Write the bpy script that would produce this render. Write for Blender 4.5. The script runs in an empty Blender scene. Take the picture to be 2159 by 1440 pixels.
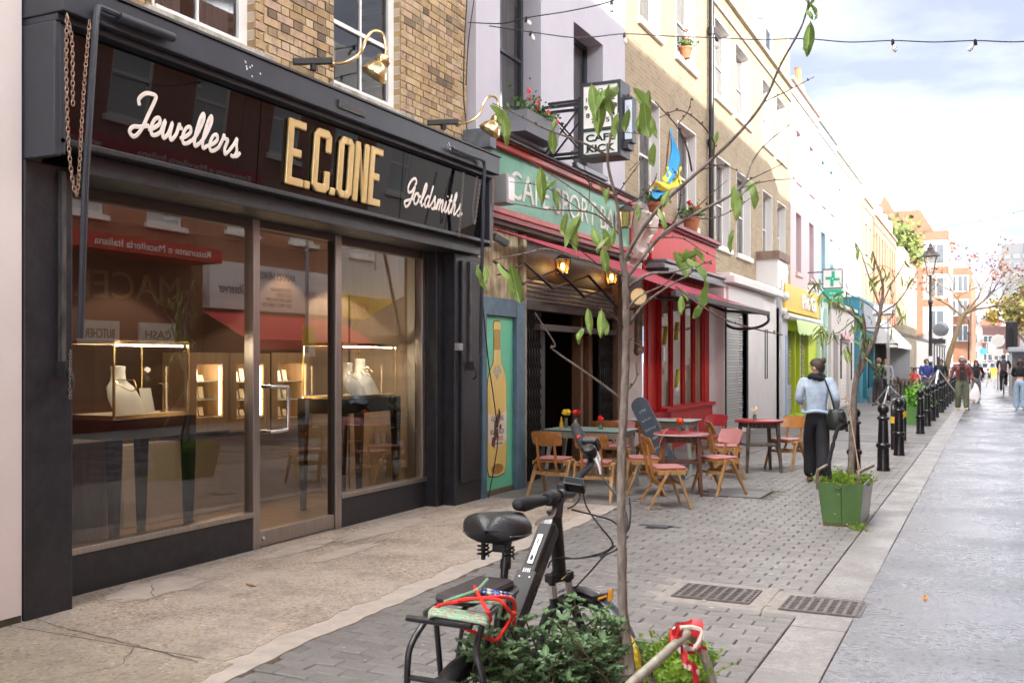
import bpy, math, random
from mathutils import Vector, Matrix, Quaternion
random.seed(7)
S = bpy.context.scene
COL = S.collection
R = math.radians
# ---------------------------------------------------------------- camera
cam_d = bpy.data.cameras.new("camera")
cam = bpy.data.objects.new("camera", cam_d); COL.objects.link(cam); S.camera = cam
YAW = math.atan(1010 / 2100)
EYE = 1.6
cam.location = (0, 0, EYE); cam.rotation_euler = (R(90), 0, YAW)
cam_d.sensor_width = 36; cam_d.lens = 35; cam_d.shift_y = 0.01945
cam_d.clip_start = 0.05; cam_d.clip_end = 3000
cam_d.dof.use_dof = True; cam_d.dof.focus_distance = 6.5; cam_d.dof.aperture_fstop = 6.3
# ---------------------------------------------------------------- sun, sky, exposure
SUN_EL, SUN_TRAVEL = R(15.5), Vector((-0.80, 0.60))      # light travels left and up the street
world = bpy.data.worlds.new("World"); S.world = world; world.use_nodes = True
wn = world.node_tree.nodes; wl = world.node_tree.links; wn.clear()
w_out = wn.new("ShaderNodeOutputWorld")
sky = wn.new("ShaderNodeTexSky"); sky.sky_type = 'NISHITA'; sky.sun_disc = False
sky.sun_elevation = SUN_EL
sky.sun_rotation = math.atan2(-SUN_TRAVEL.x, -SUN_TRAVEL.y)   # azimuth from +Y towards +X
sky.air_density = 0.18; sky.dust_density = 0.1; sky.ozone_density = 1.0
w_bg = wn.new("ShaderNodeBackground"); w_bg.inputs[1].default_value = 0.05
w_tc = wn.new("ShaderNodeTexCoord"); w_sep = wn.new("ShaderNodeSeparateXYZ")
w_add = wn.new("ShaderNodeMath"); w_add.operation = 'ADD'; w_add.inputs[1].default_value = 0.22
w_comb = wn.new("ShaderNodeCombineXYZ")
w_dx = wn.new("ShaderNodeMath"); w_dx.operation = 'DIVIDE'
w_dy = wn.new("ShaderNodeMath"); w_dy.operation = 'DIVIDE'
wl.new(w_tc.outputs['Generated'], w_sep.inputs[0]); wl.new(w_sep.outputs[2], w_add.inputs[0])
wl.new(w_sep.outputs[0], w_dx.inputs[0]); wl.new(w_add.outputs[0], w_dx.inputs[1])
wl.new(w_sep.outputs[1], w_dy.inputs[0]); wl.new(w_add.outputs[0], w_dy.inputs[1])
wl.new(w_dx.outputs[0], w_comb.inputs[0]); wl.new(w_dy.outputs[0], w_comb.inputs[1])
w_n = wn.new("ShaderNodeTexNoise"); w_n.inputs['Scale'].default_value = 1.15; w_n.inputs['Detail'].default_value = 7
w_n.inputs['Roughness'].default_value = 0.55; w_n.inputs['Distortion'].default_value = 0.25
w_map = wn.new("ShaderNodeMapping"); w_map.inputs['Location'].default_value = (0.3, 0, 0)
wl.new(w_comb.outputs[0], w_map.inputs[0]); wl.new(w_map.outputs[0], w_n.inputs['Vector'])
w_r = wn.new("ShaderNodeValToRGB"); w_r.color_ramp.elements[0].position = 0.43; w_r.color_ramp.elements[1].position = 0.70
w_r.color_ramp.elements[0].color = (0.0122, 0.0122, 0.0122, 1); w_r.color_ramp.elements[1].color = (0.96, 0.96, 0.96, 1)
for _p, _v in ((.53, .02), (.60, .3)):
    _e = w_r.color_ramp.elements.new(_p); _e.color = (_v, _v, _v, 1)
wl.new(w_n.outputs[0], w_r.inputs[0])
w_mix = wn.new("ShaderNodeMix"); w_mix.data_type = 'RGBA'
w_mix.inputs[7].default_value = (165.0, 163.0, 163.0, 1)        # sunlit cloud
wl.new(w_r.outputs[0], w_mix.inputs[0]); wl.new(sky.outputs[0], w_mix.inputs[6])
wl.new(w_mix.outputs[2], w_bg.inputs[0]); wl.new(w_bg.outputs[0], w_out.inputs[0])
sun_d = bpy.data.lights.new("sun", 'SUN'); sun_d.energy = 2.0; sun_d.angle = R(0.6); sun_d.color = (1.0, 0.94, 0.86)
sun = bpy.data.objects.new("sun", sun_d); COL.objects.link(sun)
_st = SUN_TRAVEL.normalized() * math.cos(SUN_EL)
sun.rotation_euler = Vector((_st.x, _st.y, -math.sin(SUN_EL))).to_track_quat('-Z', 'Y').to_euler()
S.view_settings.view_transform = 'Standard'; S.view_settings.look = 'None'
S.view_settings.exposure = 2.55; S.view_settings.gamma = 1
S.cycles.max_bounces = 8; S.cycles.transparent_max_bounces = 16; S.cycles.caustics_reflective = False; S.cycles.caustics_refractive = False
S.cycles.sample_clamp_indirect = 6
S.cycles.use_denoising = True

# ---------------------------------------------------------------- measuring: a pixel of the survey photo to a point at a known distance
_F = Vector((-math.sin(YAW), math.cos(YAW), 0)); _Rt = Vector((math.cos(YAW), math.sin(YAW), 0))
def ray(px, py): return _F + _Rt * ((px - 1080) / 2100) + Vector((0, 0, (762 - py) / 2100))
def at(px, py, t): return Vector((0, 0, EYE)) + ray(px, py) * t
def atx(px, py, X):
    d = ray(px, py); return Vector((0, 0, EYE)) + d * (X / d.x)
def aty(px, py, Y):
    d = ray(px, py); return Vector((0, 0, EYE)) + d * (Y / d.y)

# ---------------------------------------------------------------- materials
MATS = {}
def N(nt, typ, **kw):
    n = nt.nodes.new(typ)
    for k, v in kw.items(): setattr(n, k, v)
    return n
def M(name, col=(.5, .5, .5), rough=.6, metal=0., noise=None, bump=None, var=0., spec=None, emit=None, coat=0., alpha=1.,
      col2=None, stretch=None, rvar=0., trans=0., sss=0.):
    """procedural principled material; noise=(scale, amount) mottles towards col2, bump=(scale, strength), var = per-piece variation"""
    if name in MATS: return MATS[name]
    m = bpy.data.materials.new(name); m.use_nodes = True; nt = m.node_tree; L = nt.links
    b = nt.nodes["Principled BSDF"]
    c = (*col, 1)
    b.inputs['Base Color'].default_value = c; b.inputs['Roughness'].default_value = rough; b.inputs['Metallic'].default_value = metal
    if spec is not None: b.inputs['Specular IOR Level'].default_value = spec
    if coat: b.inputs['Coat Weight'].default_value = coat; b.inputs['Coat Roughness'].default_value = .05
    if trans: b.inputs['Transmission Weight'].default_value = trans
    if sss: b.inputs['Subsurface Weight'].default_value = sss; b.inputs['Subsurface Radius'].default_value = (.02, .01, .006)
    if emit: b.inputs['Emission Color'].default_value = (*emit[0], 1); b.inputs['Emission Strength'].default_value = emit[1]
    tc = N(nt, "ShaderNodeTexCoord"); vec = tc.outputs['Object']
    if stretch:
        mp = N(nt, "ShaderNodeMapping"); mp.inputs['Scale'].default_value = stretch; L.new(vec, mp.inputs[0]); vec = mp.outputs[0]
    out = None
    if noise:
        n1 = N(nt, "ShaderNodeTexNoise"); n1.inputs['Scale'].default_value = noise[0]; n1.inputs['Detail'].default_value = 6; n1.inputs['Roughness'].default_value = .62
        L.new(vec, n1.inputs['Vector'])
        rp = N(nt, "ShaderNodeValToRGB"); rp.color_ramp.elements[0].position = .35; rp.color_ramp.elements[1].position = .68
        L.new(n1.outputs[0], rp.inputs[0])
        mx = N(nt, "ShaderNodeMix", data_type='RGBA')
        c2 = col2 or tuple(x * (1 - noise[1]) for x in col)
        mx.inputs[6].default_value = c; mx.inputs[7].default_value = (*c2, 1)
        L.new(rp.outputs[0], mx.inputs[0]); out = mx.outputs[2]
        if rvar:
            mr = N(nt, "ShaderNodeMapRange"); mr.inputs[3].default_value = max(0.02, rough - rvar); mr.inputs[4].default_value = min(1, rough + rvar)
            L.new(n1.outputs[0], mr.inputs[0]); L.new(mr.outputs[0], b.inputs['Roughness'])
    if var:
        oi = N(nt, "ShaderNodeObjectInfo"); ge = N(nt, "ShaderNodeNewGeometry")
        ad = N(nt, "ShaderNodeMath", operation='ADD'); L.new(oi.outputs['Random'], ad.inputs[0]); L.new(ge.outputs['Random Per Island'], ad.inputs[1])
        fr = N(nt, "ShaderNodeMath", operation='FRACT'); L.new(ad.outputs[0], fr.inputs[0])
        mr = N(nt, "ShaderNodeMapRange"); mr.inputs[3].default_value = 1 - var; mr.inputs[4].default_value = 1 + var
        L.new(fr.outputs[0], mr.inputs[0])
        hs = N(nt, "ShaderNodeHueSaturation"); L.new(mr.outputs[0], hs.inputs['Value'])
        mh = N(nt, "ShaderNodeMapRange"); mh.inputs[3].default_value = .5 - var * .03; mh.inputs[4].default_value = .5 + var * .03
        f2 = N(nt, "ShaderNodeMath", operation='MULTIPLY'); f2.inputs[1].default_value = 7.31; L.new(fr.outputs[0], f2.inputs[0])
        f3 = N(nt, "ShaderNodeMath", operation='FRACT'); L.new(f2.outputs[0], f3.inputs[0]); L.new(f3.outputs[0], mh.inputs[0]); L.new(mh.outputs[0], hs.inputs['Hue'])
        if out: L.new(out, hs.inputs['Color'])
        else: hs.inputs['Color'].default_value = c
        out = hs.outputs[0]
    if out: L.new(out, b.inputs['Base Color'])
    if bump:
        n2 = N(nt, "ShaderNodeTexNoise"); n2.inputs['Scale'].default_value = bump[0]; n2.inputs['Detail'].default_value = 4
        L.new(vec, n2.inputs['Vector'])
        bp = N(nt, "ShaderNodeBump"); bp.inputs['Strength'].default_value = bump[1]; bp.inputs['Distance'].default_value = .01
        L.new(n2.outputs[0], bp.inputs['Height']); L.new(bp.outputs[0], b.inputs['Normal'])
    MATS[name] = m; return m
def brick_mat(name, c1, c2, mortar, bw=.225, bh=.075, dark=(.05, .04, .03), facing='x', soot=.35):
    if name in MATS: return MATS[name]
    m = bpy.data.materials.new(name); m.use_nodes = True; nt = m.node_tree; L = nt.links
    b = nt.nodes["Principled BSDF"]; b.inputs['Roughness'].default_value = .9
    tc = N(nt, "ShaderNodeTexCoord"); sp = N(nt, "ShaderNodeSeparateXYZ"); cb = N(nt, "ShaderNodeCombineXYZ")
    L.new(tc.outputs['Object'], sp.inputs[0]); L.new(sp.outputs[1 if facing == 'x' else 0], cb.inputs[0]); L.new(sp.outputs[2], cb.inputs[1])
    br = N(nt, "ShaderNodeTexBrick"); br.inputs['Scale'].default_value = 1; br.inputs['Brick Width'].default_value = bw; br.inputs['Row Height'].default_value = bh
    br.inputs['Mortar Size'].default_value = .006; br.inputs['Mortar Smooth'].default_value = .3; br.inputs['Bias'].default_value = -.1
    br.inputs['Color1'].default_value = (*c1, 1); br.inputs['Color2'].default_value = (*c2, 1); br.inputs['Mortar'].default_value = (*mortar, 1)
    L.new(cb.outputs[0], br.inputs['Vector'])
    n1 = N(nt, "ShaderNodeTexNoise"); n1.inputs['Scale'].default_value = 1.3; n1.inputs['Detail'].default_value = 8; n1.inputs['Roughness'].default_value = .7
    L.new(tc.outputs['Object'], n1.inputs['Vector'])
    rp = N(nt, "ShaderNodeValToRGB"); rp.color_ramp.elements[0].position = .5; rp.color_ramp.elements[1].position = .75
    rp.color_ramp.elements[1].color = (soot, soot, soot, 1)
    L.new(n1.outputs[0], rp.inputs[0])
    mx = N(nt, "ShaderNodeMix", data_type='RGBA'); mx.inputs[7].default_value = (*dark, 1)
    L.new(rp.outputs[0], mx.inputs[0]); L.new(br.outputs[0], mx.inputs[6]); L.new(mx.outputs[2], b.inputs['Base Color'])
    bp = N(nt, "ShaderNodeBump"); bp.inputs['Strength'].default_value = .5; bp.inputs['Distance'].default_value = .008; bp.invert = True
    L.new(br.outputs['Fac'], bp.inputs['Height']); L.new(bp.outputs[0], b.inputs['Normal'])
    MATS[name] = m; return m
def glass_mat(name, tint=(1, 1, 1), ior=1.75, rough=0.0, body=0., body_col=(.1, .1, .1)):
    """flat window pane: Fresnel mirror over a clear (or partly dark) sheet"""
    if name in MATS: return MATS[name]
    m = bpy.data.materials.new(name); m.use_nodes = True; nt = m.node_tree; L = nt.links; nt.nodes.clear()
    o = N(nt, "ShaderNodeOutputMaterial"); fr = N(nt, "ShaderNodeFresnel"); fr.inputs[0].default_value = ior
    tr = N(nt, "ShaderNodeBsdfTransparent"); tr.inputs[0].default_value = (*tint, 1)
    gl = N(nt, "ShaderNodeBsdfGlossy"); gl.inputs['Roughness'].default_value = rough; gl.inputs[0].default_value = (1, 1, 1, 1)
    mx = N(nt, "ShaderNodeMixShader"); L.new(fr.outputs[0], mx.inputs[0])
    base = tr.outputs[0]
    if body:
        df = N(nt, "ShaderNodeBsdfDiffuse"); df.inputs[0].default_value = (*body_col, 1)
        m2 = N(nt, "ShaderNodeMixShader"); m2.inputs[0].default_value = body; L.new(tr.outputs[0], m2.inputs[1]); L.new(df.outputs[0], m2.inputs[2]); base = m2.outputs[0]
    L.new(base, mx.inputs[1]); L.new(gl.outputs[0], mx.inputs[2]); L.new(mx.outputs[0], o.inputs[0])
    MATS[name] = m; return m

# ---------------------------------------------------------------- mesh building
class MB:
    def __init__(s): s.v = []; s.f = []
    def add(s, vs, fs):
        k = len(s.v); s.v += [tuple(p) for p in vs]; s.f += [tuple(i + k for i in f) for f in fs]; return s
    def box(s, x0, x1, y0, y1, z0, z1):
        return s.add([(x0,y0,z0),(x1,y0,z0),(x1,y1,z0),(x0,y1,z0),(x0,y0,z1),(x1,y0,z1),(x1,y1,z1),(x0,y1,z1)],
                     [(0,3,2,1),(4,5,6,7),(0,1,5,4),(1,2,6,5),(2,3,7,6),(3,0,4,7)])
    def cbox(s, c, sx, sy, sz): return s.box(c[0]-sx/2, c[0]+sx/2, c[1]-sy/2, c[1]+sy/2, c[2]-sz/2, c[2]+sz/2)
    def obox(s, c, a, b, d):
        c, a, b, d = map(Vector, (c, a, b, d)); vs = [c + a*i + b*j + d*k for k in (-1, 1) for i, j in ((-1,-1),(1,-1),(1,1),(-1,1))]
        return s.add(vs, [(0,3,2,1),(4,5,6,7),(0,1,5,4),(1,2,6,5),(2,3,7,6),(3,0,4,7)])
    def bar(s, p, q, w, h, up=(0, 0, 1), w2=None, h2=None):
        p, q, up = Vector(p), Vector(q), Vector(up); d = (q - p).normalized(); a = d.cross(up)
        if a.length < 1e-4: a = d.cross(Vector((1, 0, 0)))
        a.normalize(); b = a.cross(d)
        w2 = w if w2 is None else w2; h2 = h if h2 is None else h2
        vs = [p - a*w/2 - b*h/2, p + a*w/2 - b*h/2, p + a*w/2 + b*h/2, p - a*w/2 + b*h/2, q - a*w2/2 - b*h2/2, q + a*w2/2 - b*h2/2, q + a*w2/2 + b*h2/2, q - a*w2/2 + b*h2/2]
        return s.add(vs, [(0,3,2,1),(4,5,6,7),(0,1,5,4),(1,2,6,5),(2,3,7,6),(3,0,4,7)])
    def tube(s, pts, r, n=8, caps=True, closed=False):
        P = [Vector(p) for p in pts]; m = len(P); rr = r if isinstance(r, (list, tuple)) else [r]*m
        T = []
        for i in range(m):
            a = P[(i-1) % m] if (closed or i > 0) else P[i]; b = P[(i+1) % m] if (closed or i < m-1) else P[i]
            T.append((b - a).normalized() if (b - a).length > 1e-9 else Vector((0, 0, 1)))
        u = T[0].orthogonal().normalized(); vs = []
        for i in range(m):
            if i: u = T[i-1].rotation_difference(T[i]) @ u
            u = (u - T[i]*u.dot(T[i])).normalized(); w = T[i].cross(u)
            for j in range(n):
                a = 2*math.pi*j/n; vs.append(P[i] + (u*math.cos(a) + w*math.sin(a))*rr[i])
        fs = []
        for i in range(m if closed else m-1):
            for j in range(n):
                i2 = (i+1) % m; fs.append((i*n+j, i*n+(j+1)%n, i2*n+(j+1)%n, i2*n+j))
        if caps and not closed: fs += [tuple(range(n-1, -1, -1)), tuple(range((m-1)*n, m*n))]
        return s.add(vs, fs)
    def lathe(s, prof, o=(0, 0, 0), n=16, axis=None):
        q = Vector((0, 0, 1)).rotation_difference(Vector(axis).normalized()) if axis else Quaternion()
        vs = []; o = Vector(o)
        for r, z in prof:
            for j in range(n):
                a = 2*math.pi*j/n; vs.append(o + q @ Vector((r*math.cos(a), r*math.sin(a), z)))
        fs = [(i*n+j, i*n+(j+1)%n, (i+1)*n+(j+1)%n, (i+1)*n+j) for i in range(len(prof)-1) for j in range(n)]
        if prof[0][0] > 1e-6: fs.append(tuple(range(n-1, -1, -1)))
        if prof[-1][0] > 1e-6: k = (len(prof)-1)*n; fs.append(tuple(range(k, k+n)))
        return s.add(vs, fs)
    def prism(s, poly, o, ux, uy, d):
        o, ux, uy, d = map(Vector, (o, ux, uy, d)); n = len(poly)
        vs = [o + ux*a + uy*b for a, b in poly]; vs += [p + d for p in vs]
        fs = [tuple(range(n-1, -1, -1)), tuple(range(n, 2*n))] + [(i, (i+1)%n, n+(i+1)%n, n+i) for i in range(n)]
        return s.add(vs, fs)
    def ball(s, c, r, n=12, m=8):
        r = r if isinstance(r, (tuple, list)) else (r, r, r)
        prof = [(math.sin(math.pi*i/m), -math.cos(math.pi*i/m)) for i in range(m+1)]
        vs = [(c[0]+r[0]*a*math.cos(2*math.pi*j/n), c[1]+r[1]*a*math.sin(2*math.pi*j/n), c[2]+r[2]*z) for a, z in prof for j in range(n)]
        return s.add(vs, [(i*n+j, i*n+(j+1)%n, (i+1)*n+(j+1)%n, (i+1)*n+j) for i in range(m) for j in range(n)])
    def face(s, *pts): return s.add(pts, [tuple(range(len(pts)))])
    def grid(s, fn, nu, nv):
        vs = [fn(i/nu, j/nv) for j in range(nv+1) for i in range(nu+1)]
        return s.add(vs, [(j*(nu+1)+i, j*(nu+1)+i+1, (j+1)*(nu+1)+i+1, (j+1)*(nu+1)+i) for j in range(nv) for i in range(nu)])
    def wall(s, X, y0, y1, z0, z1, holes=(), depth=.2, sides=None, top=True):
        """front facing +X with rectangular openings (ya, yb, za, zb) and their reveals; sides = how far the body goes back"""
        ys = sorted({y0, y1, *[h[0] for h in holes], *[h[1] for h in holes]}); zs = sorted({z0, z1, *[h[2] for h in holes], *[h[3] for h in holes]})
        ys = [y for y in ys if y0 <= y <= y1]; zs = [z for z in zs if z0 <= z <= z1]
        for a, b in zip(ys, ys[1:]):
            for c, d in zip(zs, zs[1:]):
                my, mz = (a+b)/2, (c+d)/2
                if any(h[0] < my < h[1] and h[2] < mz < h[3] for h in holes): continue
                s.face((X,a,c), (X,b,c), (X,b,d), (X,a,d))
        for a, b, c, d in holes:
            B = X - depth
            s.face((X,a,c),(X,a,d),(B,a,d),(B,a,c)); s.face((X,b,d),(X,b,c),(B,b,c),(B,b,d))
            s.face((X,a,d),(X,b,d),(B,b,d),(B,a,d)); s.face((X,b,c),(X,a,c),(B,a,c),(B,b,c))
        if sides:
            B = X - sides
            s.face((X,y0,z0),(X,y0,z1),(B,y0,z1),(B,y0,z0)); s.face((X,y1,z1),(X,y1,z0),(B,y1,z0),(B,y1,z1)); s.face((B,y0,z0),(B,y0,z1),(B,y1,z1),(B,y1,z0))
            if top: s.face((X,y0,z1),(X,y1,z1),(B,y1,z1),(B,y0,z1))
        return s
def wloc(o):
    p = Vector((0, 0, 0))
    while o is not None: p = p + o.location; o = o.parent
    return p
def finish(me, smooth, ang=40):
    me.validate(clean_customdata=False)
    if smooth: me.shade_smooth(); me.set_sharp_from_angle(angle=R(ang))
def mesh(mb, mat, smooth=False, org=(0, 0, 0), ang=40):
    me = bpy.data.meshes.new("mesh"); o = Vector(org)
    me.from_pydata([tuple(Vector(p) - o) for p in mb.v], [], mb.f)
    for mm in (mat if isinstance(mat, (list, tuple)) else [mat]): me.materials.append(mm)
    finish(me, smooth, ang); return me
def tag(o, label=None, cat=None, group=None, kind=None):
    if label: o['label'] = label
    if cat: o['category'] = cat
    if group: o['group'] = group
    if kind: o['kind'] = kind
    return o
def ob(name, mb, mat, parent=None, smooth=False, bevel=0, label=None, cat=None, group=None, kind=None, org=None, ang=40):
    """links one mesh object; coordinates given in the world (or in the parent's frame while the parent sits at the origin)"""
    if org is None:
        org = wloc(parent) if parent else Vector((0, 0, 0))
    loc = Vector(org) - (wloc(parent) if parent else Vector((0, 0, 0)))
    o = bpy.data.objects.new(name, mesh(mb, mat, smooth, org, ang)); COL.objects.link(o); o.parent = parent; o.location = loc
    if bevel:
        b = o.modifiers.new("bevel", 'BEVEL'); b.width = bevel; b.segments = 2; b.limit_method = 'ANGLE'; b.angle_limit = R(40)
    return tag(o, label, cat, group, kind)
def thing(name, label, cat, loc=(0, 0, 0), rotz=0, group=None):
    o = bpy.data.objects.new(name, None); COL.objects.link(o); o.location = loc; o.rotation_euler = (0, 0, rotz); o.empty_display_size = .1
    return tag(o, label, cat, group)
def part(name, parent, loc=(0, 0, 0)):
    o = bpy.data.objects.new(name, None); COL.objects.link(o); o.parent = parent; o.location = loc; o.empty_display_size = .05; return o
def dup(root, loc, rotz=0, label=None, parent=None, scale=None):
    r = root.copy(); COL.objects.link(r); r.location = loc; r.rotation_euler = (0, 0, rotz)
    if scale: r.scale = scale
    if label: r['label'] = label
    r.parent = parent
    for ch in list(root.children):
        c = ch.copy(); COL.objects.link(c); c.parent = r
        for g in list(ch.children):
            d = g.copy(); COL.objects.link(d); d.parent = c
    return r
def pieces(name, me, mats4, parent, limit=300, key=None, stuff_mat=None):
    """alike pieces sharing one mesh: the nearest `limit` become objects, the rest one joined part"""
    items = sorted(mats4, key=key or (lambda m: m.translation.length)); off = wloc(parent)
    for m in items[:limit]:
        o = bpy.data.objects.new(name, me); COL.objects.link(o); o.parent = parent; m2 = m.copy(); m2.translation = m.translation - off; o.matrix_basis = m2
    rest = items[limit:]
    if rest:
        bv = [v.co.copy() for v in me.vertices]; bf = [tuple(p.vertices) for p in me.polygons]; mb = MB()
        for m in rest: mb.add([m @ c for c in bv], bf)
        o = ob(name + "_field", mb, me.materials[0], parent); o['kind'] = 'stuff'
def TRS(loc, rot=(0, 0, 0), sc=(1, 1, 1)):
    from mathutils import Euler
    return Matrix.LocRotScale(Vector(loc), Euler(rot), Vector(sc))
def text_mb(s, o, ux, uy, w, h, depth, bold=0., keep=False):
    """flat letters fitted into a w x h box at o (lower left), standing proud by depth"""
    cu = bpy.data.curves.new("t", 'FONT'); cu.body = s; cu.size = 1; cu.extrude = .5; cu.offset = bold; cu.resolution_u = 4
    t = bpy.data.objects.new("t", cu); COL.objects.link(t); dg = bpy.context.evaluated_depsgraph_get(); dg.update()
    me = bpy.data.meshes.new_from_object(t.evaluated_get(dg)); mb = MB()
    if len(me.vertices):
        xs = [v.co.x for v in me.vertices]; ys = [v.co.y for v in me.vertices]; x0, x1, y0, y1 = min(xs), max(xs), min(ys), max(ys)
        o, ux, uy = Vector(o), Vector(ux).normalized(), Vector(uy).normalized(); n = ux.cross(uy)
        sx, sy = w/(x1-x0), h/(y1-y0)
        if keep: sx = sy = min(sx, sy)
        mb.add([o + ux*((v.co.x-x0)*sx) + uy*((v.co.y-y0)*sy) + n*((v.co.z+.5)*depth) for v in me.vertices], [tuple(p.vertices) for p in me.polygons])
    bpy.data.objects.remove(t); bpy.data.curves.remove(cu); bpy.data.meshes.remove(me); return mb
def spline(pts, k=6):
    P = [Vector(p) for p in pts]; P = [P[0]*2 - P[1]] + P + [P[-1]*2 - P[-2]]; out = []
    for i in range(1, len(P)-2):
        for j in range(k):
            t = j/k; a, b, c, d = P[i-1], P[i], P[i+1], P[i+2]
            out.append(.5*((2*b) + (c-a)*t + (2*a-5*b+4*c-d)*t*t + (3*b-a-3*c+d)*t**3))
    out.append(P[-2]); return out
# common materials
white_paint = M("white paint", (.78, .77, .74), .45, noise=(6, .12), bump=(60, .1))
black_metal = M("black metal", (.018, .018, .02), .35, noise=(14, .4), bump=(40, .15))
steel = M("brushed steel", (.55, .54, .52), .3, 1., noise=(40, .15), stretch=(1, 1, .05))
brass = M("polished brass", (.78, .61, .32), .22, 1., noise=(12, .2))
dark_iron = M("painted iron", (.03, .03, .034), .42, noise=(20, .5), bump=(80, .2))
window_glass = glass_mat("window glass", (.75, .8, .82), 1.8)
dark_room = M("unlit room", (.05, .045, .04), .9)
# ================================================================ GROUND
asphalt_wet = None
def wet_mat(name, col, col2, rlo, rhi, scale=.8, bscale=130, bstr=.35, speck=False):
    m = bpy.data.materials.new(name); m.use_nodes = True; nt = m.node_tree; L = nt.links; b = nt.nodes["Principled BSDF"]
    tc = N(nt, "ShaderNodeTexCoord")
    n1 = N(nt, "ShaderNodeTexNoise"); n1.inputs['Scale'].default_value = scale; n1.inputs['Detail'].default_value = 8; n1.inputs['Roughness'].default_value = .65
    L.new(tc.outputs['Object'], n1.inputs['Vector'])
    n2 = N(nt, "ShaderNodeTexNoise"); n2.inputs['Scale'].default_value = bscale; n2.inputs['Detail'].default_value = 3
    L.new(tc.outputs['Object'], n2.inputs['Vector'])
    n3 = N(nt, "ShaderNodeTexNoise"); n3.inputs['Scale'].default_value = 22; n3.inputs['Detail'].default_value = 6; n3.inputs['Roughness'].default_value = .7
    L.new(tc.outputs['Object'], n3.inputs['Vector'])
    ad = N(nt, "ShaderNodeMath", operation='MULTIPLY_ADD'); ad.inputs[1].default_value = .35; L.new(n3.outputs[0], ad.inputs[0]); 
    sc = N(nt, "ShaderNodeMath", operation='MULTIPLY'); sc.inputs[1].default_value = .65; L.new(n1.outputs[0], sc.inputs[0]); L.new(sc.outputs[0], ad.inputs[2])
    rp = N(nt, "ShaderNodeMapRange"); rp.inputs[1].default_value = .38; rp.inputs[2].default_value = .62; rp.inputs[3].default_value = rlo; rp.inputs[4].default_value = rhi
    L.new(ad.outputs[0], rp.inputs[0]); L.new(rp.outputs[0], b.inputs['Roughness'])
    mx = N(nt, "ShaderNodeMix", data_type='RGBA'); mx.inputs[6].default_value = (*col, 1); mx.inputs[7].default_value = (*col2, 1)
    mr = N(nt, "ShaderNodeMapRange"); mr.inputs[1].default_value = .4; mr.inputs[2].default_value = .62; L.new(n2.outputs[0], mr.inputs[0]); L.new(mr.outputs[0], mx.inputs[0]); out = mx.outputs[2]
    if speck:
        gt = N(nt, "ShaderNodeMapRange"); gt.inputs[1].default_value = .55; gt.inputs[2].default_value = .62; L.new(n3.outputs[0], gt.inputs[0]); m2 = N(nt, "ShaderNodeMix", data_type='RGBA'); m2.inputs[7].default_value = (.012, .012, .014, 1); L.new(gt.outputs[0], m2.inputs[0]); L.new(out, m2.inputs[6]); out = m2.outputs[2]
    L.new(out, b.inputs['Base Color'])
    bp = N(nt, "ShaderNodeBump"); bp.inputs['Strength'].default_value = bstr; bp.inputs['Distance'].default_value = .006
    L.new(n2.outputs[0], bp.inputs['Height']); L.new(bp.outputs[0], b.inputs['Normal'])
    b.inputs['Specular IOR Level'].default_value = .6
    MATS[name] = m; return m
road_mat = wet_mat("wet asphalt", (.075, .075, .085), (.14, .14, .155), .12, .46, speck=True)
kerb_mat = wet_mat("damp granite kerb", (.17, .158, .15), (.27, .252, .24), .24, .8, 2.2, 160, .25)
bed_mat = M("sand and moss joint", (.07, .063, .054), .95, noise=(5, .3), col2=(.06, .085, .025), bump=(90, .5))
ground_mat = M("distant paving", (.20, .19, .185), .75, noise=(1.2, .25), bump=(30, .3))
KX0, KX1 = -1.10, -0.77            # kerb stones between paving and road
g = MB().face((-400, -30, -.06), (400, -30, -.06), (400, 900, -.06), (-400, 900, -.06))
ob("ground", g, ground_mat, kind='structure')
ob("road", MB().box(KX1 + .004, 4.2, -12, 420, -.05, 0), road_mat, kind='structure')
# far pavement on the other side
ob("far_pavement", MB().box(4.2, 6.6, -12, 60, -.05, .04), ground_mat, kind='structure')
# joint bed under the block paving
pav = ob("pavement", MB().box(-6.2, KX0, -3, 140, -.055, -.016), bed_mat, kind='structure')
# kerb stones
kerb = part("kerb", None); tag(kerb, kind='structure')
y = -1.2; n = 0
while y < 60:
    l = .92 if y < 20 else 1.8
    for a_, c_ in (((y, min(y + l - .007, 6.49)), (max(y, 7.02), y + l - .007)) if y < 20 else ((y, y + l - .01),)):
        if c_ - a_ > .05: ob("kerb_stone", MB().box(KX0 + .006, KX1 + random.uniform(-.004, .003)*(y < 20), a_, c_, -.05, .004 + random.uniform(-.002, .002)), kerb_mat, kerb, bevel=.006 if y < 20 else 0)
    y += l
ob("kerb_run", MB().box(KX0 + .006, KX1, 60.2, 140, -.05, .003), kerb_mat, kerb)
# block pavers in stretcher rows
paver_mat = wet_mat("concrete block paver", (.148, .138, .128), (.225, .212, .20), .42, .78, .9, 240, .3)
nt = paver_mat.node_tree; _b = nt.nodes["Principled BSDF"]
_oi = N(nt, "ShaderNodeObjectInfo"); _ge = N(nt, "ShaderNodeNewGeometry"); _ad = N(nt, "ShaderNodeMath", operation='ADD'); _fr = N(nt, "ShaderNodeMath", operation='FRACT')
nt.links.new(_oi.outputs['Random'], _ad.inputs[0]); nt.links.new(_ge.outputs['Random Per Island'], _ad.inputs[1]); nt.links.new(_ad.outputs[0], _fr.inputs[0])
_mr = N(nt, "ShaderNodeMapRange"); _mr.inputs[3].default_value = .88; _mr.inputs[4].default_value = 1.12; nt.links.new(_fr.outputs[0], _mr.inputs[0])
_hs = N(nt, "ShaderNodeHueSaturation"); nt.links.new(_mr.outputs[0], _hs.inputs['Value'])
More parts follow.
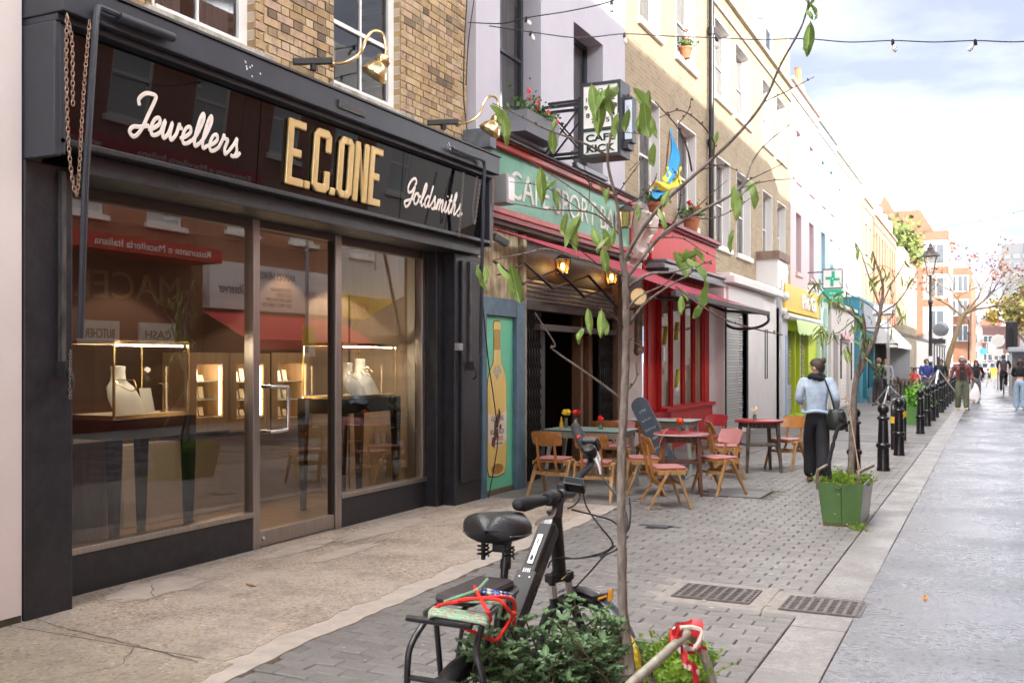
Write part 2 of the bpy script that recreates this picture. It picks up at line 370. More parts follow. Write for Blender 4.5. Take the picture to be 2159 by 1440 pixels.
_src = _b.inputs['Base Color'].links[0].from_socket; nt.links.new(_src, _hs.inputs['Color']); nt.links.new(_hs.outputs[0], _b.inputs['Base Color'])
PW, PD = .212, .119
pm = MB(); e = .006                                             # paver with a small arris
a, b_ = PW/2 - .003, PD/2 - .006
pm.add([(-a,-b_,-.05),(a,-b_,-.05),(a,b_,-.05),(-a,b_,-.05),(-a,-b_,-e),(a,-b_,-e),(a,b_,-e),(-a,b_,-e),(-a+e,-b_+e,0),(a-e,-b_+e,0),(a-e,b_-e,0),(-a+e,b_-e,0)],
       [(0,1,5,4),(1,2,6,5),(2,3,7,6),(3,0,4,7),(4,5,9,8),(5,6,10,9),(6,7,11,10),(7,4,8,11),(8,9,10,11)])
paver = mesh(pm, paver_mat)
def apron_edge(y):                   # ragged seam between the shop forecourts and the block paving
    pts = [(-2, -3.35), (3.3, -3.39), (3.87, -3.43), (4.4, -3.50), (6.0, -3.54), (9.3, -3.63), (10.4, -3.68), (13, -3.75), (40, -3.75)]
    for (y0, x0), (y1, x1) in zip(pts, pts[1:]):
        if y0 <= y <= y1: return x0 + (x1 - x0)*(y - y0)/(y1 - y0)
    return -3.7
GR = [(-1.97, -1.44, 6.60, 7.02), (-1.24, -.735, 6.55, 6.96)]                # two gully grates
HOLES = [(g0 - .07, g1 + .07, g2 - .06, g3 + .06) for g0, g1, g2, g3 in GR] + [(-3.12, -2.42, 11.75, 12.5), (-3.02, -2.80, 9.28, 9.44)]
ms = []; row = 0; y = 1.4
while y < 21:
    x = KX0 - PW/2 - (PW/2 if row % 2 else 0) - .004; 
    if row % 2: ms.append((KX0 - .004 - PW/4, y, .5))
    while x > -5.3:
        if x > apron_edge(y) - .04: ms.append((x, y, 1))
        x -= PW
    y += PD; row += 1
mats = []
for x, y, s in ms:
    if any(h[0] < x + .09*s and x - .09*s < h[1] and h[2] < y + .05 and y - .05 < h[3] for h in HOLES): continue
    mats.append(TRS((x, y, random.uniform(-.0035, .0025)), (random.gauss(0, .006), random.gauss(0, .006), random.gauss(0, .006)), (s if s == 1 else .49, 1, 1)))
pieces("paver", paver, mats, pav, 300, key=lambda m: (m.translation - Vector((-1.6, 2.2, 0))).length if m.translation.y > 3.3 else 99)
ob("paving_beyond", MB().box(-6.0, KX0, 21.1, 139, -.05, -.002), M("block paving afar", (.15, .142, .135), .6, noise=(1.1, .3), bump=(12, .5), rvar=.2), pav)
# forecourt in front of the shops: exposed aggregate with a smooth cement margin
def agg_mat():
    m = bpy.data.materials.new("exposed aggregate concrete"); m.use_nodes = True; nt = m.node_tree; L = nt.links; b = nt.nodes["Principled BSDF"]; b.inputs['Roughness'].default_value = .85
    tc = N(nt, "ShaderNodeTexCoord"); vo = N(nt, "ShaderNodeTexVoronoi"); vo.inputs['Scale'].default_value = 62; L.new(tc.outputs['Object'], vo.inputs['Vector'])
    rp = N(nt, "ShaderNodeValToRGB"); els = rp.color_ramp.elements; els[0].color = (.07, .058, .05, 1); els[1].color = (.74, .66, .56, 1)
    for p, c in ((.3, (.34, .28, .225, 1)), (.55, (.45, .385, .32, 1)), (.8, (.42, .31, .21, 1))):
        e = els.new(p); e.color = c
    L.new(vo.outputs['Color'], rp.inputs[0])
    n1 = N(nt, "ShaderNodeTexNoise"); n1.inputs['Scale'].default_value = 1.1; n1.inputs['Detail'].default_value = 9; n1.inputs['Roughness'].default_value = .68; L.new(tc.outputs['Object'], n1.inputs['Vector'])
    r2 = N(nt, "ShaderNodeValToRGB"); r2.color_ramp.elements[0].position = .42; r2.color_ramp.elements[1].position = .6; L.new(n1.outputs[0], r2.inputs[0])
    mx = N(nt, "ShaderNodeMix", data_type='RGBA'); mx.inputs[7].default_value = (.50, .44, .385, 1)
    ml = N(nt, "ShaderNodeMath", operation='MULTIPLY'); ml.inputs[1].default_value = .5; L.new(r2.outputs[0], ml.inputs[0]); L.new(ml.outputs[0], mx.inputs[0]); L.new(rp.outputs[0], mx.inputs[6])
    n3 = N(nt, "ShaderNodeTexNoise"); n3.inputs['Scale'].default_value = .8; n3.inputs['Detail'].default_value = 5; L.new(tc.outputs['Object'], n3.inputs['Vector'])
    sp = N(nt, "ShaderNodeSeparateXYZ"); L.new(tc.outputs['Object'], sp.inputs[0])
    my = N(nt, "ShaderNodeMapRange"); my.inputs[1].default_value = 4.6; my.inputs[2].default_value = 3.4; L.new(sp.outputs[1], my.inputs[0])
    m3 = N(nt, "ShaderNodeMath", operation='MULTIPLY'); L.new(my.outputs[0], m3.inputs[0]); L.new(n3.outputs[0], m3.inputs[1])
    x2 = N(nt, "ShaderNodeMix", data_type='RGBA'); x2.inputs[7].default_value = (.15, .14, .06, 1); L.new(m3.outputs[0], x2.inputs[0]); L.new(mx.outputs[2], x2.inputs[6])
    n4 = N(nt, "ShaderNodeTexNoise"); n4.inputs['Scale'].default_value = 2.1; n4.inputs['Detail'].default_value = 7; n4.inputs['Roughness'].default_value = .7; L.new(tc.outputs['Object'], n4.inputs['Vector']); r4 = N(nt, "ShaderNodeMapRange"); r4.inputs[1].default_value = .48; r4.inputs[2].default_value = .68; r4.inputs[4].default_value = .6; L.new(n4.outputs[0], r4.inputs[0]); x4 = N(nt, "ShaderNodeMix", data_type='RGBA'); x4.inputs[7].default_value = (.17, .14, .115, 1); L.new(r4.outputs[0], x4.inputs[0]); L.new(x2.outputs[2], x4.inputs[6]); L.new(x4.outputs[2], b.inputs['Base Color'])
    bp = N(nt, "ShaderNodeBump"); bp.inputs['Strength'].default_value = .45; bp.inputs['Distance'].default_value = .006; L.new(vo.outputs['Distance'], bp.inputs['Height']); L.new(bp.outputs[0], b.inputs['Normal'])
    return m
agg = agg_mat(); cement = M("smooth cement", (.50, .435, .375), .85, noise=(7, .22), bump=(50, .25))
def strip(name, off0, off1, y0, y1, z0, z1, mat, jag=.02, left=None):
    ys = [y0 + (y1-y0)*i/int((y1-y0)/.06) for i in range(int((y1-y0)/.06)+1)]; L_, R_ = [], []
    for i, y in enumerate(ys):
        j = jag*(math.sin(y*9.1) + .6*math.sin(y*23.7+1) + .5*random.uniform(-1, 1))
        L_.append((left if left is not None else apron_edge(y) + off0 + j*.8, y)); R_.append((apron_edge(y) + off1 + j, y))
    mb = MB(); vs = []
    for (lx, yy), (rx, _) in zip(L_, R_): vs += [(lx, yy, z1), (rx, yy, z1), (rx, yy, z0)]
    k = len(ys); fs = []
    for i in range(k-1): fs += [(3*i, 3*i+1, 3*i+4, 3*i+3), (3*i+1, 3*i+2, 3*i+5, 3*i+4)]
    return ob(name, mb.add(vs, fs), mat, fore)
fore = part("forecourt", None); tag(fore, kind='structure')
strip("aggregate_slab", 0, -.20, 4.10, 10.4, -.05, .009, agg, .02, left=-5.75)
strip("aggregate_slab", 0, -.12, -1.0, 4.094, -.05, .008, agg, .02, left=-5.75)
strip("cement_margin", -.34, .0, 2.5, 10.4, -.05, .006, cement, .009)
strip("cafe_slab", 0, .0, 10.403, 22, -.05, .007, M("worn cafe paving", (.235, .215, .195), .75, noise=(2.2, .35), bump=(35, .35), rvar=.15), .015, left=-6.2)
# smoothed cement patches and cracks on the slab
for cx, cy, rx, ry, s in ((-5.28, 5.2, .22, .42, 1), (-5.2, 8.0, .16, .75, 2), (-4.95, 9.2, .07, .55, 3), (-4.85, 6.9, .10, .5, 4), (-5.3, 6.9, .12, .5, 5)):
    random.seed(s); n = 22
    pts = [(cx + rx*math.cos(a)*(1+.25*random.uniform(-1,1)), cy + ry*math.sin(a)*(1+.25*random.uniform(-1,1)), .0125) for a in [2*math.pi*i/n for i in range(n)]]
    ob("cement_patch", MB().face(*pts), cement, fore)
def crack(pts, w, name="crack"):
    random.seed(len(pts)*7 + int(abs(pts[0][0])*100)); P = []
    for (x0, y0), (x1, y1) in zip(pts, pts[1:]):
        for i in range(8): t = i/8; P.append((x0+(x1-x0)*t + random.uniform(-.012, .012), y0+(y1-y0)*t + random.uniform(-.012, .012)))
    vs = []; 
    for i, (x, yy) in enumerate(P):
        q = P[min(i+1, len(P)-1)]; p = P[max(i-1, 0)]; d = Vector((q[0]-p[0], q[1]-p[1])).normalized(); ww = w*random.uniform(.3, 1)
        vs += [(x - d.y*ww, yy + d.x*ww, .0145), (x + d.y*ww, yy - d.x*ww, .0145)]
    ob(name, MB().add(vs, [(2*i, 2*i+1, 2*i+3, 2*i+2) for i in range(len(P)-1)]), M("crack dirt", (.06, .05, .035), .95), fore)
crack([(-5.4, 4.28), (-4.9, 4.18), (-4.4, 4.12), (-3.7, 4.02)], .005); crack([(-4.3, 4.1), (-4.1, 3.8), (-4.25, 3.4)], .0035)
crack([(-5.35, 7.0), (-4.95, 7.25), (-4.7, 7.7)], .005); crack([(-5.4, 5.3), (-5.1, 5.0), (-5.0, 4.7)], .004)
random.seed(11)
# gully grates
iron = M("worn cast iron", (.17, .15, .14), .5, .4, noise=(30, .45), bump=(120, .3), rvar=.15)
pit = M("gully pit", (.012, .012, .012), .9)
for gi, (x0, x1, y0, y1) in enumerate(GR):
    t = thing("drain_grate", ("rectangular slotted drain grate set in the block paving, the one further from the kerb", "rectangular slotted drain grate at the kerb edge beside the wet road")[gi], "drain grate", ((x0+x1)/2, (y0+y1)/2, 0), group="drain grates")
    e_ = .1 if gi == 0 else .0; wl_ = .2 if gi == 0 else .095; zt = -.006
    ob("surround", MB().box(x0-wl_, x1+e_, y0-.15, y0, -.04, zt).box(x0-wl_, x1+e_, y1, y1+.15, -.04, zt).box(x0-wl_, x0, y0+.001, y1-.001, -.04, zt).box(x1, x1+e_+.002, y0+.001, y1-.001, -.04, zt), M("grout", (.33, .30, .27), .9, noise=(14, .3), bump=(60, .4)), t)
    ob("pit", MB().face((x0, y0, -.032), (x1, y0, -.032), (x1, y1, -.032), (x0, y1, -.032)), pit, t)
    ob("frame", MB().box(x0, x1, y0, y0+.014, -.03, .006).box(x0, x1, y1-.014, y1, -.03, .006).box(x0, x0+.012, y0+.014, y1-.014, -.03, .006).box(x1-.012, x1, y0+.014, y1-.014, -.03, .006), iron, t)
    nb = 7
    for i in range(nb + 1):
        xa = x0 + .045 + (x1-x0-.09)*i/nb
        ob("rib", MB().box(xa-.011, xa+.011, y0+.014, y1-.014, -.028, .0055), iron, t)
    for i in range(nb):
        xa = x0 + .045 + (x1-x0-.09)*i/nb + .011; xb = x0 + .045 + (x1-x0-.09)*(i+1)/nb - .011; mb = MB()
        for k in range(9):
            yk = y0 + .014 + (y1-y0-.028)*(k+.5)/9.; mb.box(xa, xb, yk-.007, yk+.007, -.028, .0045)
        ob("slot_bars", mb, iron, t, kind="stuff")
    mb = MB()
    for k in range(6):
        yk = y0 + .02 + (y1-y0-.04)*(k+.5)/6
        mb.box(x0+.012, x0+.034, yk-.012, yk+.012, -.028, .0045).box(x1-.034, x1-.012, yk-.012, yk+.012, -.028, .0045)
    ob("edge_lugs", mb, iron, t, kind="stuff")
t = thing("inspection_cover", "square grey inspection cover in the paving by the red cafe table", "manhole cover", (-2.77, 12.1, 0))
ob("frame", MB().box(-3.11, -2.43, 11.76, 11.81, -.04, .004).box(-3.11, -2.43, 12.44, 12.49, -.04, .004).box(-3.11, -3.06, 11.81, 12.44, -.04, .004).box(-2.48, -2.43, 11.81, 12.44, -.04, .004), iron, t)
ob("plate", MB().box(-3.055, -2.485, 11.815, 12.435, -.04, .001), M("cover plate", (.2, .195, .19), .6, noise=(9, .3), bump=(70, .5)), t)
ob("stopcock_lid", MB().box(-3.01, -2.81, 9.29, 9.43, -.03, .003), M("dark lid", (.07, .075, .085), .55, noise=(30, .4), bump=(90, .4)), label="small dark metal stopcock lid in the block paving before the chairs", cat="lid", org=(-2.91, 9.36, 0))
# litter: gum spots and fallen leaves
ob("gum_spots", (lambda mb: [mb.lathe([(0.0, .0035), (random.uniform(.008, .02), .003)], (random.uniform(-3.6, -1.2), random.uniform(4.2, 13), .0), 7) for _ in range(90)] and mb)(MB()), M("old gum", (.42, .40, .37), .8), pav, kind='stuff')

lfm = mesh(MB().grid(lambda u, v: ((u-.5)*.035*math.sin(math.pi*v)**.7, (v-.5)*.075, .006*math.cos(u*5) + .008*v), 4, 6), M("fallen leaf", (.50, .22, .04), .7, var=.3), True)
for k, (x, y, z, lab) in enumerate(((-.40, 7.25, .004, "small orange fallen leaf on the wet road"), (-4.72, 5.55, .014, "small fallen leaf on the aggregate forecourt"), (-.15, 5.2, .004, "curled brown fallen leaf on the road near the camera"), (.35, 8.6, .004, "fallen leaf further out on the wet road"))):
    o = bpy.data.objects.new("fallen_leaf", lfm); COL.objects.link(o); o.location = (x, y, z); o.rotation_euler = (.1, .1, k*1.9); tag(o, lab, "leaf", "fallen leaves")
# ================================================================ shared facade pieces
def stock_brick_mat(name, cols):
    m = bpy.data.materials.new(name); m.use_nodes = True; nt = m.node_tree; L = nt.links; b = nt.nodes["Principled BSDF"]; b.inputs['Roughness'].default_value = .9
    oi = N(nt, "ShaderNodeObjectInfo"); ge = N(nt, "ShaderNodeNewGeometry"); ad = N(nt, "ShaderNodeMath", operation='ADD'); fr = N(nt, "ShaderNodeMath", operation='FRACT')
    L.new(oi.outputs['Random'], ad.inputs[0]); L.new(ge.outputs['Random Per Island'], ad.inputs[1]); L.new(ad.outputs[0], fr.inputs[0])
    rp = N(nt, "ShaderNodeValToRGB"); rp.color_ramp.interpolation = 'LINEAR'; els = rp.color_ramp.elements
    els[0].color = (*cols[0], 1); els[1].color = (*cols[-1], 1)
    for i, c in enumerate(cols[1:-1]): e = els.new((i+1)/(len(cols)-1)); e.color = (*c, 1)
    L.new(fr.outputs[0], rp.inputs[0])
    tc = N(nt, "ShaderNodeTexCoord"); n1 = N(nt, "ShaderNodeTexNoise"); n1.inputs['Scale'].default_value = 9; n1.inputs['Detail'].default_value = 8; n1.inputs['Roughness'].default_value = .75
    va = N(nt, "ShaderNodeVectorMath", operation='ADD'); L.new(tc.outputs['Object'], va.inputs[0]); L.new(oi.outputs['Location'], va.inputs[1]); L.new(va.outputs[0], n1.inputs['Vector'])
    r2 = N(nt, "ShaderNodeValToRGB"); r2.color_ramp.elements[0].position = .48; r2.color_ramp.elements[1].position = .72; r2.color_ramp.elements[1].color = (.75, .75, .75, 1)
    L.new(n1.outputs[0], r2.inputs[0])
    mx = N(nt, "ShaderNodeMix", data_type='RGBA'); mx.inputs[7].default_value = (.085, .07, .05, 1); L.new(r2.outputs[0], mx.inputs[0]); L.new(rp.outputs[0], mx.inputs[6]); L.new(mx.outputs[2], b.inputs['Base Color'])
    bp = N(nt, "ShaderNodeBump"); bp.inputs['Strength'].default_value = .5; bp.inputs['Distance'].default_value = .006
    n2 = N(nt, "ShaderNodeTexNoise"); n2.inputs['Scale'].default_value = 55; L.new(va.outputs[0], n2.inputs['Vector']); L.new(n2.outputs[0], bp.inputs['Height']); L.new(bp.outputs[0], b.inputs['Normal'])
    MATS[name] = m; return m
curtain_mat = M("net curtain", (.62, .61, .58), .9, noise=(5, .2), stretch=(1, 3, .2))
def sash_window(par, X, y0, y1, z0, z1, fmat=None, fw=.07, rails=(.5,), bars=(), curtain=True, glass=None, room=True, dark=None):
    """sliding sash window: frame, rails, one pane per light, curtain and a dark room behind"""
    fmat = fmat or white_paint; w = part("window", par, Vector((X, (y0+y1)/2, z0)) - wloc(par))
    fr = MB().box(X-.06, X, y0, y0+fw, z0, z1).box(X-.06, X, y1-fw, y1, z0, z1).box(X-.06, X, y0+fw, y1-fw, z1-fw, z1).box(X-.06, X+.012, y0+fw, y1-fw, z0, z0+fw*.9)
    ob("frame", fr, fmat, w)
    zs = [z0+fw*.9] + [z0 + (z1-z0)*r for r in rails] + [z1-fw]; yy = [y0+fw] + [y0 + (y1-y0)*b for b in bars] + [y1-fw]
    mb = MB()
    for z in zs[1:-1]: mb.box(X-.055, X-.004, y0+fw, y1-fw, z-.02, z+.02)
    for yb in yy[1:-1]: mb.box(X-.045, X-.012, yb-.012, yb+.012, z0+fw*.9, z1-fw)
    if mb.v: ob("glazing_bar", mb, fmat, w)
    for a, b in zip(yy, yy[1:]):
        for c, d in zip(zs, zs[1:]): ob("pane", MB().face((X-.03, a, c), (X-.03, b, c), (X-.03, b, d), (X-.03, a, d)), glass or window_glass, w)
    if curtain:
        wdt = (y1-y0-2*fw)
        def cf(u, v, side): 
            yy_ = (y0+fw + wdt*.40*u) if side == 0 else (y1-fw - wdt*.40*u)
            return (X-.12 + .02*math.sin(u*28+v), yy_ + .03*math.sin(v*3)*u, z0+.02 + (z1-z0-.05)*v)
        for sd in ((1,) if curtain == 1 else (0, 1)): ob("curtain", MB().grid(lambda u, v: cf(u, v, sd), 24, 3), curtain_mat, w, smooth=True)
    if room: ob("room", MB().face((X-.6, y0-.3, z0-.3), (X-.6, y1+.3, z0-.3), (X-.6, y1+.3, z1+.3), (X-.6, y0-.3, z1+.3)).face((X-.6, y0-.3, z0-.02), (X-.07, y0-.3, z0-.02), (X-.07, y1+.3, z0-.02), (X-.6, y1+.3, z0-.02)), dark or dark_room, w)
    return w
UX, UY = (0, 1, 0), (0, 0, 1)
stone_sill = M("weathered stone sill", (.48, .45, .40), .85, noise=(6, .4), col2=(.16, .15, .10), bump=(40, .4))
# ================================================================ WHITE RENDERED HOUSE at the left edge
h = thing("rendered_house", "off-white rendered house wall at the left edge of the street", "house", (-5.345, 1.5, 0))
ob("wall", MB().wall(-5.345, -4, 4.19, -.05, 10.5, sides=6), M("off white render", (.76, .69, .66), .85, noise=(1.6, .06), bump=(9, .25)), h)
ob("plinth_moss", MB().box(-5.345, -5.337, -3.9, 4.18, 0, .05), M("damp mossy base", (.07, .065, .04), .95, noise=(12, .4), bump=(40, .5)), h)
# ================================================================ JEWELLER
jw = thing("jewellers_shop", "jewellers shop with black timber front under a yellow stock brick upper wall", "shop", (-5.5, 7.2, 0))
shop_black = M("black shop paint", (.013, .0135, .017), .38, noise=(9, .3), col2=(.026, .027, .032), bump=(30, .3), rvar=.15)
slate_paint = M("slate grey paint", (.034, .039, .05), .45, noise=(4, .25), bump=(50, .1))
W1 = (5.40, 6.52, 4.14, 6.0); W2 = (7.62, 8.78, 4.14, 6.0)
jwall = ob("wall", MB().wall(-5.515, 4.2, 10.24, 3.5, 10.6, [W1, W2], .13, sides=7), brick_mat("stock brick wall", (.42, .30, .15), (.30, .20, .10), (.56, .49, .39)), jw)
bm_ = MB(); a, b_, c = .1065, .0325, .02
bm_.add([(-c,-a,-b_),(-c,a,-b_),(-c,a,b_),(-c,-a,b_),(0,-a,-b_),(0,a,-b_),(0,a,b_),(0,-a,b_)], [(4,5,6,7),(0,4,7,3),(1,2,6,5),(3,7,6,2),(0,1,5,4)])
brick_piece = mesh(bm_, stock_brick_mat("yellow stock brick", [(.11,.085,.065), (.40,.27,.13), (.47,.355,.20), (.38,.25,.13), (.48,.37,.23), (.44,.30,.21), (.43,.31,.16), (.24,.18,.125)]))
ms = []; z = 3.945; row = 0
while z < 5.9:
    y = 4.2 + (.1125/2 if row % 2 else .1125); k = 0
    while y < 10.2:
        hl = .103                                                        # Flemish bond: header, stretcher
        L_ = .215 if (k + row) % 2 else .103
        yc = y + L_/2
        ok = yc + L_/2 < 10.24 and not any(w[0] - .01 < yc + L_/2 and yc - L_/2 < w[1] + .01 and w[2]-.1 < z + .03 and z - .03 < w[3] for w in (W1, W2))
        if ok: ms.append(TRS((-5.5 + random.uniform(-.004, .004), yc, z), (0, random.gauss(0, .01), random.gauss(0, .008)), (1, L_/.215, 1)))
        y += L_ + .011; k += 1
    z += .0755; row += 1
# jamb bricks close the gaps beside the openings
for w in (W1, W2):
    z = 3.945
    while z < 5.9:
        for yy, s in ((w[0], -1), (w[1], 1)): 
            L_ = .12 if int(z*13) % 2 else .06
            if z > 4.1: ms.append(TRS((-5.499, yy + s*(L_/2 + .004), z), (0, 0, 0), (1, L_/.215, 1)))
        z += .0755
pieces("brick", brick_piece, ms, jwall, 300, key=lambda m: abs(m.translation.z - 4.0)*2 + m.translation.y*.35)
for w in (W1, W2):
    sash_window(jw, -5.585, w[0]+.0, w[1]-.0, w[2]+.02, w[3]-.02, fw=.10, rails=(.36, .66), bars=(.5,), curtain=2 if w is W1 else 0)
    ob("window_sill", MB().box(-5.64, -5.42, w[0]-.12, w[1]+.14, 4.04, 4.155), stone_sill, jw, bevel=.008)
# cornice box that holds the awning, lead on top
cor = ob("cornice", MB().box(-5.5, -5.0, 4.2, 10.08, 3.70, 3.895).box(-5.5, -5.06, 4.21, 10.06, 3.655, 3.70), slate_paint, jw, bevel=.008)
ob("flashing", MB().box(-5.51, -4.985, 4.19, 10.10, 3.897, 3.915), M("lead flashing", (.06, .06, .062), .6, noise=(9, .3)), cor)
ob("makers_plate", MB().box(-5.0, -4.985, 6.98, 7.38, 3.755, 3.825), M("worn plate", (.085, .08, .075), .5, .3, noise=(40, .6), bump=(90, .8)), cor)
ob("paint_flecks", (lambda mb: [mb.cbox((-4.9985, random.choice((5.85, 8.95)) + random.gauss(0, .05), 3.8 + random.gauss(0, .035)), .003, .012, .012) for _ in range(16)] and mb)(MB()), white_paint, cor, kind='stuff')
ob("end_bracket", MB().box(-5.5, -5.07, 4.2, 4.25, 2.84, 3.655).box(-5.46, -5.09, 4.25, 4.30, 2.86, 3.655), slate_paint, jw, bevel=.01)
ob("end_bracket", MB().box(-5.5, -5.1, 10.02, 10.10, 2.9, 3.655), slate_paint, jw, bevel=.006)
# canted black glass sign
sign_glass = M("black sign glass", (.005, .005, .006), .015, spec=.32)
SG0, SG1 = Vector((-5.205, 0, 2.975)), Vector((-5.15, 0, 3.655))
sgu = (SG1 - SG0).normalized(); sgn = Vector((0, 1, 0)).cross(sgu)
for a, b in ((4.30, 6.175), (6.185, 8.275), (8.285, 10.02)):
    ob("sign_panel", MB().obox((SG0+SG1)/2 + Vector((0, (a+b)/2, 0)) - sgn*.02, (0, (b-a)/2, 0), sgu*.34, sgn*.02), sign_glass, jw)
ob("sign_ledge", MB().box(-5.6, -5.09, 4.25, 10.05, 2.925, 2.962).box(-5.62, -5.2, 4.55, 10.0, 2.80, 2.925), shop_black, jw, bevel=.006)
ob("sign_back", MB().box(-5.5, -5.26, 4.26, 10.2, 2.96, 3.70), shop_black, jw)
# hand-lettered script on the sign
GLY = {
 'J': ([[(.15,1.35),(.02,1.7),(.35,2.1),(.95,2.15),(1.02,1.9),(.85,1.1),(.62,.1),(.3,-.35),(-.05,-.15),(.1,.15),(.55,.25),(1.05,.45)]], 1.05),
 'G': ([[(1.0,1.55),(1.12,1.85),(.85,2.12),(.45,1.85),(.22,1.3),(.38,.85),(.75,.95),(1.05,1.45),(1.0,.8),(.8,-.1),(.42,-.4),(.15,-.1),(.35,.1),(1.2,.4)]], 1.15),
 'e': ([[(0,.2),(.35,.4),(.62,.72),(.5,1.0),(.25,.85),(.15,.4),(.3,.02),(.58,.05),(.85,.3)]], .82),
 'w': ([[(0,.25),(.12,.95),(.14,.3),(.3,.0),(.52,.3),(.62,.95),(.64,.3),(.82,.0),(1.05,.4),(1.1,.98),(1.2,.8),(1.38,.8)]], 1.36),
 'l': ([[(0,.2),(.3,.75),(.5,1.6),(.4,1.98),(.24,1.6),(.2,.5),(.35,.02),(.62,.25)]], .6),
 'r': ([[(0,.2),(.18,.75),(.22,1.12),(.34,.92),(.6,.88),(.52,.35),(.64,.02),(.86,.25)]], .84),
 's': ([[(0,.2),(.28,.7),(.42,1.12),(.5,.75),(.64,.35),(.5,.02),(.22,.05)], [(.5,.02),(.75,.1),(.95,.35)]], .85),
 'o': ([[(.5,.98),(.2,.85),(.1,.4),(.3,.02),(.6,.12),(.7,.6),(.5,.98),(.6,.75),(.95,.75)]], .92),
 'd': ([[(.62,.85),(.35,.98),(.1,.55),(.22,.04),(.5,.12),(.64,.7)], [(.78,2.0),(.64,.7),(.68,.1),(.92,.22)]], .9),
 'm': ([[(0,.25),(.15,.98),(.14,0)], [(.14,.5),(.36,.98),(.48,.8),(.46,0)], [(.46,.5),(.7,.98),(.84,.8),(.82,.2),(.96,0),(1.15,.25)]], 1.13),
 'i': ([[(0,.25),(.16,.95),(.15,.25),(.3,0),(.5,.25)], [(.2,1.42),(.23,1.5)]], .48),
 't': ([[(0,.25),(.22,1.0),(.3,1.75)], [(.28,1.7),(.2,.4),(.35,0),(.58,.25)], [(.0,1.12),(.52,1.18)]], .56),
 'h': ([[(0,.25),(.28,.9),(.46,1.65),(.38,1.98),(.24,1.6),(.16,0)], [(.16,.45),(.4,.95),(.54,.75),(.52,.2),(.66,0),(.88,.25)]], .86)}
def script(word, y0, y1, z0, xh, slant=.22, th=.12, rise=.0):
    x = 0; mb = MB(); tot = sum(GLY[c][1] for c in word); k = (y1-y0)/tot
    for c in word:
        st, adv = GLY[c]
        for s in st:
            P = spline([(x + px + slant*py, py, 0) for px, py in s], 6)
            pts = [SG0 + Vector((0, y0 + p.x*k, 0)) + sgu*(z0 - SG0.z + p.y*xh + rise*p.x*k) + sgn*.004 for p in P]
            t0 = MB().tube(pts, [th*xh*(1.0 if 0 < i < len(pts)-1 else .7) for i in range(len(pts))], 8)
            t0.v = [tuple(Vector(v) - sgn*((Vector(v) - SG0).dot(sgn) - .004)*.75) for v in t0.v]      # flatten the stroke
            mb.add(t0.v, t0.f)
        x += adv
    return mb
cream_letter = M("cream lettering", (.80, .74, .66), .45)
ob("script_lettering", script("Jewellers", 4.90, 5.95, 3.155, .125), cream_letter, jw, label="cream script reading Jewellers")
ob("script_lettering", script("Goldsmiths", 8.33, 9.5, 3.17, .118), cream_letter, jw, label="cream script reading Goldsmiths")
gold = M("gold leaf letters", (.80, .60, .27), .3, .6, noise=(5, .15)); gold_face = M("pale gold letter face", (.80, .66, .36), .3, .5)
def block(ch, y0, w, z0, h, t=.07, f=1.0):
    E_ = [(0,0),(w,0),(w,t),(t,t),(t,h/2-t/2),(w*.8,h/2-t/2),(w*.8,h/2+t/2),(t,h/2+t/2),(t,h-t),(w,h-t),(w,h),(0,h)]
    cc = .05; C_ = [(cc,0),(w-cc,0),(w,cc),(w,h*.36),(w-t,h*.36),(w-t,t+.01),(t,t+.01),(t,h-t-.01),(w-t,h-t-.01),(w-t,h*.64),(w,h*.64),(w,h-cc),(w-cc,h),(cc,h),(0,h-cc),(0,cc)]
    D_ = [(0,0),(t,0),(t,t),(0,t)]
    mk = lambda poly: MB().prism(poly, SG0 + Vector((0, y0, 0)) + sgu*(z0-SG0.z) + sgn*.001, (0, 1, 0), sgu, sgn*.035)
    if ch == 'O':
        l = [(cc,0),(w/2,0),(w/2,t),(t,t),(t,h-t),(w/2,h-t),(w/2,h),(cc,h),(0,h-cc),(0,cc)]
        return mk(l).add(*(lambda q: (q.v, q.f))(mk([(w-a_, b_) for a_, b_ in reversed(l)])))
    if ch == 'N':
        q = mk([(0,0),(t,0),(t,h),(0,h)])
        for pl in ([(w-t,0),(w,0),(w,h),(w-t,h)], [(t+.001,h*.72),(w-t-.001,.02),(w-t-.001,h*.30),(t+.001,h-.01)]): r_ = mk(pl); q.add(r_.v, r_.f)
        return q
    return mk({'E': E_, 'C': C_, '.': D_}[ch])
for ch, y0, w in (('E', 6.50, .225), ('.', 6.745, .07), ('C', 6.845, .24), ('.', 7.105, .07), ('O', 7.20, .22), ('N', 7.445, .215), ('E', 7.685, .20)):
    ob("gold_letter", block(ch, y0, w, 3.045, .54 if ch != '.' else .54), gold, jw, bevel=.012)
# pilasters
lp = ob("pilaster", MB().box(-5.75, -5.33, 4.2, 4.555, 0, 2.84), shop_black, jw, bevel=.01)
rp_ = ob("pilaster", MB().box(-5.75, -5.32, 9.62, 10.23, 0, 2.80).box(-5.32, -5.285, 9.72, 10.13, .25, 2.72), shop_black, jw, bevel=.01)
ob("pilaster", MB().box(-5.75, -5.47, 9.47, 9.60, 0, 2.80), shop_black, jw, bevel=.006)
ob("junction_box", MB().box(-5.32, -5.26, 9.60, 9.69, 1.72, 1.80), M("grey plastic", (.3, .3, .3), .5), jw, bevel=.005)
worn_rail = M("worn rail", (.13, .125, .12), .45, .3, noise=(18, .7), stretch=(1, 1, .3))
ob("awning_guide_rail", MB().box(-5.33, -5.29, 4.44, 4.47, 1.55, 2.8), worn_rail, jw); ob("awning_guide_rail", MB().box(-5.285, -5.26, 9.86, 9.885, 1.55, 2.72), worn_rail, jw)
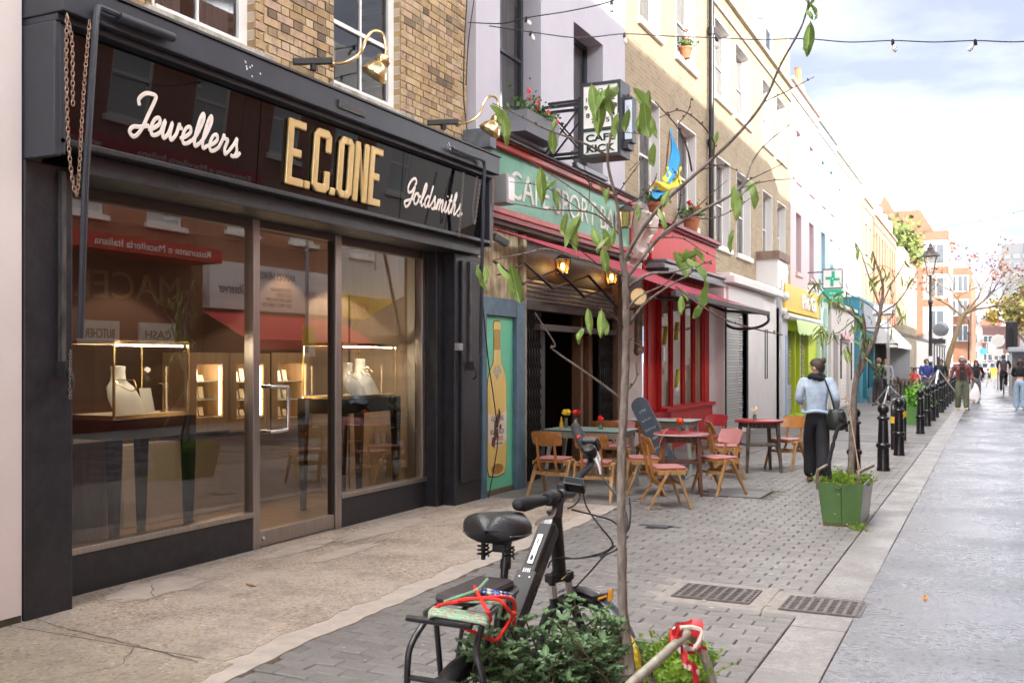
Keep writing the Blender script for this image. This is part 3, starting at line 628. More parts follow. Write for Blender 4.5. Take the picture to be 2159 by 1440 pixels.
ob("awning_hook", MB().tube(spline([(-5.29, 4.455, 1.56), (-5.23, 4.455, 1.52), (-5.22, 4.455, 1.44), (-5.26, 4.455, 1.40)], 4), .014).box(-5.33, -5.25, 4.43, 4.48, 1.5, 1.6), dark_iron, jw)
ob("awning_hook", MB().tube(spline([(-5.26, 9.87, 1.56), (-5.2, 9.87, 1.52), (-5.19, 9.87, 1.44), (-5.23, 9.87, 1.40)], 4), .014).box(-5.28, -5.21, 9.85, 9.9, 1.5, 1.6), dark_iron, jw)
# stall risers, steel framing, panes, door
ob("stall_riser", MB().box(-5.76, -5.605, 4.557, 6.615, 0, .285), shop_black, jw, bevel=.004); ob("stall_riser", MB().box(-5.76, -5.605, 7.885, 9.468, 0, .285), shop_black, jw, bevel=.004)
wsteel = M("stainless framing", (.42, .38, .345), .32, .9, noise=(60, .2), stretch=(1, 1, .04))
ob("sill", MB().box(-5.70, -5.59, 4.557, 6.615, .287, .332), wsteel, jw, bevel=.004); ob("sill", MB().box(-5.70, -5.59, 7.885, 9.468, .287, .332), wsteel, jw, bevel=.004)
for q in ((-5.60, 6.617, 6.70, 0), (-5.60, 7.79, 7.883, 0), (-5.612, 9.40, 9.466, .333), (-5.612, 4.557, 4.60, .333)): ob("mullion", MB().box(-5.70, *q, 2.80), wsteel, jw, bevel=.004)
ob("head_rail", MB().box(-5.70, -5.61, 4.60, 6.615, 2.72, 2.80).box(-5.70, -5.61, 6.702, 7.788, 2.74, 2.80).box(-5.70, -5.61, 7.885, 9.40, 2.72, 2.80), M("dark head rail", (.10, .085, .075), .4, .6), jw)
shop_pane = glass_mat("shop window glass", (.86, .83, .78), 2.0)
ob("pane", MB().face((-5.65, 4.6, .333), (-5.65, 6.617, .333), (-5.65, 6.617, 2.72), (-5.65, 4.6, 2.72)), shop_pane, jw)
ob("pane", MB().face((-5.65, 7.883, .333), (-5.65, 9.40, .333), (-5.65, 9.40, 2.72), (-5.65, 7.883, 2.72)), shop_pane, jw)
door = part("door", jw, Vector((-5.65, 7.24, 0)) - wloc(jw))
ob("pane", MB().face((-5.65, 6.715, .15), (-5.65, 7.78, .15), (-5.65, 7.78, 2.73), (-5.65, 6.715, 2.73)), shop_pane, door)
ob("bottom_rail", MB().box(-5.69, -5.615, 6.71, 7.785, .02, .15), wsteel, door, bevel=.004)
ob("stile", MB().box(-5.685, -5.625, 6.702, 6.722, .15, 2.73).box(-5.685, -5.625, 7.772, 7.787, .15, 2.73), M("door stile", (.06, .05, .045), .4, .5), door)
hb = MB().tube([(-5.65, 6.78, 1.385), (-5.55, 6.78, 1.385)], .017, 10).tube([(-5.65, 6.78, 1.0), (-5.55, 6.78, 1.0)], .017, 10)
hb.tube(spline([(-5.56, 6.78, 1.385), (-5.535, 6.79, 1.385), (-5.53, 6.93, 1.38), (-5.53, 6.985, 1.345), (-5.53, 6.985, 1.04), (-5.53, 6.93, 1.005), (-5.535, 6.79, 1.0), (-5.56, 6.78, 1.0)], 5), .017, 10)
ob("door_handle", hb, M("satin steel handle", (.66, .65, .63), .22, 1.), door, smooth=True)
ob("floor_lock", MB().lathe([(.022, 0), (.022, .012), (.016, .02), (0, .022)], (-5.615, 6.76, .085), 12, (1, 0, 0)), steel, door, smooth=True)
# ---------------------------------------------------------------- inside the shop
inside = part("interior", jw)
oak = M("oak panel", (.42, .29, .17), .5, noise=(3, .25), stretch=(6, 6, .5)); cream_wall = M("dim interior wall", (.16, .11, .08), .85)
ob("floor", MB().face((-7.6, 4.3, .012), (-5.76, 4.3, .012), (-5.76, 10.2, .012), (-7.6, 10.2, .012)), M("dark oak floor", (.36, .24, .16), .35, noise=(2.5, .4), stretch=(1, 9, 1)), inside)
ob("ceiling", MB().face((-7.6, 4.3, 2.95), (-5.7, 4.3, 2.95), (-5.7, 10.2, 2.95), (-7.6, 10.2, 2.95)), cream_wall, inside)
ob("side_wall", MB().face((-7.6, 4.3, 0), (-5.76, 4.3, 0), (-5.76, 4.3, 2.95), (-7.6, 4.3, 2.95)), cream_wall, inside)
ob("side_wall", MB().face((-7.6, 10.0, 0), (-5.76, 10.0, 0), (-5.76, 10.0, 2.95), (-7.6, 10.0, 2.95)), M("pale oak lining", (.46, .36, .27), .6, noise=(3, .15), stretch=(6, 6, .5)), inside)
ob("lining_joint", MB().box(-7.0, -6.985, 9.985, 9.998, 0, 2.4), M("shadow gap", (.12, .09, .06), .9), inside)
ob("socket", MB().box(-6.55, -6.47, 9.98, 9.995, .36, .44).box(-6.25, -6.17, 9.98, 9.995, .36, .44), white_paint, inside, bevel=.004)
ob("white_panel", MB().box(-6.05, -5.85, 9.80, 9.97, .3, 2.9), M("white panel", (.72, .66, .58), .8), inside)
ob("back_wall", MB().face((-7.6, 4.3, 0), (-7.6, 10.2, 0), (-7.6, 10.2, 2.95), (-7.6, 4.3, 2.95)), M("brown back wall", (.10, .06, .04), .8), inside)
ob("low_panel", MB().box(-7.59, -7.4, 6.9, 9.99, .02, .80), M("pale panel", (.5, .45, .38), .7), inside)
warm = lambda s: (( 1.0, .74, .44), s)
def lamp(name, loc, energy, par, size=.05, kind='POINT'):
    l = bpy.data.lights.new(name, kind); l.energy = energy; l.color = (1, .80, .58); l.shadow_soft_size = size
    o = bpy.data.objects.new(name, l); COL.objects.link(o); o.parent = par; o.location = Vector(loc) - wloc(par); return o
for i, (x, y) in enumerate(((-6.6, 5.6), (-6.9, 7.0), (-6.6, 8.7), (-7.3, 5.0), (-7.3, 9.5))):
    s = thing("downlight", ("recessed ceiling spotlight above the left display case", "recessed ceiling spotlight above the shop door", "recessed ceiling spotlight above the right display case", "ceiling spotlight at the back of the shop, left", "ceiling spotlight at the back of the shop, right")[i], "ceiling light", (x, y, 2.94), group="shop ceiling spotlights")
    ob("bulb", MB().lathe([(0, -.004), (.045, -.004), (.05, .004)], (x, y, 2.94), 14), M("downlight bulb", (1, 1, 1), .5, emit=((1, .82, .6), 8)), s); ob("bezel", MB().lathe([(.05, -.008), (.07, -.006), (.07, .006)], (x, y, 2.94), 16), steel, s)
    lamp("light", (x, y, 2.86), 9, s, .04, 'SPOT').data.spot_size = R(100)
# wall cabinets with lit niches
trinket = M("pale jewel stands", (.72, .68, .6), .6)
def cab(y0, y1, z0, z1, i):
    X = -7.2; c = thing("wall_cabinet", ("lit oak wall cabinet with glass shelves, nearest the left display case", "lit oak wall cabinet with glass shelves, half hidden by the door frame", "lit oak wall cabinet with glass shelves seen through the shop door")[i], "cabinet", (X, (y0+y1)/2, z0-.12), group="lit wall cabinets")
    f = .11; ob("carcass", MB().box(X-.35, X, y0-f, y0, z0-.14, z1+.12).box(X-.35, X, y1, y1+f, z0-.14, z1+.12).box(X-.35, X, y0, y1, z1, z1+.12).box(X-.35, X, y0, y1, z0-.14, z0).box(X-.36, X-.34, y0, y1, z0, z1), oak, c)
    for k in (1/3, 2/3): ob("shelf", MB().box(X-.33, X-.02, y0+.004, y1-.004, z0+(z1-z0)*k-.005, z0+(z1-z0)*k+.005), M("glass shelf", (.75, .85, .80), .15), c)
    st = ob("light_strip", MB().box(X-.04, X-.03, y0+.002, y0+.014, z0+.02, z1-.02).box(X-.04, X-.03, y1-.014, y1-.002, z0+.02, z1-.02), M("cabinet strip light", (1, 1, 1), .5, emit=((1, .72, .40), 5)), c)
    lamp("glow", (X-.12, (y0+y1)/2, z1-.06), .45, c, .03)
    for k in range(3):
        z = z0 + (z1-z0)*k/3 + .008; random.seed(i*9+k)
        for q in range(3): 
            yq = y0 + (y1-y0)*(.3+.22*q); ob("jewel_stand", MB().bar((X-.2, yq, z), (X-.24, yq+.02, z+random.uniform(.05, .14)), .05, .015), trinket, c)
for i, (a, b) in enumerate((((415, 768), (470, 878)), ((499, 768), (556, 878)), ((586, 766), (646, 878)))):
    p, q = atx(*a, -7.2), atx(*b, -7.2); cab(p.y, q.y, q.z, p.z, i)
# display cases on black tapered tables
velvet = M("black lacquer table", (.012, .012, .014), .25)
def bust(par, x, y, z, s=1, name="necklace_bust", lab="", turn=0):
    t = thing(name, lab, "display bust", (x, y, z), turn, group="white necklace busts")
    prof = [(0, 0, .11, .03), (.03, 0, .13, .035), (.10, -.02, .125, .05), (.17, -.04, .10, .05), (.21, -.05, .05, .045), (.26, -.052, .042, .042), (.30, -.052, .045, .045), (.305, -.052, .0, .0)]
    vs = []; n = 16
    for zz, off, ra, rb in prof:
        for j in range(n): a = 2*math.pi*j/n; vs.append((( -off*0 + .10*(.3-zz)/.3*0 + rb*math.cos(a) + .12*(1-min(1, zz/.22))**1.3)*s, ra*math.sin(a)*s, zz*s))
    mb = MB(); mb.v = [(v[0]+x, v[1]+y, v[2]+z) for v in vs]; mb.f = [(i*n+j, i*n+(j+1)%n, (i+1)*n+(j+1)%n, (i+1)*n+j) for i in range(len(prof)-1) for j in range(n)]
    ob("bust", mb, M("white leatherette", (.72, .70, .66), .6), t, smooth=True, ang=70)
    P = [(x + .055*s + .075*s*max(0, -math.cos(a))*.9, y + .075*s*math.sin(a), z + (.215 - .07*max(0, -math.cos(a)))*s) for a in [2*math.pi*k/20 for k in range(20)]]
    ob("necklace", MB().tube(P, .004*s, 5, closed=True), brass, t)
    return t
def display(y0, y1, X0, X1, z0, z1, i):
    lab = ("brass framed glass jewellery case on a black table, left window", "brass framed glass jewellery case on a black table, right window")[i]
    d = thing("display_case", lab, "display case", ((X0+X1)/2, (y0+y1)/2, z0), group="jewellery display cases"); e = .016
    mb = MB()
    for x in (X0, X1):
        for y in (y0, y1): mb.box(x-e/2, x+e/2, y-e/2, y+e/2, z0, z1)
        for z in (z0, z1): mb.box(x-e/2, x+e/2, y0+e/2, y1-e/2, z-e*.9, z+e*.9)
    for y in (y0, y1):
        for z in (z0, z1): mb.box(X1+e/2, X0-e/2, y-e/2, y+e/2, z-e*.9, z+e*.9)
    ob("frame", mb, brass, d)
    for q in (((X0,y0),(X0,y1)), ((X0,y0),(X1,y0)), ((X0,y1),(X1,y1))): (a, b), (c_, e_) = q; ob("pane", MB().face((a,b,z0),(c_,e_,z0),(c_,e_,z1),(a,b,z1)), glass_mat("case glass", (.97, .97, .95), 1.3), d)
    ob("base_cloth", MB().box(X1, X0, y0, y1, z0-.012, z0+.012), M("case base", (.6, .55, .48), .8), d)
    ob("led_strip", MB().box(X0-.05, X0-.03, y0+.03, y1-.03, z1-.03, z1-.02), M("led strip", (1, 1, 1), .5, emit=((1, .88, .68), 9)), d)
    lamp("glow", (X0-.15, (y0+y1)/2, z1-.06), .35, d, .04)
    t = thing("display_table", ("tall black lacquer table with tapered legs under the left jewellery case", "tall black lacquer table with tapered legs under the right jewellery case")[i], "table", ((X0+X1)/2, (y0+y1)/2, 0), group="black display tables")
    ob("table_top", MB().box(X1-.04, X0+.04, y0-.05, y1+.05, z0-.17, z0-.014), velvet, t, bevel=.006)
    for x, y in ((X0, y0), (X0, y1), (X1, y0), (X1, y1)): ob("leg", MB().bar((x, y, z0-.171), (x, y, .013), .09, .09, (1, 0, 0), .045, .045), velvet, t)
display(5.52, 6.30, -6.02, -6.55, 1.17, 1.75, 0); display(8.62, 9.66, -6.12, -6.62, 1.22, 1.78, 1)
bust(jw, -6.28, 5.80, 1.185, 1.25, lab="white necklace bust in the left jewellery case"); bust(jw, -6.30, 8.98, 1.235, 1.15, lab="white necklace bust in the right jewellery case, nearer the door"); bust(jw, -6.36, 9.3, 1.235, 1.3, lab="taller white necklace bust in the right jewellery case")
for k, (yy, lab) in enumerate(((6.05, "small white price card beside the left bust"), (6.15, "brass earring stand in the left jewellery case"))):
    if k == 0: ob("price_card", MB().bar((-6.2, yy, 1.185), (-6.25, yy, 1.38), .12, .006, (1, 0, 0)), white_paint, label=lab, cat="card", org=(-6.22, yy, 1.185))
    else: ob("earring_stand", MB().tube([(-6.15, yy, 1.185), (-6.15, yy, 1.42)], .005).tube([(-6.15, yy-.05, 1.42), (-6.15, yy+.05, 1.42)], .004).lathe([(.03, 0), (.01, .012)], (-6.15, yy, 1.185)), brass, label=lab, cat="stand", org=(-6.15, yy, 1.185))
t = thing("counter", "oak shop counter behind the left display case", "counter", (-7.2, 5.7, 0))
ob("counter_top", MB().box(-7.55, -6.85, 5.0, 6.4, .92, .97), oak, t); ob("counter_side", MB().box(-7.5, -6.9, 5.05, 5.15, .012, .92).box(-7.5, -6.9, 6.25, 6.35, .012, .92).box(-7.5, -7.45, 5.15, 6.25, .012, .92), oak, t)
# ---------------------------------------------------------------- awning rods, chains and brass lamps
def rod(pts, r, lab):
    ob("awning_rod", MB().tube(pts, r, 8), slate_paint, label=lab, cat="awning rod", smooth=True, org=pts[0], group="jeweller awning rods")
X = -4.955
rod(spline([atx(362, 78, X), atx(300, 53, X), atx(240, 28, X)], 2) + spline([atx(222, 20, X), atx(207, 17, X), atx(202, 40, X)], 4)[1:] + [atx(198, 100, X), atx(180, 380, X-.02), Vector((-5.2, 4.50, 1.75))], .021, "bent steel awning rod hanging by the Jewellers lettering")
rod(spline([atx(955, 314, X), atx(990, 328, X)], 2) + spline([atx(1008, 334, X), atx(1020, 340, X), atx(1022, 355, X)], 4)[1:] + [atx(1019, 420, X), Vector((-5.15, 9.9, 1.7))], .02, "bent steel awning rod hanging by the Goldsmiths lettering")
ob("cover_tube", MB().tube([atx(250, 35, X), atx(365, 80, X)], .032, 10), slate_paint, jw, smooth=True)
rust = M("rusty chain", (.26, .11, .05), .75, .3, noise=(30, .6), col2=(.42, .36, .30))
dull = M("dull dark chain", (.11, .09, .08), .6, .5, noise=(30, .5), col2=(.30, .26, .22))
lk = MB().tube([(.010*math.cos(a), 0, .019*math.sin(a)) for a in [2*math.pi*k/10 for k in range(10)]], .0034, 5, closed=True)
def chain(pts, mat, lab, sc=1.0):
    t = thing("chain", lab, "chain", pts[0], group="awning chains"); P = spline(pts, 14); me = mesh(lk, mat, True); d = 0; step = .029*sc; k = 0; org = Vector(pts[0])
    for a, b in zip(P, P[1:]):
        L_ = (b-a).length; 
        while d < L_:
            p = a + (b-a)*(d/L_); q = (b-a).to_track_quat('Z', 'Y') @ Quaternion((0, 0, 1), R(90 if k % 2 else 0) + .3)
            o = bpy.data.objects.new("link", me); COL.objects.link(o); o.parent = t; o.location = p - org; o.rotation_mode = 'QUATERNION'; o.rotation_quaternion = q; o.scale = (sc, sc, sc); d += step; k += 1
        d -= L_
X = -4.93
chain([atx(141, 35, X), atx(140, 160, X), atx(146, 320, X), atx(159, 408, X), atx(166, 372, X), atx(176, 200, X), atx(189, 45, X)], rust, "long rusty chain looped low by the left shop pilaster")
chain([atx(143, 40, X+.01), atx(152, 90, X+.01), atx(154, 222, X+.01)], rust, "short rusty chain end hanging beside the long loop")
chain([atx(149, 742, -5.22), atx(148, 790, -5.22), atx(148, 842, -5.22)], dull, "short thin chain dangling from the left pilaster hook", .75)
chain([atx(978, 366, -4.99), atx(968, 500, -4.99)], dull, "straight dark chain before the Goldsmiths sign end", .9)
chain([atx(1006, 375, -4.99), atx(998, 440, -4.99), atx(1002, 470, -4.99), atx(1012, 380, -4.99)], dull, "doubled dark chain at the right end of the black sign", .9)
chain([atx(1040, 375, -4.9), atx(1040, 440, -4.9), atx(1036, 560, -4.9)], rust, "rusty chain hanging between jewellers and cafe", .9)
def brass_lamp(px, py, lab, first):
    p = atx(px, py, -5.2); t = thing("wall_lamp", lab, "wall lamp", p, group="brass swan neck lamps")
    ob("clamp_bar", MB().bar(p + Vector((-.22, -.26, -.02)), p + Vector((.02, -.02, .02)), .05, .055), M("black clamp", (.015, .015, .016), .5), t, bevel=.006)
    ob("clamp_knob", MB().lathe([(.03, 0), (.03, .05), (.022, .055)], p + Vector((-.10, -.13, -.075)), 10), M("black clamp"), t)
    pts = spline([p, p + Vector((.09, .09, .03)), p + Vector((.17, .18, .12)), p + Vector((.20, .22, .24)), p + Vector((.235, .29, .34)), p + Vector((.28, .37, .34)), p + Vector((.30, .40, .24)), p + Vector((.30, .40, .14))], 5)
    ob("swan_neck", MB().tube(pts, .013, 8).ball(p, .03), brass, t, smooth=True)
    q = p + Vector((.30, .40, .14)); ax = Vector((-.42, -.30, -.85)).normalized()
    ob("shade", MB().lathe([(.014, -.02), (.03, 0), (.055, .01), (.068, .04), (.066, .075), (.06, .085), (.075, .10), (.105, .14), (.125, .19), (.128, .205), (.120, .2), (.10, .15), (.07, .11), (.0, .10)], q, 20, ax), brass, t, smooth=True)
brass_lamp(700, 136, "polished brass swan neck lamp in front of the brick wall above the shop sign", 1)
brass_lamp(965, 262, "polished brass swan neck lamp at the corner by the green cafe sign", 0)
# ================================================================ CAFE with the green sign
cf = thing("cafe_building", "pale lilac rendered cafe with green sign and open dark front", "cafe", (-5.4, 12.9, 0))
lilac = M("pale lilac render", (.47, .455, .50), .85, noise=(1.4, .08), bump=(8, .2))
green_sign = M("green sign paint", (.10, .29, .19), .5, noise=(5, .25), col2=(.17, .36, .27), bump=(60, .15))
red_trim = M("red trim paint", (.42, .07, .055), .45, noise=(9, .3))
blue_frame = M("dusty blue paint", (.10, .17, .23), .5, noise=(6, .35), bump=(50, .2))
cream_post = M("cream peeling post", (.56, .47, .28), .7, noise=(14, .5), col2=(.20, .15, .10), bump=(50, .4), stretch=(1, 1, .3))
slate_frame = M("dark grey window frame", (.035, .04, .046), .4)
cw = [(10.89, 12.12, 4.45, 6.75), (13.27, 14.47, 4.45, 6.48)]
ob("wall", MB().wall(-5.4, 10.26, 15.5, 3.3, 10.6, cw, .26, sides=7), lilac, cf)
for i, w in enumerate(cw):
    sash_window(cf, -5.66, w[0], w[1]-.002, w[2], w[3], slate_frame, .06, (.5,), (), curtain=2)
    ob("window_sill", MB().box(-5.66, -5.33, w[0]-.05, w[1]+.06, w[2]-.07, w[2]), lilac if i == 0 else slate_frame, cf, bevel=.006)
sg = ob("sign_board", MB().box(-5.5, -5.30, 10.40, 15.42, 3.44, 4.13), green_sign, cf)
ob("sign_frame", MB().box(-5.5, -5.23, 10.28, 15.5, 4.135, 4.21).box(-5.5, -5.25, 10.28, 15.5, 3.36, 3.435).box(-5.5, -5.26, 10.28, 10.395, 3.436, 4.134).box(-5.5, -5.26, 15.425, 15.5, 3.436, 4.134), red_trim, cf, bevel=.012)
ob("sign_moulding", MB().box(-5.5, -5.2, 10.27, 15.51, 4.212, 4.235).box(-5.5, -5.27, 10.28, 15.5, 3.30, 3.355), M("dark red moulding", (.22, .03, .028), .5), cf)
ob("lead_flashing", MB().box(-5.45, -5.16, 10.25, 15.53, 4.236, 4.26), M("lead flashing"), cf)
ob("corner_cap", MB().box(-5.5, -5.14, 10.12, 10.27, 4.05, 4.27).box(-5.5, -5.2, 10.14, 10.27, 3.45, 4.05), M("lead cap", (.16, .18, .21), .5, noise=(10, .4)), cf)
ob("lettering", text_mb("CAFÉ SPORT·BAR", (-5.299, 10.95, 3.60), UX, UY, 4.05, .44, .012), M("faded white lettering", (.72, .72, .64), .6, noise=(20, .25)), cf)
# dark recess, side lining and inside of the cafe
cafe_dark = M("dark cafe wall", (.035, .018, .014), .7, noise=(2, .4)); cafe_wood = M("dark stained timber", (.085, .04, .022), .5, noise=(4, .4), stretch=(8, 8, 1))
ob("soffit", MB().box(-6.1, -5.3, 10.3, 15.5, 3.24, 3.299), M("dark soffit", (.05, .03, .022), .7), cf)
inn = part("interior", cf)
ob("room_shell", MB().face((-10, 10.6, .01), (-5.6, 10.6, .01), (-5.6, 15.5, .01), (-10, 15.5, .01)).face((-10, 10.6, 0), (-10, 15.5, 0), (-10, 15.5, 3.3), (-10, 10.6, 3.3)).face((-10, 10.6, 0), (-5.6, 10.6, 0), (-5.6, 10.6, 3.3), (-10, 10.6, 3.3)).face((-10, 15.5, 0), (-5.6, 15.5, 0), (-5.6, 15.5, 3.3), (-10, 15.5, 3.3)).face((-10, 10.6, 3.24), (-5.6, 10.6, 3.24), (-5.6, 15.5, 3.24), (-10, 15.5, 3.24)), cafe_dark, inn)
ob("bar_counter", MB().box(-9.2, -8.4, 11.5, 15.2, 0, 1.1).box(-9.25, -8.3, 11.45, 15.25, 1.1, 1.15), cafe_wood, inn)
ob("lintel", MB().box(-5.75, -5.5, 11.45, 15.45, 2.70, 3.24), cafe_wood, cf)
mb = MB()
for k in range(5): mb.tube([(-5.47, 11.62, 2.42 + .058*k), (-5.47, 15.1, 2.42 + .058*k)], .033, 8)
ob("roller_shutter", mb, M("galvanised shutter", (.30, .29, .28), .42, .7, noise=(10, .35)), cf, smooth=True)
ob("head_beam", MB().box(-5.6, -5.42, 11.6, 15.1, 2.28, 2.385).box(-5.58, -5.40, 12.1, 15.1, 2.02, 2.10), M("grey head beam", (.10, .085, .08), .6, noise=(6, .4)), cf)
# blue door frame with the green painted panel
ob("door_surround", MB().box(-5.6, -5.30, 10.24, 10.35, 0, 2.36).box(-5.6, -5.30, 11.16, 11.42, 0, 2.36).box(-5.6, -5.305, 10.35, 11.16, 2.145, 2.36), blue_frame, cf, bevel=.006)
dp = ob("painted_door", MB().box(-5.42, -5.36, 10.352, 11.158, .07, 2.14), M("mint green panel", (.15, .55, .34), .45, noise=(3, .12)), cf, label="mint green door panel painted with a wine bottle")
ob("threshold", MB().box(-5.6, -5.34, 10.352, 11.158, 0, .068), M("wood threshold", (.16, .12, .08), .8, noise=(10, .4)), cf)
def flat(poly, X, mat, name, par, d=.003): return ob(name, MB().prism(poly, (X, 0, 0), UX, UY, (d, 0, 0)), mat, par)
bc = 10.72; amber = M("amber bottle paint", (.68, .47, .09), .5, noise=(5, .45), col2=(.72, .58, .24), stretch=(1, 12, .4)); outline = M("bottle outline paint", (.08, .045, .02), .6)
half = [(.0, .22), (.17, .24), (.205, .30), (.215, .36), (.215, 1.30), (.20, 1.40), (.15, 1.50), (.085, 1.585), (.075, 1.70), (.068, 1.98), (.08, 1.985), (.08, 2.05), (.06, 2.075), (0, 2.08)]
half = [(a*1.16, b) for a, b in half]
sil = [(bc + a, b) for a, b in half] + [(bc - a, b) for a, b in reversed(half[:-1])][:-1]
sil2 = [(bc + (a-bc)*1.055, b + (.012 if b > 1.5 else -.012 if b < .3 else 0)) for a, b in sil]
flat(sil2, -5.36, outline, "bottle_outline", dp); flat(sil, -5.3565, amber, "bottle", dp)
label_poly = [(bc + .247*x, 1.0 - .06*(1-x*x)) for x in [1 - .2*i for i in range(11)]] + [(bc + .247*x, .66 - .085*(1-x*x)) for x in [-1 + .2*i for i in range(11)]]
flat(label_poly, -5.3532, M("cream bottle label", (.72, .65, .50), .6, noise=(8, .15)), "bottle_label", dp)
foil = [(bc-.12, 1.475), (bc-.045, 1.56), (bc, 1.53), (bc+.045, 1.56), (bc+.12, 1.475), (bc+.05, 1.44), (bc+.02, 1.38), (bc-.02, 1.38), (bc-.05, 1.44)]
flat(foil, -5.3531, M("foil paint", (.55, .48, .36), .5, noise=(20, .4)), "bottle_foil", dp); flat([(bc-.084, 1.74), (bc+.084, 1.74), (bc+.07, 1.985), (bc-.07, 1.985)], -5.3531, M("neck foil paint", (.46, .28, .06), .5, noise=(9, .3), stretch=(1, 10, 1)), "bottle_neck_foil", dp)
flat([(bc + .16*math.cos(2*math.pi*i/18), .31 + .062*math.sin(2*math.pi*i/18)) for i in range(18)], -5.3531, M("bottle base paint", (.40, .22, .05), .5, noise=(16, .4)), "bottle_base", dp)
inkb, inkr = M("blue ink", (.04, .07, .24), .6), M("red ink", (.5, .04, .03), .6)
for s, y0, w, z, h_, m in (("Gds VINS", -.165, .33, .885, .062, inkb), ("DE", -.05, .10, .815, .048, inkb), ("BORDEAUX", -.185, .37, .725, .062, inkb), ("I.L  RIS", -.15, .30, .645, .06, inkr), ("-PROPRIÉTAIRE-", -.15, .30, .60, .03, outline)):
    ob("label_lettering", text_mb(s, (-5.3498, bc+y0, z), UX, UY, w, h_, .0012, .01), m, dp)
random.seed(5)
for k in range(7):                                           # rusty wear on the old enamel
    cy, cz, r_ = bc + random.uniform(-.13, .08), random.uniform(.62, .98), random.uniform(.02, .055)
    flat([(cy + r_*math.cos(a)*random.uniform(.5, 1.3), cz + 1.5*r_*math.sin(a)*random.uniform(.5, 1.3)) for a in [2*math.pi*i/11 for i in range(11)]], -5.3486 + k*.0002, M("rust wear", (.12, .045, .02), .85, noise=(30, .4)), "rust_patch", dp, .001)
ob("overpanel", MB().box(-5.6, -5.36, 10.24, 11.42, 2.362, 2.6).box(-5.55, -5.4, 10.3, 11.4, 2.6, 3.24), cream_post, cf)
ob("post", MB().box(-5.55, -5.36, 11.49, 11.585, 0, 3.22), cream_post, cf, bevel=.006); ob("post", MB().box(-5.55, -5.42, 11.425, 11.46, .25, 2.36), cream_post, cf)
for q in ((-5.75, -5.6, 12.42, 12.52, 0, 2.28), (-5.75, -5.6, 14.05, 14.15, 0, 2.28), (-5.75, -5.6, 14.4, 14.55, 0, 2.28), (-5.6, -5.4, 15.15, 15.42, 0, 3.2)): ob("timber_post", MB().box(*q), M("brown timber", (.17, .085, .04), .6, noise=(5, .4), stretch=(8, 8, 1)), cf, bevel=.006)
ob("dark_pillar", MB().box(-5.9, -5.62, 12.54, 12.75, 0, 2.1), M("charcoal pillar", (.028, .028, .034), .5), cf)
# folded lattice gates either side of the opening
gate_m = M("gate steel", (.03, .028, .027), .5, .4)
for nm, ys in (("folding_gate", [11.7 + .085*i for i in range(8)]), ("folding_gate", [14.6 + .085*i for i in range(7)])):
    mb = MB()
    for i, y in enumerate(ys):
        mb.box(-5.52, -5.49, y-.012, y+.012, .02, 2.27)
        if i: 
            for z in range(8): mb.bar((-5.485, ys[i-1], .15+.27*z), (-5.485, y, .15+.27*z+.2), .006, .02, (1, 0, 0)); mb.bar((-5.478, ys[i-1], .35+.27*z), (-5.478, y, .15+.27*z), .006, .02, (1, 0, 0))
    ob(nm, mb, gate_m, cf)
# hanging sign lightbox and its bracket
hs = thing("hanging_sign", "grey lightbox sign reading CAFE KICK on a bracket above the cafe", "sign", (-4.6, 12.25, 4.2))
box_grey = M("sign box grey", (.032, .037, .046), .5, noise=(6, .3))
hx0, hx1, hy0, hy1, hz0, hz1 = -4.82, -4.27, 12.08, 12.46, 4.24, 5.21
ob("casing", MB().box(hx0, hx1, hy0+.02, hy1-.02, hz0, hz1), box_grey, hs); f = .042
for s in (0, 1):
    ya, yb = (hy0, hy0+.02) if s == 0 else (hy1-.02, hy1)
    ob("face_frame", MB().box(hx0, hx0+f, ya, yb, hz0, hz1).box(hx1-f, hx1, ya, yb, hz0, hz1).box(hx0+f, hx1-f, ya, yb, hz0, hz0+f).box(hx0+f, hx1-f, ya, yb, hz1-f, hz1).box(hx0+f, hx1-f, ya, yb, 4.575, 4.62), box_grey, hs)
    yf = (hy0+.008, hy0+.019) if s == 0 else (hy1-.019, hy1-.008)
    ob("clock_panel", MB().box(hx0+f, hx1-f, *yf, 4.62, hz1-f), M("milky panel", (.86, .84, .79), .4), hs); ob("name_panel", MB().box(hx0+f, hx1-f, *yf, hz0+f, 4.575), M("pale green panel", (.80, .85, .78), .4), hs)
ink = M("black lettering", (.012, .014, .016), .5); XU = (1, 0, 0)
ob("lettering", text_mb("CAFE", (hx0+.075, hy0+.0075, 4.445), XU, UY, .40, .095, .006, .03), ink, hs); ob("lettering", text_mb("KICK", (hx0+.085, hy0+.0075, 4.305), XU, UY, .39, .10, .006, .03), ink, hs)
cxn, czn = -4.545, 4.89
for k in range(1, 13):
    a = R(90 - 30*k); s_ = str(k); q = (cxn + .20*math.cos(a)*1.0 - .025, hy0+.0075, czn + .205*math.sin(a) - .03)
    ob("clock_numeral", text_mb(s_, q, XU, UY, .05 if k < 10 else .06, .06, .005, .02), ink, hs)
ob("side_box", MB().box(hx1, hx1+.12, hy0+.12, hy1-.1, 4.42, 5.0).box(hx1, hx1+.07, hy0+.1, hy1-.05, 4.34, 4.42).box(hx1+.02, hx1+.05, hy0+.2, hy0+.3, 5.0, 5.06), box_grey, hs); ob("side_panel", MB().box(hx1+.02, hx1+.115, hy0+.114, hy0+.12, 4.46, 4.96), M("blue white panel", (.6, .68, .76), .4), hs)
for i, c_ in enumerate("KICK"): ob("lettering", text_mb(c_, (hx1+.045, hy0+.113, 4.86 - .1*i - .03), XU, UY, .04, .06, .002), M("grey blue ink", (.25, .3, .4), .5), hs)
mb = MB(); bx = (-5.39, -4.83)
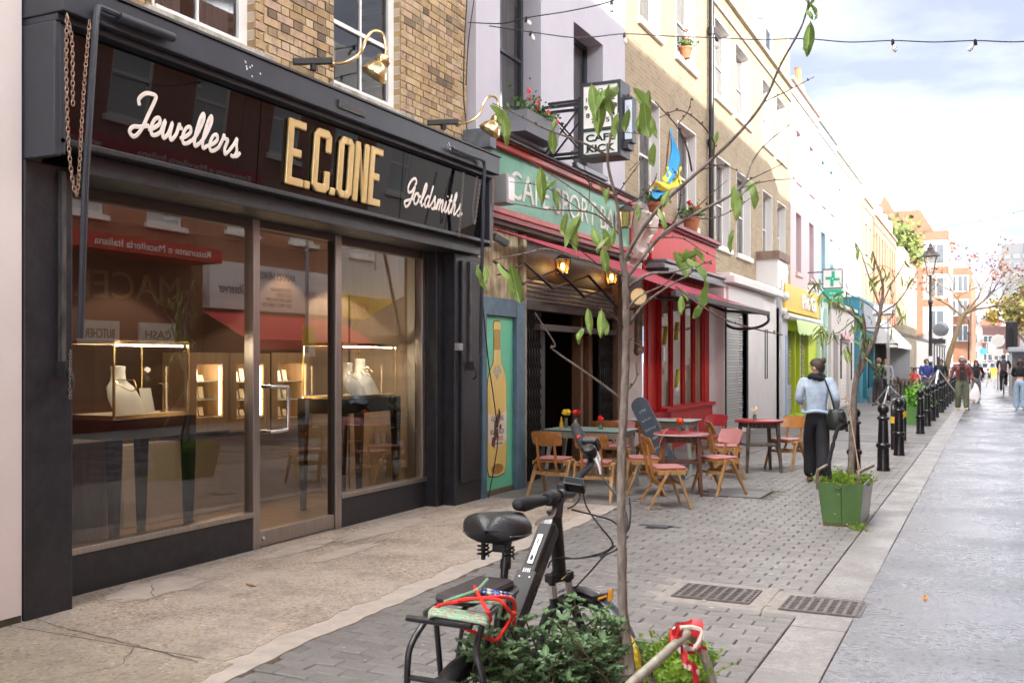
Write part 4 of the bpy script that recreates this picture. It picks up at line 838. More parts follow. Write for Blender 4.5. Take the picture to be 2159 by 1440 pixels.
for y in (12.14, 12.40):
    mb.bar((bx[0], y, 4.33), (bx[1], y, 4.33), .035, .035).bar((bx[0], y, 4.97), (bx[1], y, 4.97), .035, .035).bar((bx[0]+.02, y, 4.33), (bx[0]+.02, y, 4.97), .035, .035, XU).bar((bx[0]+.02, y, 4.34), (bx[1], y, 4.95), .02, .02).bar((bx[0]+.02, y, 4.95), (bx[1], y, 4.34), .02, .02)
ob("bracket", mb.box(-5.3, -4.82, 12.12, 12.16, 5.0, 5.03).box(-4.86, -4.82, 12.10, 12.44, 4.25, 5.05), dark_iron, hs)
# red awning: fabric from the wall line to the extended front rail
aw = thing("red_awning", "faded red fabric awning with dark front rail over the cafe tables", "awning", (-5.0, 16, 2.6))
fab = M("faded red awning cloth", (.40, .05, .08), .9, noise=(4, .25), bump=(80, .15), sss=.0)
W_ = lambda y: Vector((-5.24, y, 3.16 - .028*max(0, y-15))); 
def fabric(u, v):
    y = 10.42 + (21.2-10.42)*u; a = W_(y); k = min(1, max(0.04, (y-10.4)/4.0)); b = Vector((-5.24 + (1.0)*k, y, a.z + (2.67 - a.z)*k)); p = a.lerp(b, v); p.z -= .02*math.sin(math.pi*v); return p
ob("fabric", MB().grid(fabric, 44, 4), fab, aw, smooth=True)
rail_m = M("dark awning rail", (.07, .045, .04), .5, noise=(10, .5), bump=(60, .3))
ob("front_rail", MB().box(-4.27, -4.19, 14.3, 21.25, 2.56, 2.65), rail_m, aw, bevel=.01)
for y in (15.9, 20.4):
    ob("folding_arm", MB().tube([(-5.28, y, 2.78), (-4.75, y-.75, 2.60), (-4.25, y+.05, 2.58)], .028, 8), black_metal, aw, smooth=True)
ob("end_arm", MB().tube(spline([(-5.2, 20.9, 2.52), (-4.9, 20.95, 2.30), (-4.45, 21.0, 2.30), (-4.2, 21.05, 2.42), (-4.2, 21.1, 2.58)], 4), .03, 8), black_metal, aw, smooth=True)
grey_arm, rust_arm = M("grey arm", (.09, .085, .09), .5, .4, noise=(12, .4)), M("rusty arm", (.14, .055, .035), .7, .3, noise=(12, .5))
for a, b in (((1042, 551), (1105, 601)), ((1107, 555), (1167, 609)), ((1174, 567), (1234, 628)), ((1240, 580), (1303, 649))): ob("lattice_arm", MB().bar(atx(*a, -5.08), atx(*b, -5.08), .012, .045, (1, 0, 0)), grey_arm, aw)
for a, b in (((1051, 580), (1107, 557)), ((1101, 599), (1174, 570)), ((1165, 607), (1242, 582)), ((1230, 626), (1305, 601))): ob("lattice_arm", MB().bar(atx(*a, -5.10), atx(*b, -5.10), .012, .04, (1, 0, 0)), rust_arm, aw)
ob("lattice_arm", MB().bar(atx(1115, 700, -5.5), atx(1115, 600, -5.5), .01, .01), rust_arm, aw)
def lantern(px, py, lab, on=True, X=-5.36, s=1.0):
    p = atx(px, py, X); t = thing("lantern", lab, "lantern", p, group="cafe lanterns"); w0, w1, h_ = .055*s, .085*s, .2*s
    ob("roof", MB().lathe([(w1*1.55, 0), (w1*.8, .05*s), (.015, .075*s), (.012, .1*s)], p + Vector((0, 0, h_/2)), 4), dark_iron, t)
    mb = MB()
    for i in range(4):
        a = R(45+90*i); mb.bar(p + Vector((w0*1.41*math.cos(a), w0*1.41*math.sin(a), -h_/2)), p + Vector((w1*1.41*math.cos(a), w1*1.41*math.sin(a), h_/2)), .012, .012)
    ob("frame", mb.box(p.x-w0, p.x+w0, p.y-w0, p.y+w0, p.z-h_/2-.015, p.z-h_/2), dark_iron, t)
    ob("glass", MB().add([p + Vector((sx*w, sy*w, z)) for w, z in ((w0, -h_/2), (w1, h_/2)) for sx, sy in ((-1,-1),(1,-1),(1,1),(-1,1))], [(0,1,5,4),(1,2,6,5),(2,3,7,6),(3,0,4,7)]), glass_mat("lantern glass", (1, .85, .55) if on else (.8, .8, .8), 1.4, body=.25, body_col=(.7, .45, .15)), t)
    if on:
        ob("bulb", MB().ball(p, (.03*s, .03*s, .05*s)), M("lantern bulb", (1, 1, 1), .5, emit=((1, .55, .16), 5)), t); lamp("light", p + Vector((0, 0, -.02)), .8, t, .05)
    ob("arm", MB().tube([p + Vector((0, 0, h_/2+.09*s)), p + Vector((-.12, 0, h_/2+.16*s))], .012), dark_iron, t)
lantern(1187, 562, "lit amber lantern under the cafe awning, nearer the painted door"); lantern(1290, 584, "lit amber lantern under the cafe awning, behind the tree trunk")
lantern(1320, 462, "unlit grey lantern at the far end of the green sign", False, -5.1, 1.25)
fl = thing("flood_lamp", "square floodlight box at the corner of the green sign", "floodlight", (-5.05, 10.35, 3.6))
ob("housing", MB().box(-5.22, -5.0, 10.26, 10.48, 3.42, 3.76), M("grey plastic"), fl, bevel=.012); ob("lens", MB().box(-5.0, -4.993, 10.29, 10.45, 3.46, 3.72), M("frosted lens", (.55, .5, .48), .25), fl)
sc_ = thing("security_camera", "small dark security camera under the awning corner", "camera", atx(1052, 508, -5.2))
p = atx(1052, 508, -5.2); ob("body", MB().bar(p + Vector((-.02, -.1, .05)), p + Vector((.06, .1, -.03)), .08, .08), M("camera grey", (.07, .075, .08), .4), sc_, bevel=.01); ob("mount", MB().tube([p, p + Vector((-.1, .0, .1))], .015), dark_iron, sc_)
# cables down the corner
cable_m = M("black cable", (.015, .015, .016), .5)
for k, pts in enumerate(([(1012, 560), (1018, 640), (1030, 760), (1040, 830), (1050, 920), (1042, 985), (1030, 1050)], [(985, 0), (980, 90), (978, 200), (985, 275)], [(1000, 0), (988, 90), (983, 180)])):
    P = [atx(*q, -5.28 if k == 0 else -5.38) for q in pts]; ob("cable", MB().tube(spline(P, 5), .007, 5), cable_m, label=("black cable trailing over the painted bottle door", "black cable down the corner of the lilac wall", "thin cable looping from the festoon anchor")[k], cat="cable", org=P[0])
# geranium window box
random.seed(3)
leafg = M("geranium leaf", (.07, .15, .035), .6, var=.45); petal = M("red petals", (.75, .02, .02), .5, var=.2); pinkp = M("pink petals", (.75, .25, .42), .5)
def tuft(mb, c, rx, ry, rz, n, s):
    for _ in range(n):
        p = Vector((c[0] + random.gauss(0, rx), c[1] + random.gauss(0, ry), c[2] + abs(random.gauss(0, rz)))); q = Quaternion((random.gauss(0, 1), random.gauss(0, 1), random.gauss(0, 1), random.gauss(0, 1))).normalized(); ss = s*random.uniform(.6, 1.3)
        mb.add([p + q @ Vector(v)*ss for v in ((-.5, 0, 0), (0, -.45, .1), (.5, 0, 0), (0, .45, .1))], [(0, 1, 2, 3)])
    return mb
def flower_heads(mb, pts, s):
    for p in pts:
        for _ in range(14):
            q = Quaternion((random.gauss(0, 1), random.gauss(0, 1), random.gauss(0, 1), random.gauss(0, 1))).normalized(); o = Vector(p) + q @ Vector((0, 0, s*.8))
            mb.add([o + q @ Vector(v)*s for v in ((-.5, 0, 0), (0, -.5, 0), (.5, 0, 0), (0, .5, 0))], [(0, 1, 2, 3)])
    return mb
wb = thing("window_box", "grey window box of red geraniums on the lilac cafe wall", "planter box", (-5.3, 11.6, 4.5))
ob("trough", MB().prism([(-.11, .0), (.11, 0), (.14, .26), (-.14, .26)], (-5.23, 11.02, 4.42), (1, 0, 0), UY, (0, 1.02, 0)), M("grey zinc trough", (.22, .235, .25), .5, .2, noise=(5, .2)), wb)
ob("foliage", tuft(MB(), (-5.22, 11.55, 4.68), .08, .28, .10, 420, .05), leafg, wb); ob("blooms", flower_heads(MB(), [(-5.12, 11.12, 4.92), (-5.15, 11.2, 4.86), (-5.1, 11.34, 4.84), (-5.13, 11.75, 4.80), (-5.15, 11.42, 4.78), (-5.1, 11.95, 4.72)], .035), petal, wb, kind="stuff")
# ================================================================ THE ROW beyond the cafe
stock2 = brick_mat("stock brick terrace", (.34, .265, .165), (.265, .20, .12), (.385, .335, .265), dark=(.12, .095, .065), soot=.5)
def row_house(name, label, cat, X, y0, y1, z0, z1, wall, wins, depth=.2, sills=True, fmat=None, rev=None, cornice=True, back=7, curtain=1, rails=(.5,)):
    h = thing(name, label, cat, (X, (y0+y1)/2, 0))
    ob("wall", MB().wall(X, y0, y1, z0, z1, wins, depth, sides=back), wall, h)
    for w in wins:
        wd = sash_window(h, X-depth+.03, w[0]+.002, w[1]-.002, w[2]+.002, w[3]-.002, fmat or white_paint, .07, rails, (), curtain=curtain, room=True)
        if rev: ob("reveal", MB().box(X-depth+.032, X+.003, w[1]-.03, w[1]-.001, w[2], w[3]).box(X-depth+.032, X+.003, w[0]+.001, w[0]+.03, w[2], w[3]).box(X-depth+.032, X+.003, w[0]+.03, w[1]-.03, w[3]-.03, w[3]-.001), rev, wd)
        if sills: ob("sill", MB().box(X-depth, X+.07, w[0]-.08, w[1]+.08, w[2]-.11, w[2]-.001), rev or stone_sill, wd)
    if cornice: ob("parapet_coping", MB().box(X-.3, X+.09, y0, y1, z1, z1+.1).box(X-.05, X+.05, y0, y1, z1-.42, z1-.36), M("pale stone coping", (.52, .47, .38), .8, noise=(4, .3)), h)
    return h
reveal_white = M("white painted reveal", (.74, .72, .68), .6)
# --- brick house with the red shopfront
rc = row_house("brick_terrace_house", "yellow brick house with red cafe front and flag hung at its window", "house", -5.5, 15.505, 21.15, 3.3, 9.9, stock2,
   [(16.5, 17.72, 4.35, 6.3), (18.85, 20.22, 4.35, 6.3), (16.5, 17.75, 7.55, 9.3), (18.75, 20.15, 7.55, 9.3)], rev=reveal_white)
red_paint = M("red shop paint", (.52, .022, .022), .5, noise=(5, .2), bump=(50, .1), spec=.22); dred = M("dark red ledge", (.20, .015, .025), .5)
ob("fascia", MB().box(-5.6, -5.22, 16.35, 20.75, 3.36, 4.02), red_paint, rc); ob("fascia_ledge", MB().box(-5.6, -5.1, 16.3, 20.8, 4.022, 4.09).box(-5.6, -5.16, 16.3, 20.8, 3.98, 4.02), dred, rc, bevel=.01)
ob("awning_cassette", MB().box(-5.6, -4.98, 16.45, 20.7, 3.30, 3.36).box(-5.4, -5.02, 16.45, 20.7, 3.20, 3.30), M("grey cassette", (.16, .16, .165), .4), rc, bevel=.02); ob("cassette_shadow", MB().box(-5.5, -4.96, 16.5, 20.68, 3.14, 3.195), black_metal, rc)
corb = M("stucco scroll", (.62, .57, .50), .8, noise=(8, .2), bump=(14, .9))
ob("corbel", MB().prism([(0, 0), (.14, .02), (.2, .12), (.16, .22), (.22, .34), (.34, .5), (.38, .72), (.30, .80), (0, .82)], (-5.4, 15.62, 3.28), (1, 0, 0), UY, (0, .55, 0)), corb, rc, bevel=.02)
ob("scroll_band", MB().tube([(-5.02 - .03*abs(math.sin(k)), 15.7 + .13*math.sin(k*1.9), 3.4 + .07*k) for k in range(10)], .03, 6), corb, rc, smooth=True)
ob("pier", MB().box(-5.6, -5.38, 15.55, 16.32, 0, 3.28), M("pinkish white pier", (.62, .55, .52), .7, noise=(3, .2)), rc)
ob("shopfront_wall", MB().wall(-5.36, 16.33, 20.75, 0, 3.34, [(16.75, 17.25, .15, 2.7), (17.35, 17.95, .78, 2.85), (18.1, 18.75, .78, 2.85), (18.9, 19.5, .78, 2.85), (19.65, 20.2, .78, 2.85)], .1), red_paint, rc)
for y in (16.55, 17.30, 18.02, 18.83, 19.57, 20.42): ob("moulding", MB().box(-5.36, -5.335, y-(.025 if y < 20 else .12), y+(.025 if y < 20 else .12), .6, 3.1), red_paint, rc, bevel=.01)
paper = M("papered window", (.80, .75, .64), .8, noise=(5, .2), stretch=(1, 4, .6)); amberp = M("amber papered window", (.78, .52, .22), .7, noise=(3, .3))
for k, (a, b) in enumerate(((17.35, 17.95), (18.1, 18.75), (18.9, 19.5), (19.65, 20.2))):
    ob("window_paper", MB().grid(lambda u, v: (-5.41 + .01*math.sin(u*9), a + (b-a)*u, .78 + 2.07*v), 10, 1), paper if k < 3 else amberp, rc); ob("pane", MB().face((-5.385, a, .78), (-5.385, b, .78), (-5.385, b, 2.85), (-5.385, a, 2.85)), glass_mat("shopfront glass", (.9, .9, .88), 1.5), rc)
for y, z in ((17.6, 1.9), (18.35, 2.0), (18.4, 1.1)): ob("tape_strip", MB().bar((-5.38, y, z), (-5.38, y+.12, z+.35), .004, .07, (1, 0, 0)), M("yellow tape", (.82, .74, .08), .5), rc)
ob("door_leaf", MB().box(-5.46, -5.42, 16.75, 17.25, .15, 2.7), red_paint, rc); ob("entry_plate", MB().box(-5.3, -5.285, 17.24, 17.36, 1.6, 1.85), steel, rc)
ob("stall_base", MB().box(-5.36, -5.28, 17.3, 20.7, 0, .70).box(-5.36, -5.22, 17.3, 20.75, .70, .76), red_paint, rc)
ob("drainpipe", MB().tube([(-5.40, 21.1, 3.9), (-5.40, 21.1, 9.6)], .06, 10).tube([(-5.40, 21.1, 6.2), (-5.40, 21.1, 6.35)], .085, 10).tube([(-5.40, 21.1, 8.6), (-5.40, 21.1, 8.75)], .085, 10), black_metal, rc, smooth=True)
ob("hatch_pipe", MB().tube([(-5.2, 20.9, .1), (-5.2, 20.9, 3.3)], .055, 8), white_paint, rc, smooth=True)
bl = thing("barber_lamp", "cream globe lamp with striped column on the pier beside the red front", "wall lamp", atx(1347, 625, -5.1)); p = atx(1347, 625, -5.1)
ob("globe", MB().ball(p, .13), M("cream globe", (.75, .62, .42), .3, emit=((1, .7, .35), .1)), bl, smooth=True); ob("column", MB().lathe([(.05, -.95), (.08, -.9), (.08, -.85), (.07, -.83), (.07, -.3), (.08, -.28), (.08, -.2), (.05, -.15)], p, 12), M("dark green column", (.05, .09, .05), .4, noise=(6, .6), col2=(.35, .12, .08)), bl, smooth=True); ob("bracket", MB().tube([p + Vector((0, 0, -.2)), p + Vector((-.26, 0, -.2))], .02), dark_iron, bl)
# flag tied to its pole
fg = thing("flag", "blue and yellow flag knotted round its pole at the brick house window", "flag", atx(1415, 400, -5.0)); X = -5.0
ob("pole", MB().tube([atx(1398, 420, -5.5), atx(1413, 275, -4.95)], .014), M("pale pole", (.5, .36, .2), .6), fg)
def ribbon(l, r, x0=X, amp=.04): return MB().grid(lambda u, v: (lambda a, b: a.lerp(b, u) + Vector((amp*math.sin(u*5 + v*7), 0, 0)))(atx(*[l[min(int(v*(len(l)-1)), len(l)-2)][k] + (l[min(int(v*(len(l)-1)), len(l)-2)+1][k] - l[min(int(v*(len(l)-1)), len(l)-2)][k])*(v*(len(l)-1) - min(int(v*(len(l)-1)), len(l)-2)) for k in (0, 1)], x0), atx(*[r[min(int(v*(len(r)-1)), len(r)-2)][k] + (r[min(int(v*(len(r)-1)), len(r)-2)+1][k] - r[min(int(v*(len(r)-1)), len(r)-2)][k])*(v*(len(r)-1) - min(int(v*(len(r)-1)), len(r)-2)) for k in (0, 1)], x0)), 8, 12)
fblue, fyel = M("flag blue", (.03, .30, .62), .8), M("flag yellow", (.75, .68, .05), .8)
ob("cloth_blue", ribbon([(1412, 272), (1413, 320), (1412, 360), (1405, 386)], [(1418, 274), (1428, 320), (1434, 350), (1425, 386)]), fblue, fg, smooth=True); ob("cloth_yellow", ribbon([(1433, 352), (1424, 380), (1400, 384), (1380, 380)], [(1437, 355), (1434, 388), (1404, 404), (1378, 396)], X+.03), fyel, fg, smooth=True); ob("cloth_tail", ribbon([(1378, 390), (1379, 405), (1380, 420)], [(1404, 402), (1402, 410), (1396, 414)], X-.02), fblue, fg, smooth=True); ob("cloth_fold", ribbon([(1404, 352), (1403, 370), (1400, 384)], [(1412, 355), (1412, 372), (1412, 386)], X-.02), fyel, fg, smooth=True)
terra = M("terracotta", (.45, .17, .08), .75, noise=(6, .25))
def pot(p, lab, blooms, s=1.0, col=None):
    t = thing("flower_pot", lab, "flower pot", p, group="flower pots on ledges"); p = Vector(p)
    ob("pot", MB().lathe([(.10*s, 0), (.14*s, .20*s), (.155*s, .20*s), (.155*s, .25*s), (.13*s, .25*s), (.12*s, .2*s), (0, .2*s)], p, 14), terra, t, smooth=True)
    ob("foliage", tuft(MB(), p + Vector((0, 0, .27*s)), .09*s, .12*s, .09*s, 200, .06*s), leafg, t); ob("blooms", flower_heads(MB(), [p + Vector((random.uniform(-.05, .15)*s, random.uniform(-.25, .3)*s, random.uniform(.38, .58)*s)) for _ in range(blooms)], .045*s), col or petal, t, kind="stuff")
random.seed(8)
pot((-5.22, 16.6, 4.09), "terracotta pot of pink and red flowers on the red fascia, nearer pot", 5, 1.0, pinkp); pot((-5.22, 18.85, 4.09), "terracotta pot of red geraniums on the red fascia ledge", 6, 1.15); pot((-5.42, 19.15, 7.552), "terracotta pot of red geraniums on the upper window sill", 5, .9)
# --- white shop with the perforated shutter
whs = row_house("white_shop", "closed white shop with perforated roller shutter below yellow brick", "shop", -5.5, 21.16, 26.05, 3.3, 9.9, stock2, [(21.85, 23.2, 4.2, 6.2), (23.85, 25.4, 4.2, 6.2), (21.75, 23.25, 7.5, 9.25), (23.75, 25.35, 7.5, 9.25)], rev=reveal_white)
white_wall = M("white shop paint", (.76, .74, .71), .6, noise=(2, .08), bump=(15, .12)); FX = -5.06
ob("front", MB().wall(FX, 20.82, 26.5, 0, 3.25, [(20.95, 22.95, .12, 2.72)], .18, sides=.6), white_wall, whs)
ob("cornice", MB().box(-5.6, FX+.22, 20.85, 26.3, 3.26, 3.42).box(-5.6, FX+.12, 20.9, 26.2, 3.42, 3.48), white_wall, whs, bevel=.015); ob("signboard", MB().box(FX, FX+.05, 21.0, 24.6, 2.78, 3.22), M("blank pale sign", (.62, .60, .58), .5), whs); ob("shop_post", MB().box(FX, FX+.02, 25.0, 25.04, 1.2, 2.4).box(FX, FX+.02, 25.25, 25.29, 1.2, 2.4).box(FX, FX+.02, 25.0, 25.29, 1.17, 1.2), black_metal, whs)
ob("chimney_stub", MB().box(-5.5, -4.95, 26.1, 27.5, 3.5, 4.25), white_wall, whs); ob("stub_tiles", MB().box(-5.5, -4.9, 26.05, 27.55, 4.25, 4.45), M("stub tile", (.28, .18, .14), .8, noise=(6, .4)), whs)
def perforated(name, col, sx, sz):
    m = bpy.data.materials.new(name); m.use_nodes = True; nt = m.node_tree; L = nt.links; b = nt.nodes["Principled BSDF"]; b.inputs['Base Color'].default_value = (*col, 1); b.inputs['Metallic'].default_value = .1; b.inputs['Roughness'].default_value = .45
    tc = N(nt, "ShaderNodeTexCoord"); sp = N(nt, "ShaderNodeSeparateXYZ"); cb = N(nt, "ShaderNodeCombineXYZ"); L.new(tc.outputs['Object'], sp.inputs[0]); L.new(sp.outputs[1], cb.inputs[0]); L.new(sp.outputs[2], cb.inputs[1])
    br = N(nt, "ShaderNodeTexBrick"); br.inputs['Scale'].default_value = 1; br.inputs['Brick Width'].default_value = sx; br.inputs['Row Height'].default_value = sz; br.inputs['Mortar Size'].default_value = sz*.16; br.inputs['Mortar Smooth'].default_value = 0
    L.new(cb.outputs[0], br.inputs['Vector']); mr = N(nt, "ShaderNodeMath", operation='GREATER_THAN'); mr.inputs[1].default_value = .5; L.new(br.outputs['Fac'], mr.inputs[0]); L.new(mr.outputs[0], b.inputs['Alpha'])
    return m
perf = perforated("perforated shutter", (.66, .66, .64), .13, .062)
def wavy(X, y0, y1, z0, z1, n): return MB().grid(lambda u, v: (X + .005*math.sin(v*n*math.pi*2), y0 + (y1-y0)*u, z0 + (z1-z0)*v), 1, n*4)
ob("roller_shutter", wavy(FX-.08, 20.96, 22.94, .13, 2.71, 20), perf, whs); ob("pale_backing", MB().face((FX-.17, 20.96, .13), (FX-.17, 22.94, .13), (FX-.17, 22.94, 2.71), (FX-.17, 20.96, 2.71)), M("grey shop glass", (.36, .41, .38), .3), whs); ob("shutter_rail", MB().box(FX-.1, FX+.03, 22.95, 23.02, .1, 2.75).box(FX-.1, FX+.03, 20.88, 20.95, .1, 2.75), dark_iron, whs)  # backing sheet behind the perforations has one even pale grey colour
# --- noodle shop with the yellow fascia
ph = row_house("noodle_shop", "noodle shop with bright yellow fascia and lime green shutters", "shop", -5.5, 26.06, 31.0, 3.3, 9.9, stock2, [(26.9, 28.2, 4.3, 6.2), (28.9, 30.2, 4.3, 6.2), (26.85, 28.25, 7.45, 9.2), (28.8, 30.3, 7.45, 9.2)], rev=reveal_white)
yel = M("yellow sign", (.78, .50, .02), .4, noise=(1.5, .08)); lime = M("lime paint", (.55, .68, .03), .45)
ob("front", MB().wall(-5.0, 26.55, 32.6, 0, 3.0, [(27.5, 28.9, .1, 2.45), (29.0, 29.7, .1, 2.45), (29.8, 31.2, .1, 2.45)], .2, sides=.6), lime, ph); ob("side_pier", MB().box(-5.3, -4.94, 26.55, 27.42, 0, 3.3), M("pale blue grey pier", (.60, .62, .65), .6), ph)
ob("blue_strip", MB().box(-5.2, -4.93, 27.1, 27.3, .1, 2.3), M("sky blue door edge", (.25, .42, .68), .5), ph)
ob("fascia", MB().box(-5.4, -4.88, 26.75, 32.5, 2.95, 3.68), yel, ph, bevel=.01); ob("lettering", text_mb("Phở Gà", (-4.879, 29.2, 3.10), UX, UY, 2.5, .46, .05, .03), M("white sign letters", (.8, .79, .76), .4), ph)
for y in (27.6, 29.9): ob("shutter", wavy(-5.1, y, y+1.25, .12, 2.44, 16), perforated("noodle shutter", (.42, .42, .28), .13, .07), ph); ob("shutter_backing", MB().face((-5.17, y, .12), (-5.17, y+1.25, .12), (-5.17, y+1.25, 2.44), (-5.17, y, 2.44)), M("grey olive glass", (.10, .105, .07), .2), ph); ob("solid_slats", wavy(-5.085, y, y+1.25, .12, .95, 8), M("zinc slats", (.5, .5, .49), .45, .5), ph)
ob("awning_tube", MB().tube([(-4.84, 26.7, 2.80), (-4.84, 32.4, 2.80)], .085, 10), white_paint, ph, smooth=True); ob("scalloped_valance", MB().grid(lambda u, v: (-4.75 + .05*v, 27.7 + 4.4*u, 2.74 - .36*v - (.05*abs(math.sin(u*22)) if v > .9 else 0)), 60, 3), M("lime valance", (.55, .72, .25), .7, noise=(14, .25), col2=(.70, .80, .50)), ph)
ob("corbel", MB().prism([(0, 0), (.2, .05), (.25, .3), (.38, .42), (.42, .75), (0, .8)], (-5.3, 26.5, 3.0), (1, 0, 0), UY, (0, .24, 0)), white_wall, ph, bevel=.03); ob("pipe_bracket", MB().ball((-4.85, 26.62, 3.3), (.1, .1, .12)), white_wall, ph, smooth=True); ob("pipe_bracket", MB().ball((-4.9, 26.62, 2.9), .1), white_wall, ph, smooth=True)
# roofs, dormers, party walls and chimneys over the brick terrace
dorm = M("white dormer", (.78, .77, .74), .6); party = M("stock party wall", (.46, .37, .24), .9, noise=(3, .3)); slate = M("roof slate", (.10, .105, .115), .7, noise=(5, .3))
for k, (par, y0) in enumerate(((rc, 18.0), (whs, 23.2), (ph, 28.3))):
    ob("roof", MB().prism([(0, 0), (-4.5, 1.9), (-7, 0)], (-5.9, (15.5, 21.17, 26.07)[k], 9.95), (1, 0, 0), UY, (0, (5.6, 4.85, 4.9)[k], 0)), slate, par)
    if k: ob("dormer", MB().box(-7.6, -5.75, y0, y0+1.25, 9.95, 11.25).box(-7.6, -5.68, y0-.06, y0+1.31, 11.25, 11.34), dorm, par); ob("dormer_glass", MB().box(-5.749, -5.74, y0+.25, y0+1.0, 10.3, 11.05), window_glass, par)
    ob("party_wall", MB().box(-9, -5.55, (20.95, 25.85, 30.8)[k], (21.3, 26.2, 31.15)[k], 9.9, 11.6), party, par); ob("chimney_pots", MB().lathe([(.13, 0), (.1, .5), (.13, .55)], (-6.6, (21.1, 26.0, 31.0)[k], 11.6), 10).lathe([(.13, 0), (.1, .5), (.13, .55)], (-7.2, (21.1, 26.0, 31.0)[k], 11.6), 10), terra, par)
# --- painted houses further on
def painted(name, lab, col, y0, y1, z1, wins, X=-5.5): return row_house(name, lab, "house", X, y0, y1, 3.0, z1, M(name + " render", col, .75, noise=(1.2, .06)), wins, depth=.22, rev=M(name + " render"), cornice=True, curtain=0)
def wgrid(y0, y1, n, rows, w): 
    out = []
    for i in range(n):
        c = y0 + (y1-y0)*(i+.5)/n
        for a, b in rows: out.append((c-w/2, c+w/2, a, b))
    return out
pk = painted("pink_house", "pale pink painted house beside the yellow fascia shop", (.62, .47, .48), 31.02, 36.4, 10.2, wgrid(31.2, 36.2, 2, ((4.4, 6.3), (7.3, 8.9)), 1.0))
bh = painted("blue_house", "pale blue painted house between the pink and white houses", (.40, .53, .61), 36.42, 40.9, 10.1, wgrid(36.5, 40.8, 2, ((4.4, 6.3), (7.3, 8.9)), .95))
wh = painted("white_house", "wide white rendered house with small cut-in windows", (.62, .61, .59), 40.92, 49.5, 9.9, wgrid(41, 49.4, 4, ((4.6, 6.2), (7.2, 8.6)), .9))
tan = row_house("tan_building", "tan brick building between the white house and arched brick block", "building", -5.4, 49.52, 53.4, 0, 9.3, brick_mat("tan brick", (.40, .31, .20), (.35, .26, .16), (.4, .35, .28)), wgrid(49.6, 53.3, 2, ((4.2, 5.8), (6.8, 8.2)), .9), curtain=0)
rb = row_house("arched_brick_block", "red brown brick block with rows of narrow dark windows", "building", -5.3, 53.42, 66.0, 0, 9.0, brick_mat("red brown brick", (.42, .20, .12), (.36, .16, .10), (.45, .34, .26)), wgrid(53.6, 65.8, 8, ((3.6, 5.2), (6.4, 8.2)), .75), curtain=0, sills=False)
cb_ = row_house("cream_block", "cream rendered block with fine pilasters at the street bend", "building", -5.0, 66.02, 78.0, 0, 8.6, M("cream render", (.46, .40, .31), .8, noise=(1, .1)), wgrid(66.2, 77.8, 6, ((4.0, 5.6), (6.4, 7.8)), .8), curtain=0)
for k in range(9): ob("pilaster", MB().box(-5.0, -4.86, 66.1 + 1.45*k, 66.35 + 1.45*k, 0, 8.5), M("cream render"), cb_)
for h_, y0, n in ((wh, 42, 2), (rb, 55, 4), (cb_, 68, 3)):
    for k in range(n): ob("roof_dormer", MB().box(-6.6, -5.45, y0 + 3*k, y0 + 3*k + 1.1, (10.0, 9.1, 8.7)[(wh, rb, cb_).index(h_)], (10.9, 10.1, 9.6)[(wh, rb, cb_).index(h_)]), M("pale dormer lead", (.5, .51, .53), .6), h_)
ob("chimney", MB().box(-7, -6.0, 36.2, 36.7, 10.1, 11.4), party, bh); ob("chimney_pots", MB().lathe([(.14, 0), (.11, .6), (.14, .65)], (-6.2, 36.4, 11.4), 10), terra, bh)
rp2 = thing("roof_garden", "yellow green shrubs spilling over the cream block roof", "plants", (-5.2, 72, 8.7)); random.seed(12)
ob("foliage", tuft(tuft(MB(), (-5.4, 70.5, 8.9), .5, 1.6, .8, 900, .35), (-5.2, 74.5, 8.4), .5, 1.6, .9, 800, .35), M("roof garden leaf", (.13, .16, .035), .6, var=.4), rp2)
# shopfronts along there
mint = thing("pharmacy_shop", "pale mint pharmacy front with round emblem beside the yellow fascia", "shopfront", (-4.85, 33.2, 0)); mintm = M("pale mint paint", (.58, .70, .62), .6)
ob("front", MB().wall(-4.85, 32.62, 34.2, 0, 3.5, [(32.8, 34.0, .4, 2.5)], .15, sides=.7), mintm, mint); ob("pane", MB().face((-4.93, 32.8, .4), (-4.93, 34.0, .4), (-4.93, 34.0, 2.5), (-4.93, 32.8, 2.5)), glass_mat("dim shop glass", (.5, .52, .5), 1.6, body=.5, body_col=(.12, .13, .13)), mint); ob("emblem", MB().lathe([(.3, 0), (.34, 0), (.34, .02), (.3, .02)], (-4.848, 33.5, 3.0), 20, (1, 0, 0)), M("sage emblem", (.25, .45, .36), .5), mint); ob("mullion", MB().box(-4.92, -4.84, 33.36, 33.42, .4, 2.5), mintm, mint)
bg = thing("beige_shop", "beige shuttered shop with small pink valance under the blue house", "shopfront", (-4.75, 37.2, 0)); beige = M("beige shop paint", (.60, .54, .50), .65, noise=(1.4, .1))
ob("front", MB().wall(-4.75, 34.22, 40.3, 0, 3.45, [(34.6, 35.9, .1, 2.5), (36.6, 38.9, .1, 2.3)], .2, sides=.8), beige, bg); ob("recess", MB().box(-4.94, -4.9, 34.6, 35.9, .1, 2.5), M("grey door recess", (.3, .29, .29), .6), bg); ob("shutter", wavy(-4.86, 36.6, 38.9, .12, 2.3, 18), M("pale shutter", (.62, .57, .53), .5), bg); ob("pink_valance", MB().grid(lambda u, v: (-4.74 + .1*v, 36.5 + 2.6*u, 2.62 - .22*v), 20, 2), M("pink striped valance", (.70, .38, .40), .7, noise=(6, .3), stretch=(1, 8, .1)), bg); ob("ledge", MB().box(-5.4, -4.6, 34.22, 40.3, 3.45, 3.56), beige, bg); ob("gate_bar", MB().box(-4.74, -4.70, 36.35, 36.43, 1.0, 2.4).box(-4.74, -4.70, 39.2, 39.28, .9, 2.3), dark_iron, bg)
